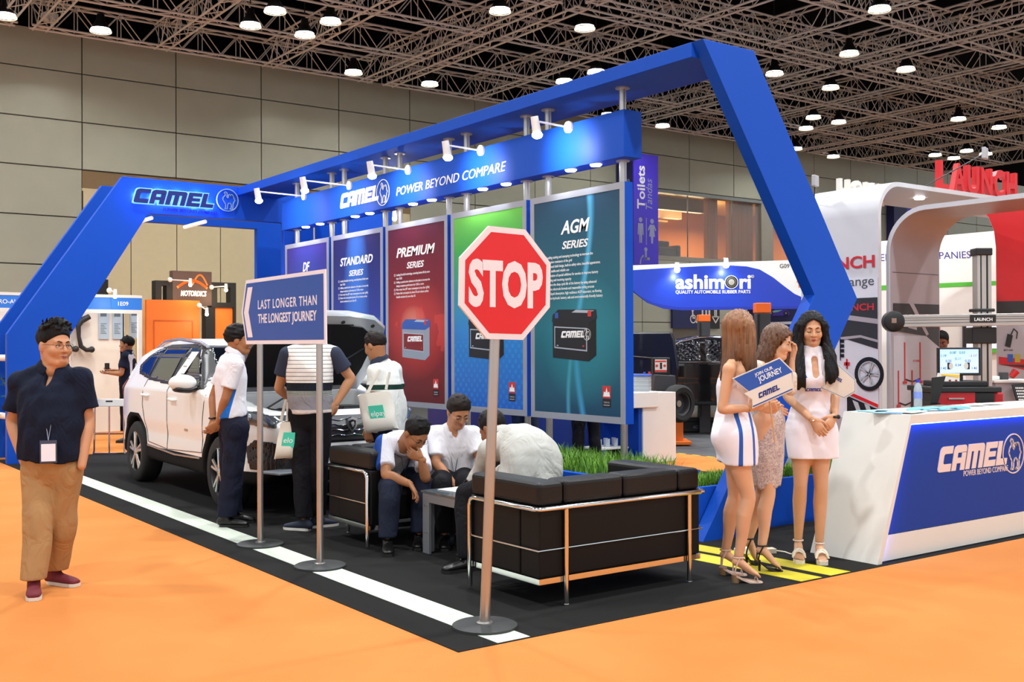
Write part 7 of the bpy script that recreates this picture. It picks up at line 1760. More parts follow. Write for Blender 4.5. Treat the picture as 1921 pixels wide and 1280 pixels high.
g = G(); fD = FR((WB0[0], 28.38, 0)); g.rect(fD, .1, 0, 1.9, 2.2, -.1, 0, 0); g.build('doorway_panel', M('door_grey', '#6d675c', .6), label='dark grey doorway below the direction board', cat='doorway', kind='structure')

# vehicle lift: columns, platform
m_col = M('lift_grey', '#3c3d40', .45, .2); m_cap = M('lift_orange', '#ea6a1e', .5)
for k, (x0, x1, yt, yc, D, lab) in enumerate(((1312,1333,592,605,19.0,'grey lift column with orange cap in front of the direction board'), (1420,1446,570,589,16.0,'nearer grey lift column with orange cap behind the women'))):
    b_ = [(13.92,13.372,1.523), (12.435,10.744,1.522)][k]; u = D/2018.03; w_ = (x1-x0)*u; r_ = thing('lift_column', (b_[0], b_[1], .004), lab, 'lift column', 'orange capped lift columns')
    zt = 1.54+(651.5-yt)*u; zc = 1.54+(651.5-yc)*u; f = FP((b_[0], b_[1], 0))
    g = G(); g.rect(f, -w_/2, .004, w_/2, zc, -w_, 0); g.build('column', m_col, r_, bevel=.01); g = G(); g.rect(f, -w_*.54, zc, w_*.54, zt, -w_*1.04, .01); g.build('cap', m_cap, r_, bevel=.012)
    g = G(); g.rect(f, -w_*.42, .3, -w_*.30, zc-.02, .0, .012); g.build('rail', m_trim, r_)
PL = (13.767,13.742,0.002)
lf = thing('lift_platform', PL, 'low black vehicle lift platform marked 4000kg under the black saloon', 'lift')
fP = FP((PL[0], PL[1], 0)); g = G(); g.rect(fP, -.9, .004, 2.2, .2, -2.2, 0); g.build('platform', M('lift_black', '#1b1b1d', .5), lf, bevel=.02); g = G(); g.rect(fP, -.9, .2, 2.2, .27, -2.0, -.05); g.build('deck', m_trim, lf)
g = G(); g.text(fP, '4000kg', .16, .07, .09, .003, .002, 0, bold=.01); g.build('lettering', m_grey, lf, label='grey marking 4000kg')
# wheel balancer with tyre
BD = (11.909,11.877,0.013); fb = FP((BD[0], BD[1], 0)); ub = 16.6/2018.03
wb = thing('wheel_balancer', (BD[0], BD[1], .004), 'orange wheel balancer with a dark display box beside the white plinth', 'machine')
def X(x, y): return ((x-1284)*ub, 1.54-(y-651.5)*ub)
g = G(); g.rect(fb, *X(1252,836), *X(1297,829), -.5, .05); g.rect(fb, *X(1262,829), *X(1283,750), -.35, -.05); g.build('body', m_or, wb, bevel=.01)
g = G(); g.poly(fb, [X(1226,735), X(1270,735), X(1268,706), X(1230,704)], -.5, -.02); g.build('tray', m_col, wb, bevel=.01)
g = G(); g.rect(fb, *X(1229,706), *X(1262,672), -.45, -.2); g.build('display_box', m_trim, wb, bevel=.02)
g = G(); g.rect(fb, *X(1232.5,700), *X(1255,676), -.199, -.195, 0); g.rect(fb, *X(1232.5,699.5), *X(1255,696), -.1945, -.193, 1); g.rect(fb, *X(1233,681), *X(1254,678), -.1945, -.193, 1); g.rect(fb, *X(1242,694), *X(1246,682), -.1945, -.193, 2); g.disc(fb, *X(1236,688), .022, -.1945, -.193, 1); g.disc(fb, *X(1251,688), .022, -.1945, -.193, 1); g.build('label_plate', [m_solew, m_bred, m_trim], wb, label='white and red label plate')
tw = thing('loose_wheel', tuple(A3(fb[0])+RH*X(1270,757)[0]-FH*.25+UPV*X(1270,790)[1]), 'black car tyre mounted on the orange wheel balancer', 'wheel')
axd = nv(-FH*.8+RH*.6); c_ = A3(fb[0])+RH*X(1268,757)[0]-FH*.25+UPV*X(1270,757)[1]
g = G(); r = .29; w_ = .2; g.lathe(c_-axd*w_/2, [(r*.62, 0), (r*.85, -.01), (r*.97, w_*.12), (r, w_*.3), (r, w_*.7), (r*.97, w_*.88), (r*.85, w_+.01), (r*.62, w_)], 36, ax=axd, cap=False); g.build('tyre', m_rub, tw, smooth=50)
g = G(); g.lathe(c_-axd*w_/2, [(r*.63, w_*.05), (r*.63, w_*.9), (r*.55, w_*.85), (r*.5, w_*.4), (0, w_*.35)], 30, ax=axd, cap=False); g.build('rim', m_col, tw, smooth=40)
g = G(); g.cyl(c_-axd*.1, c_+axd*.02, .05, n=12); g.build('hub', m_steel, tw, smooth=40)

# small white box under the truss near the wall, and a second violet sign far to the right
WBX = (6.117,27.019,9.401)
pb = thing('ceiling_speaker', WBX, 'small white box hanging below the trusses near the upper left corner of the wall', 'speaker'); g = G(); g.box(WBX, (.32, .26, .2), rz=.3); g.build('housing', m_wht, pb, bevel=.02); g = G(); g.cyl((WBX[0], WBX[1], WBX[2]+.1), (WBX[0], WBX[1], 12), .012, n=6); g.build('hanger', m_trim, pb)
V0, V1 = (40.874,28.3,7.282), (43.1,28.3,8.059)
vs_ = thing('wall_sign', (V0[0], 28.2, V0[2]-1.2), 'violet and navy sign on the far wall seen under the white portal roof', 'sign'); g = G(); xm = V0[0]+(V1[0]-V0[0])*.42
g.bb((V0[0], 28.0, V0[2]-1.2), (xm, 28.39, V1[2]), 0); g.bb((xm, 28.0, V0[2]-1.2), (V1[0], 28.39, V1[2]), 1); g.build('sign_face', [MATS['sign_navy'], MATS['sign_violet']], vs_)

# ================================================================ white portal stand at the right
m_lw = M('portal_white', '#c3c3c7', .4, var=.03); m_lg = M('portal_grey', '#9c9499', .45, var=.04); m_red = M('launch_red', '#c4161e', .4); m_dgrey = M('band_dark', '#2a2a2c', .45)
m_text_r = M('text_red', '#c0202c', .45); m_text_n = M('text_navy', '#2a2f86', .5); m_text_k = M('text_grey', '#4c4c50', .5)
LS = thing('portal_stand', (11.6, 7.8, 0), 'white stand of two rounded portals topped by red LAUNCH letters', 'stand')
def band(p0, ua, ub, L, Wd, H, R, th, name, m, par, right_leg=False):
    """inverted-U band: profile in (along ua, z), extruded Wd along ub"""
    p0, ua, ub = A3(p0), nv(ua), nv(ub); prof = [(0, 0), (0, H-R)]+[(R-R*math.cos(t), H-R+R*math.sin(t)) for t in [PI/2*i/10 for i in range(1, 11)]]+[(L, H)]
    inn = [(L, H-th)]+[(R-(R-th)*math.cos(t), H-R+(R-th)*math.sin(t)) for t in [PI/2*i/10 for i in range(10, 0, -1)]]+[(th, H-R), (th, 0)]
    ring = prof+inn; g = G()
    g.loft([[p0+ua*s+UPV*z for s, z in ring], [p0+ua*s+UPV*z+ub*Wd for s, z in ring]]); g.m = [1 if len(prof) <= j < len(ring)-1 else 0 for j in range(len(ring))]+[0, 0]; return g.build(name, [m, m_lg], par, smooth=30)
# rear portal: left leg faces the aisle, top runs along +X
band((11.1, 7.82, .004), (1, 0, 0), (0, 1, 0), 5.2, 1.15, 3.53, .42, .055, 'rear_portal', m_lw, LS)
# front portal: far leg across X, top runs towards the camera side
band((11.22, 7.80, .004), (0, -1, 0), (1, 0, 0), 4.2, 1.02, 3.17, .52, .055, 'front_portal', m_lw, LS)
f1 = FR((11.1, 8.97, 0), YF)       # outer face of the rear leg, u runs towards the camera side
def q1(px, py): return None
g = G(); g.rect(f1, .12, .0, 1.14, 2.36, .002, .008, 0); g.build('graphic_upper', M('graphic_white', '#cfcfd6', .4), LS)
g = G(); g.rect(f1, .12, 1.75, 1.14, 2.12, .009, .012, 0); g.poly(f1, [(.12,1.75),(1.14,1.75),(1.14,1.50),(.7,1.62),(.12,1.72)], .009, .012, 0); g.build('dark_band', m_dgrey, LS)
g = G(); g.poly(f1, [(.3,1.82),(.7,1.86),(1.14,1.80),(1.14,1.86),(.7,1.92),(.3,1.88)], .0125, .014); g.poly(f1, [(.5,1.60),(.9,1.64),(1.14,1.58),(1.14,1.61),(.9,1.67),(.5,1.64)], .0125, .014); g.build('light_streak', m_lg, LS)
g = G(); g.text(f1, 'LAUNCH', 1.10, 2.49, .20, .009, .004, 0, bold=.022, align='RIGHT', width=1.02); g.text(f1, 'LAUNCH', 1.09, 1.97, .115, .0125, .003, 0, bold=.02, align='RIGHT', width=.6); g.build('lettering', m_text_r, LS, label='red word LAUNCH on the wall')
g = G(); g.text(f1, 'X-Change', 1.09, 2.27, .165, .009, .004, 0, align='RIGHT', width=.80); g.build('lettering', m_text_k, LS, label='grey word X-Change')
g = G(); cx, cy = 1.02, 1.20
g.ring(f1, cx, cy, .155, .205, .012, .02, 0, 28); g.ring(f1, cx, cy, .14, .155, .012, .02, 1, 28)
for k in range(5):
    for e in (-.13, .13):
        t = 2*PI*k/5+e; g.stroke(f1, [(cx+.02*math.cos(t), cy+.02*math.sin(t)), (cx+.145*math.cos(t), cy+.145*math.sin(t))], .022, .012, .018, 1)
g.poly(f1, [(.70,.99),(1.14,.84),(1.14,.80),(.70,.95)], .012, .016, 2); g.poly(f1, [(.70,.93),(1.14,.78),(1.14,.74),(.70,.70)], .012, .015, 0); g.poly(f1, [(.78,.88),(.86,.85),(.92,.70),(.86,.70)], .0155, .018, 1); g.poly(f1, [(.95,.84),(1.02,.82),(1.06,.72),(1.0,.72)], .0155, .018, 1)
for y in (1.4, 1.46, 1.52, 1.58): g.rect(f1, .60, y, .66, y+.04, .012, .016, 0)
g.rect(f1, .60, 1.36, .61, 1.64, .012, .016, 0); g.rect(f1, .66, 1.30, .74, 1.34, .012, .016, 2); g.rect(f1, .69, 1.26, .71, 1.38, .012, .016, 2); g.rect(f1, .64, 1.12, .70, 1.15, .012, .016, 0); g.rect(f1, .64, .9, .72, 1.04, .012, .014, 3)
g.build('wheel_graphic', [m_trim, M('print_alloy', '#a9adb2', .4), m_red, m_solew], LS)
g = G(); g.rect(f1, .12, .0, 1.14, .66, .009, .02); g.build('grey_base', m_lg, LS)
# inner face of the front portal leg with printed lifts
f2 = FR((11.24, 7.745, 0))
g = G(); g.rect(f2, .03, .0, .98, 1.66, .0, .006, 0); g.rect(f2, .03, 2.42, .98, 2.425, .0, .004, 1); g.build('graphic_lower', [M('graphic_grey', '#a8a6ac', .45, var=.05, vs=2), m_dgrey], LS)
g = G(); g.poly(f2, [(.03,2.05),(.98,2.05),(.98,1.52),(.7,1.66),(.03,1.72)], .0065, .009, 0); g.poly(f2, [(.35,2.05),(.44,2.05),(.75,1.68),(.70,1.66)], .0095, .012, 1); g.poly(f2, [(.03,1.86),(.5,1.76),(.5,1.73),(.03,1.8)], .0095, .012, 1); g.build('dark_band', [m_dgrey, m_lg], LS)
g = G(); g.text(f2, 'LAUNCH', .95, 1.86, .10, .0095, .003, 0, bold=.02, align='RIGHT', width=.42); g.build('lettering', M('text_dim_red', '#a03038', .5), LS, label='dim red word LAUNCH inside the portal')
def lift(g, x, y, w, h):
    g.rect(f2, x, y, x+.022, y+h, .007, .011, 0); g.rect(f2, x+w-.022, y, x+w, y+h, .007, .011, 0); g.rect(f2, x-.03, y, x+.05, y+.03, .0115, .014, 0); g.rect(f2, x+w-.05, y, x+w+.03, y+.03, .0115, .014, 0); g.stroke(f2, [(x+.03,y+.05),(x+w/2,y+.02),(x+w-.03,y+.05)], .018, .007, .01, 1)
g = G(); lift(g, .24, 1.08, .34, .50); lift(g, .11, .80, .30, .44)
for a, b in (((.52,.62),(.52,.92)), ((.84,.58),(.84,.98)), ((.70,.78),(.70,.88))): g.stroke(f2, [a, b], .02, .007, .011, 0)
g.poly(f2, [(.5,.72),(.86,.76),(.86,.80),(.5,.76)], .0115, .015, 0); g.poly(f2, [(.55,.56),(.62,.56),(.64,.74),(.58,.74)], .0115, .015, 0); g.poly(f2, [(.68,.52),(.75,.52),(.76,.74),(.70,.74)], .0115, .015, 0)
g.poly(f2, [(.07,.40),(.42,.40),(.38,.47),(.13,.47)], .007, .012, 2); g.stroke(f2, [(.16,.39),(.36,.2),(.16,.12)], .022, .007, .011, 1); g.stroke(f2, [(.36,.39),(.16,.2),(.36,.12)], .022, .007, .011, 1); g.rect(f2, .40, .14, .44, .30, .007, .011, 0); g.stroke(f2, [(.5,.16),(.7,.22),(.95,.24)], .04, .007, .011, 0)
for x, y in ((.42,1.34), (.22,.72), (.72,.46), (.20,.05)): g.text(f2, 'TLT235SC', x, y, .035, .007, .002, 0, bold=.01)
g.build('lift_pictures', [M('print_lift_red', '#b02228', .5), m_trim, M('print_rust', '#a85a34', .5)], LS, label='printed red vehicle lifts')
# downlights in the rear portal
for x in (11.75, 12.6):
    g = G(); g.lathe((x, 8.25, 3.455), [(0, 0), (.06, 0), (.07, .02)], 14, cap=False); g.build('downlight', m_dl, LS)
# raised letters on the roof edge
fl2 = FR((0, 7.86, 0))
for i, (ch, x) in enumerate(zip('LAUNCH', (12.40, 12.70, 13.03, 13.35, 13.66, 13.97))):
    g = G(); g.text(fl2, ch, x, 3.537, .50, 0, .07, 0, bold=.03, width=.20 if ch == 'L' else .27); g.build('roof_letter', M('letter_red', '#d0242c', .4, fn=lambda t, p: '#d0242c') if False else m_red, LS, label='red standing letter '+ch)
for i, (ch, x) in enumerate(zip('HOKY', (11.55, 11.82, 12.1, 12.36))):
    g = G(); g.text(FR((0, 8.75, 0)), ch, x+.02, 3.42, .40, 0, .06, 0, bold=.03, width=.22); g.build('rear_letter', m_solew, LS, label='white standing letter '+ch)
def arm(a, b, lab):
    a, b = A3(a), A3(b); r_ = thing('arm_floodlight', tuple(a), lab, 'lamp', 'floodlights of the white portal stand'); g = G(); g.cyl(a, b, .008, n=8); g.build('arm', m_col, r_)
    g = G(); g.box(tuple(b), (.14, .05, .14), rz=.3); g.build('lamp_head', M('lamp_grey', '#a9a9ac', .4), r_, bevel=.01)
arm((12.12, 7.85, 3.54), (12.62, 7.35, 3.93), 'grey arm floodlight in front of the red roof letters')
arm((11.15, 8.8, 3.40), (11.05, 8.7, 3.62), 'small floodlight at the left end of the white portal roof')

# hall wall behind: white wall with words and a green stripe
SWL = (15.558,10.329,1.528); fs_ = FP((SWL[0], SWL[1], 0)); us = 17.5/2018.03
def sx_(x, y): return ((x-1712)*us, 1.54-(y-648)*us)
sw = thing('stand_wall', (SWL[0], SWL[1], 0), 'white stand wall lettered SERVICE COMPANIES with a green stripe', 'stand wall')
g = G(); g.poly(fs_, [sx_(1650,452), sx_(1905,430), (sx_(1905,430)[0], 0), (sx_(1650,430)[0], 0)], -.1, 0); g.build('wall_board', M('bright_white', '#e2e2de', .5), sw)
g = G(); g.poly(fs_, [sx_(1650,535), sx_(1905,526), sx_(1905,534), sx_(1650,544)], .001, .004); g.build('green_stripe', M('stripe_green', '#4cb034', .5), sw)
tl = tilt((fs_[0]+fs_[1]*sx_(1822,484)[0]+fs_[2]*sx_(1822,484)[1], fs_[1], fs_[2], fs_[3]), .03)
g = G(); g.text(tl, 'SERVICE COMPANIES', 0, 0, .165, .003, .002, 0, align='RIGHT', width=1.55); g.build('lettering', m_text_n, sw, label='navy words SERVICE COMPANIES'); g = G(); g.text(fs_, '1078', *sx_(1743,507), .16, .003, .002, 0, align='RIGHT'); g.build('lettering', m_text_k, sw)
l = bpy.data.lights.new('stand_wash_light', 'AREA'); l.shape = 'RECTANGLE'; l.size = 2.5; l.size_y = .2; l.energy = 25
o = bpy.data.objects.new('stand_wash_light', l); COL.objects.link(o); o.location = tuple(A3(fs_[0])+RH*.7-FH*1.2+UPV*3.6); o.rotation_euler = Vector(FH*.6-UPV).to_track_quat('-Z', 'Y').to_euler()
# shelves and screen on that wall
g = G(); g.rect(fs_, *sx_(1728,630), *sx_(1760,623), -.0, .25, 0); g.build('wall_shelf', M('stripe_green', '#4cb034', .5), label='green edged shelf on the white stand wall', cat='shelf')
g = G(); g.rect(fs_, *sx_(1730,664), *sx_(1775,658), 0, .25); g.build('wall_shelf', m_wht, label='white shelf on the white stand wall behind the man in a tie', cat='shelf')
g = G(); g.rect(fs_, *sx_(1740,623), *sx_(1755,614), .05, .2); g.build('product_box', m_red, label='red product standing on the green edged shelf', cat='box')
g = G(); g.rect(fs_, *sx_(1738,658), *sx_(1750,653), .05, .2); g.build('product_box', m_trim, label='small dark product on the white shelf', cat='box')
scr = thing('wall_screen', tuple(A3(fs_[0])+RH*sx_(1840,660)[0]+UPV*sx_(1840,660)[1]), 'tall bright screen with a green foot behind the aligner post', 'screen')
g = G(); g.rect(fs_, *sx_(1805,657), *sx_(1880,600), .01, .06, 0); g.build('frame', m_trim, scr); g = G(); g.rect(fs_, *sx_(1810,654), *sx_(1880,600), .061, .064); g.build('display', M('screen_pale', '#dfe8f8', .3, var=0, emit='#dfe8ff', es=.75), scr); g = G(); g.rect(fs_, *sx_(1808,662), *sx_(1880,655), .065, .07); g.build('green_foot', M('stripe_green', '#4cb034', .5), scr)
# red wall at the right, its grey poster part below
RW = (12.624,7.145,1.527); rdir = HD(.93, .36, 0); fr_ = (Vector((RW[0], RW[1], 0)), Vector(nv(rdir)), Vector((0, 0, 1)), Vector(np.cross(nv(rdir), UPV))); ur = 13.2/2018.03
rw = thing('partition_wall', (RW[0], RW[1], 0), 'red stand partition with a grey product graphic below at the right', 'partition')
g = G(); g.poly(fr_, [(-.06,2.08),(1.6,2.08),(1.6,3.30),(-.22,3.22),(-.14,3.12),(-.08,2.95),(-.06,2.75)], -.06, 0, 0); g.build('red_panel', m_red, rw); g = G(); g.rect(fr_, -.06, .0, 1.6, 2.08, -.06, 0, 0); g.build('grey_panel', M('graphic_grey', '#a8a6ac', .45), rw)
g = G(); g.poly(fr_, [(-.06,2.08),(1.6,2.08),(1.6,1.80),(-.06,1.84)], .001, .004, 0); g.poly(fr_, [(-.04,1.40),(.3,1.36),(1.6,1.2),(1.6,.9),(-.04,1.31)], .001, .004, 1); g.poly(fr_, [(-.04,1.30),(1.6,1.1),(1.6,1.3)], .005, .006, 0); g.build('dark_band', [m_dgrey, m_red], rw)
g = G(); g.poly(fr_, [(.03,1.53),(.09,1.51),(.12,1.66),(.06,1.68)], .005, .012, 0); g.stroke(fr_, [(.1,1.67),(.13,1.74),(.17,1.70),(.16,1.62)], .012, .005, .009, 0); g.rect(fr_, .06, 1.33, .12, 1.43, .005, .008, 1); g.rect(fr_, .14, 1.33, .2, 1.43, .005, .008, 2); g.text(fr_, 'BST-500', .02, 1.47, .03, .005, .002, 0); g.build('product_pictures', [m_trim, m_bblue, M('print_stripe', '#b0a03a', .5)], rw)

# ---- wheel aligner: horizontal beam on an aluminium post
m_alu = M('anodised_aluminium', '#b9b4b0', .35, .7, var=.05)
AB = (10.271,6.011,1.53); fab = FP((AB[0], AB[1], 0)); ua_ = 10.9/2018.03
def ax_(x, y): return ((x-1845)*ua_, 1.54-(y-648)*ua_)
al = thing('wheel_aligner', (AB[0], AB[1], .004), 'silver wheel aligner beam with black LAUNCH plate on an aluminium post', 'machine')
g = G(); g.rect(fab, ax_(1835,0)[0], .004, ax_(1862,0)[0], ax_(0,470)[1], -.13, -.01); g.build('post', m_alu, al, bevel=.004); g = G(); g.rect(fab, ax_(1841,0)[0], .9, ax_(1843,0)[0], ax_(0,475)[1], -.009, -.006); g.rect(fab, ax_(1852,0)[0], .9, ax_(1855,0)[0], ax_(0,475)[1], -.009, -.006); g.build('post_groove', m_trim, al)
g = G(); g.rect(fab, *ax_(1832,479), *ax_(1863,465), -.15, .01); g.build('post_cap', m_trim, al, bevel=.01); g = G(); g.rect(fab, *ax_(1829,585), *ax_(1867,579), -.15, .01); g.rect(fab, *ax_(1822,645), *ax_(1868,614), -.15, .03); g.build('carriage', m_trim, al, bevel=.01)
fb2 = tilt(fab, .012)
g = G(); y0, y1 = ax_(0,612)[1], ax_(0,589)[1]; x0, x1 = ax_(1690,0)[0], ax_(1990,0)[0]
g.rect(fb2, x0, y0, x1, y1, .0, .10); g.build('beam', m_alu, al, bevel=.006); g = G()
for t in (.3, .55, .72): g.rect(fb2, x0, y0+(y1-y0)*t, x1, y0+(y1-y0)*t+.004, .1005, .103)
g.build('beam_groove', m_trim, al)
g = G(); c = A3(fab[0])+RH*ax_(1671,0)[0]+UPV*ax_(0,603)[1]-FH*.02; g.lathe(c+FH*.0, [(0, 0), (.10, 0), (.105, .01), (.105, .09), (.09, .1), (0, .1)], 28, ax=-FH, cap=False); g.rect(fab, *ax_(1672,616), *ax_(1698,594), .0, .09); g.build('camera_head', m_trim, al, smooth=40)
g = G(); g.rect(fab, *ax_(1665,606), *ax_(1674,597), .122, .124); g.build('camera_lens', M('lens_pinkish', '#9c7a6c', .2), al)
g = G(); xa, ya = ax_(1812,606); xb, yb = ax_(1860,591); g.rect(fab, xa, ya, xb, yb, .1, .112); g.build('name_plate', m_trim, al, bevel=.012); g = G(); g.text(fab, 'LAUNCH', (xa+xb)/2, ya+.018, .045, .113, .002, 0, bold=.02, align='CENTER', width=.18); g.build('lettering', m_white, al, label='white word LAUNCH')
# ---- red and black cabinet with screen
CB = (9.222,5.541,0.991); fc2 = FP((CB[0], CB[1], 0)); uc = 9.9/2018.03
def cx_(x, y): return ((x-1818)*uc, 1.54-(y-648)*uc)
cb = thing('tool_cabinet', (CB[0], CB[1], .004), 'red and black aligner cabinet behind the reception counter', 'cabinet')
x0, x1 = cx_(1750,0)[0], cx_(1868,0)[0]; zt = cx_(0,716)[1]
g = G(); g.rect(fc2, x0, .004, x1, zt-.10, -.55, -.02, 0); g.rect(fc2, x0-.02, zt-.10, x1+.05, zt-.05, -.6, .02, 0); g.rect(fc2, x0+.1, zt-.05, x1-.02, zt, -.5, -.1, 0); g.build('carcass', m_trim, cb, bevel=.008)
g = G(); g.rect(fc2, *cx_(1759,800), *cx_(1830,736), -.02, -.005); g.build('drawer', m_red, cb, bevel=.004, label='red drawer'); g = G(); g.rect(fc2, x1, .2, x1+.10, zt-.10, -.5, -.05); g.build('side_panel', m_red, cb, bevel=.02)
g = G(); g.rect(fc2, *cx_(1779,749), *cx_(1808,746.5), -.004, .015); g.build('drawer_handle', m_steel, cb)
mo = thing('monitor', tuple(A3(fc2[0])+UPV*zt+RH*.03-FH*.0+FH*.25), 'black monitor showing wheel alignment values on the red and black cabinet', 'monitor')
fm = (fc2[0]+Vector(FH*.25), fc2[1], fc2[2], fc2[3])
g = G(); g.rect(fm, *cx_(1781,706), *cx_(1863,652), -.05, .0); g.build('bezel', m_trim, mo, bevel=.006); g = G(); g.rect(fm, *cx_(1784,701), *cx_(1858,655.5), .001, .003); g.build('display', M('screen_blue', '#a9c8f0', .3, var=0, emit='#9cc0f4', es=.85, fn=lambda t, p: mixc(t, p[2].ramp(.1, .4), '#c9d8f4', '#86b4ee')), mo)
g = G(); g.rect(fm, *cx_(1817,717), *cx_(1829,706), -.04, -.01); g.rect(fm, *cx_(1805,718), *cx_(1840,715.5), -.1, .06); g.build('stand', m_trim, mo)
m_val = M('value_green', '#3a8f5c', .5); g = G()
for txt, x, y, mi in (("0.08'", 1803, 664, 0), ("0.03'", 1821, 664, 0), ("1.19'", 1786, 670, 0), ("-1.11'", 1841, 670, 1), ("0.11'", 1813, 676, 0), ("0.25", 1795, 680, 2), ("0.22", 1832, 680, 2), ("0.34'", 1813, 688, 2), ("1.42", 1786, 694, 2), ("1.40", 1845, 694, 2)): g.text(fm, txt, *cx_(x, y), .032, .0035, .001, mi, bold=.01)
for x in (1798, 1834): g.rect(fm, *cx_(x, 694), *cx_(x+7, 681), .0035, .0045, 3); g.disc(fm, *cx_(x+(7 if x < 1810 else 0), 687.5), .02, .005, .006, 4, ry=.031)
g.build('readout', [m_val, m_text_r, m_text_n, m_trim, m_solew], mo)
lp_ = thing('laptop', tuple(A3(fc2[0])+RH*cx_(1752,0)[0]+UPV*.6), 'black laptop or case lid standing left of the aligner cabinet', 'laptop'); g = G(); g.poly(fc2, [cx_(1740,760), cx_(1752,760), cx_(1768,705), cx_(1744,708)], .05, .08); g.poly(fc2, [cx_(1738,800), cx_(1758,800), cx_(1758,755), cx_(1738,755)], -.2, .08); g.build('lid', m_trim, lp_)
lh = thing('leaflet_holder', tuple(A3(fc2[0])+RH*cx_(1790,0)[0]+UPV*zt-FH*.12), 'white price card with a yellow heading in front of the monitor', 'card'); fl_ = (fc2[0]+Vector(-FH*.12), fc2[1], Vector(nv(UPV+FH*.2)), fc2[3])
g = G(); g.poly(fl_, [cx_(1765,722), cx_(1809,724), cx_(1812,696), cx_(1770,695)], -.003, .003); g.build('card_sheet', m_solew, lh); g = G(); g.poly(fl_, [cx_(1776,699), cx_(1810,704), cx_(1811,699), cx_(1777,697)], .004, .006, 0)
for x in (1778, 1792, 1804): g.rect(fl_, *cx_(x-2, 715), *cx_(x+2, 708), .004, .006, 1)
g.build('printing', [M('heading_yellow', '#f0b81c', .5), m_bdred], lh)
# right counter with small things
rc = thing('side_counter', tuple((10.586,5.912,0.711)*np.array([1,1,0])), 'grey side counter at the right edge behind the reception counter', 'counter'); fc3 = FP(tuple((10.52,5.96,0.711)*np.array([1,1,0])))
u9 = 11.0/2018.03
def rx_(x, y): return ((x-1880)*u9, 1.54-(y-648)*u9)
g = G(); g.rect(fc3, *rx_(1868,1000), *rx_(1960,716), -.5, 0); g.build('body', m_lg, rc); g = G(); g.rect(fc3, *rx_(1864,718), *rx_(1960,714), -.52, .02); g.build('worktop', m_wht, rc)
g = G(); fc4 = (fc3[0]+Vector(-FH*.35), fc3[1], Vector(nv(UPV+FH*.25)), fc3[3]); g.poly(fc4, [rx_(1899,750), rx_(1921,745), rx_(1915,712), rx_(1893,715)], -.01, .01); ub_ = g.build('display_board', m_trim, label='black display board of white tool silhouettes at the right edge', cat='board')
g = G()
for i in range(5):
    for j in range(5): g.rect(fc4, *rx_(1898+i*3.2+j*.9, 720+j*5.5+3), *rx_(1900+i*3.2+j*.9, 720+j*5.5), .011, .014)
g.build('tool_outline', m_white, ub_)
for k, (x, y, w_, h_, m, lab, nm) in enumerate(((1869, 714, 10, 16, m_red, 'orange red bottle on the side counter', 'bottle'), (1884, 714, 18, 7, m_wht, 'white box on the side counter', 'box'), (1905, 714, 14, 14, m_col, 'grey device on the side counter behind the tool board', 'device'))):
    g = G(); a_, b_ = rx_(x-w_/2, y), rx_(x+w_/2, y-h_); g.rect(fc3, a_[0], a_[1], b_[0], b_[1], -.3, -.3+w_*u9); g.build(nm, m, label=lab, cat=nm, bevel=.006)
g = G(); a = A3(fc3[0])+RH*rx_(1889,0)[0]+UPV*rx_(0,707)[1]-FH*.1; g.cyl(a, a+RH*.05+UPV*.06, .03, .04, 14); g.build('torch', m_red, label='red torch lying on the white box at the right', cat='torch', smooth=40)

# ================================================================ people further back
def std(px, th, h=1.72, fem=False, pos=None, armsL=None, armsR=None):
    """relaxed standing joints at floor point pos, heading th"""
    p0 = A3((pos[0], pos[1], .004)); f = head_dir(th); sd = np.cross(UPV, f); k = h/1.72; J = {}     # sd = the person's left
    def at_(x, y, z): return p0+(sd*x+f*y+UPV*z)*k
    J['head'] = at_(0, .02, 1.605); J['neck'] = at_(0, -.01, 1.47)
    for e, s_ in (('L', 1), ('R', -1)):
        J['sh'+e] = at_(.185*s_, 0, 1.40); J['el'+e] = at_(.24*s_, -.02, 1.12); J['wr'+e] = at_(.24*s_, .06, .87); J['hip'+e] = at_(.085*s_, 0, .90); J['kn'+e] = at_(.1*s_, .02, .49); J['an'+e] = at_(.11*s_, -.03, .085); J['toe'+e] = at_(.13*s_, .17, .03)
        J['hd'+e] = -UPV+f*.2; J['hp'+e] = -sd*s_; J['hc'+e] = (.5, 0, 0)
    J['at'] = at_; return J
def extra(lab, pos, th, h, skin_c, topm, botm, hairm=m_hairb, res=.014, pit=0, mod=None, sleeve=.65, long=False, hth=None, fat=1.):
    J = std(None, th, h, pos=pos); at_ = J.pop('at')
    if mod: mod(J, at_)
    p = person(lab, J, head_dir(th), head_dir(th if hth is None else hth, pit), h=h, skin_col=skin_c, top=1, bottom=1, res=res, hres=.0075, fat=fat)
    g = G(); short_hair(g, p['T'], p['ax'], p['hs'], .012, .072, -.05, .003, .009, 3); g.build('hair', hairm, p['body'], smooth=179)
    shirt(p, topm, hem=.05, sleeve=sleeve, res=res, seed=5, long=long); trousers(p, botm, res=res, seed=6, waist=.2)
    for e in 'LR': shoe(p['body'], J['an'+e], J['toe'+e], m_shoeb, m_soled, .004)
    return p
def phone_arm(J, a):
    J['elR'] = a(-.24, .05, 1.13); J['wrR'] = a(-.18, .28, 1.18); J['hdR'] = head_dir(-88); J['hpR'] = UPV; J['elL'] = a(.22, .06, 1.13); J['wrL'] = a(.16, .26, 1.14); J['hdL'] = head_dir(-88); J['hpL'] = UPV
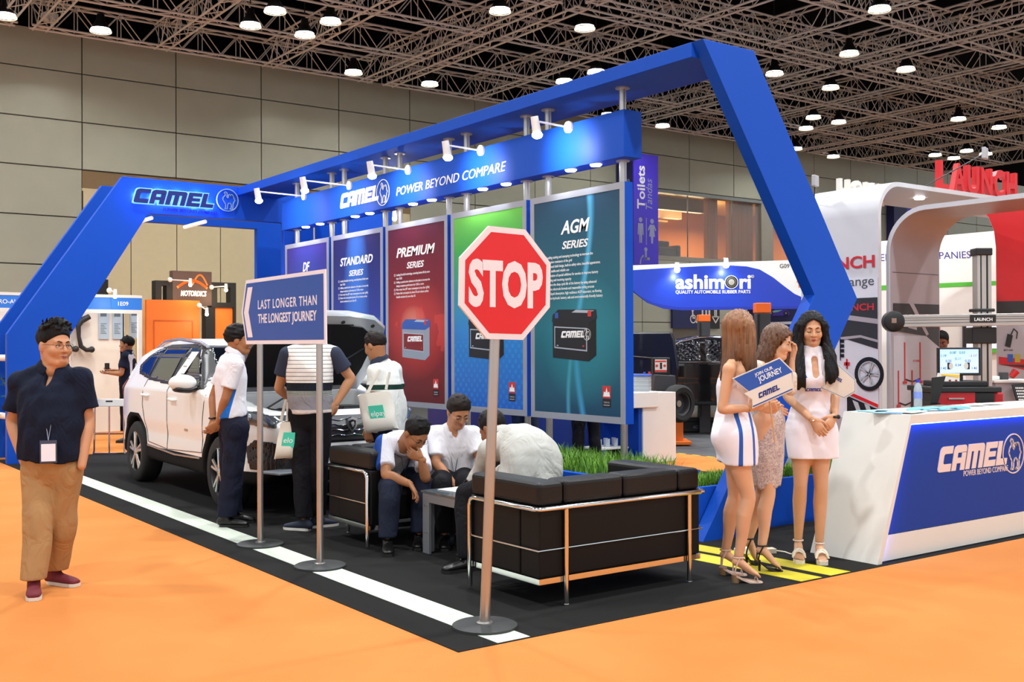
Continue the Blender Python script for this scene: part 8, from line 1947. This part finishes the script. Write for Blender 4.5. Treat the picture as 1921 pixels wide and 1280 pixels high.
m_nstr = M('navy_polo_white_stripes', rough=.85, spec=.2, var=0, fn=lambda t, q: mixc(t, ((q[0]*RH[0]+q[1]*RH[1]).band(.06, .085).max((q[0]*RH[0]+q[1]*RH[1]).band(.105, .13)))*q[2].gt(1.12), '#161c30', '#d8d8de'))
pf = extra('man in navy polo with white shoulder stripes holding a phone at the white stand', tuple((5.293,18.055,0)), -82, 1.72, '#b07a55', m_nstr, m_blacktr, mod=phone_arm)
w_ = A3(pf['J']['wrR'])+head_dir(-88)*.09+UPV*.05; g = G(); g.box(tuple(w_), (.03, .08, .14), rz=.6); g.build('phone', m_trim, label='dark phone in the hand of the man at the white stand', cat='phone', bevel=.005)
extra('grey haired man in white shirt standing beyond the black saloon', tuple((14.994,15.686,1.013)), -75, 1.74, '#c08a68', M('white_shirt_vest', '#d8d8dc', .8), m_blacktr, hairm=m_hairgrey, sleeve=.7)
pt = extra('man in white shirt and dark red tie looking down behind the monitor', tuple((12.943,8.162,-0.23)), -25, 1.70, '#7a4a34', m_whitesh, m_blacktr, pit=18, long=True)
bfp = head_dir(-25); n0 = A3(pt['J']['neck'])+bfp*.07-UPV*.03; g = G(); g.tube([n0, n0-UPV*.1+bfp*.05, n0-UPV*.3+bfp*.07, n0-UPV*.42+bfp*.06, n0-UPV*.46+bfp*.06], [.018, .022, .035, .04, .005], 8, flat=.3); g.build('necktie', M('tie_maroon', '#4a1626', .6), pt['body'], smooth=60)
extra('person in lime green polo half hidden by the portal leg', tuple((13.808,9.018,-0.379)), -60, 1.68, '#8a5a40', M('lime_polo', '#b8d82a', .8), m_blacktr)
extra('man in dark jeans behind the gap of the green and teal posters', (8.45, 11.35), 160, 1.72, '#b07a55', m_navy_cloth, M('jeans_blue', '#27344e', .85, var=.1), res=.02)
extra('man in black trousers standing behind the teal poster', (8.75, 10.45), 185, 1.74, '#b07a55', m_greysh, m_blacktr, res=.02)
extra('man in black trousers standing behind the red poster', (7.55, 13.6), 170, 1.72, '#b07a55', m_navy_cloth, m_blacktr, res=.02)
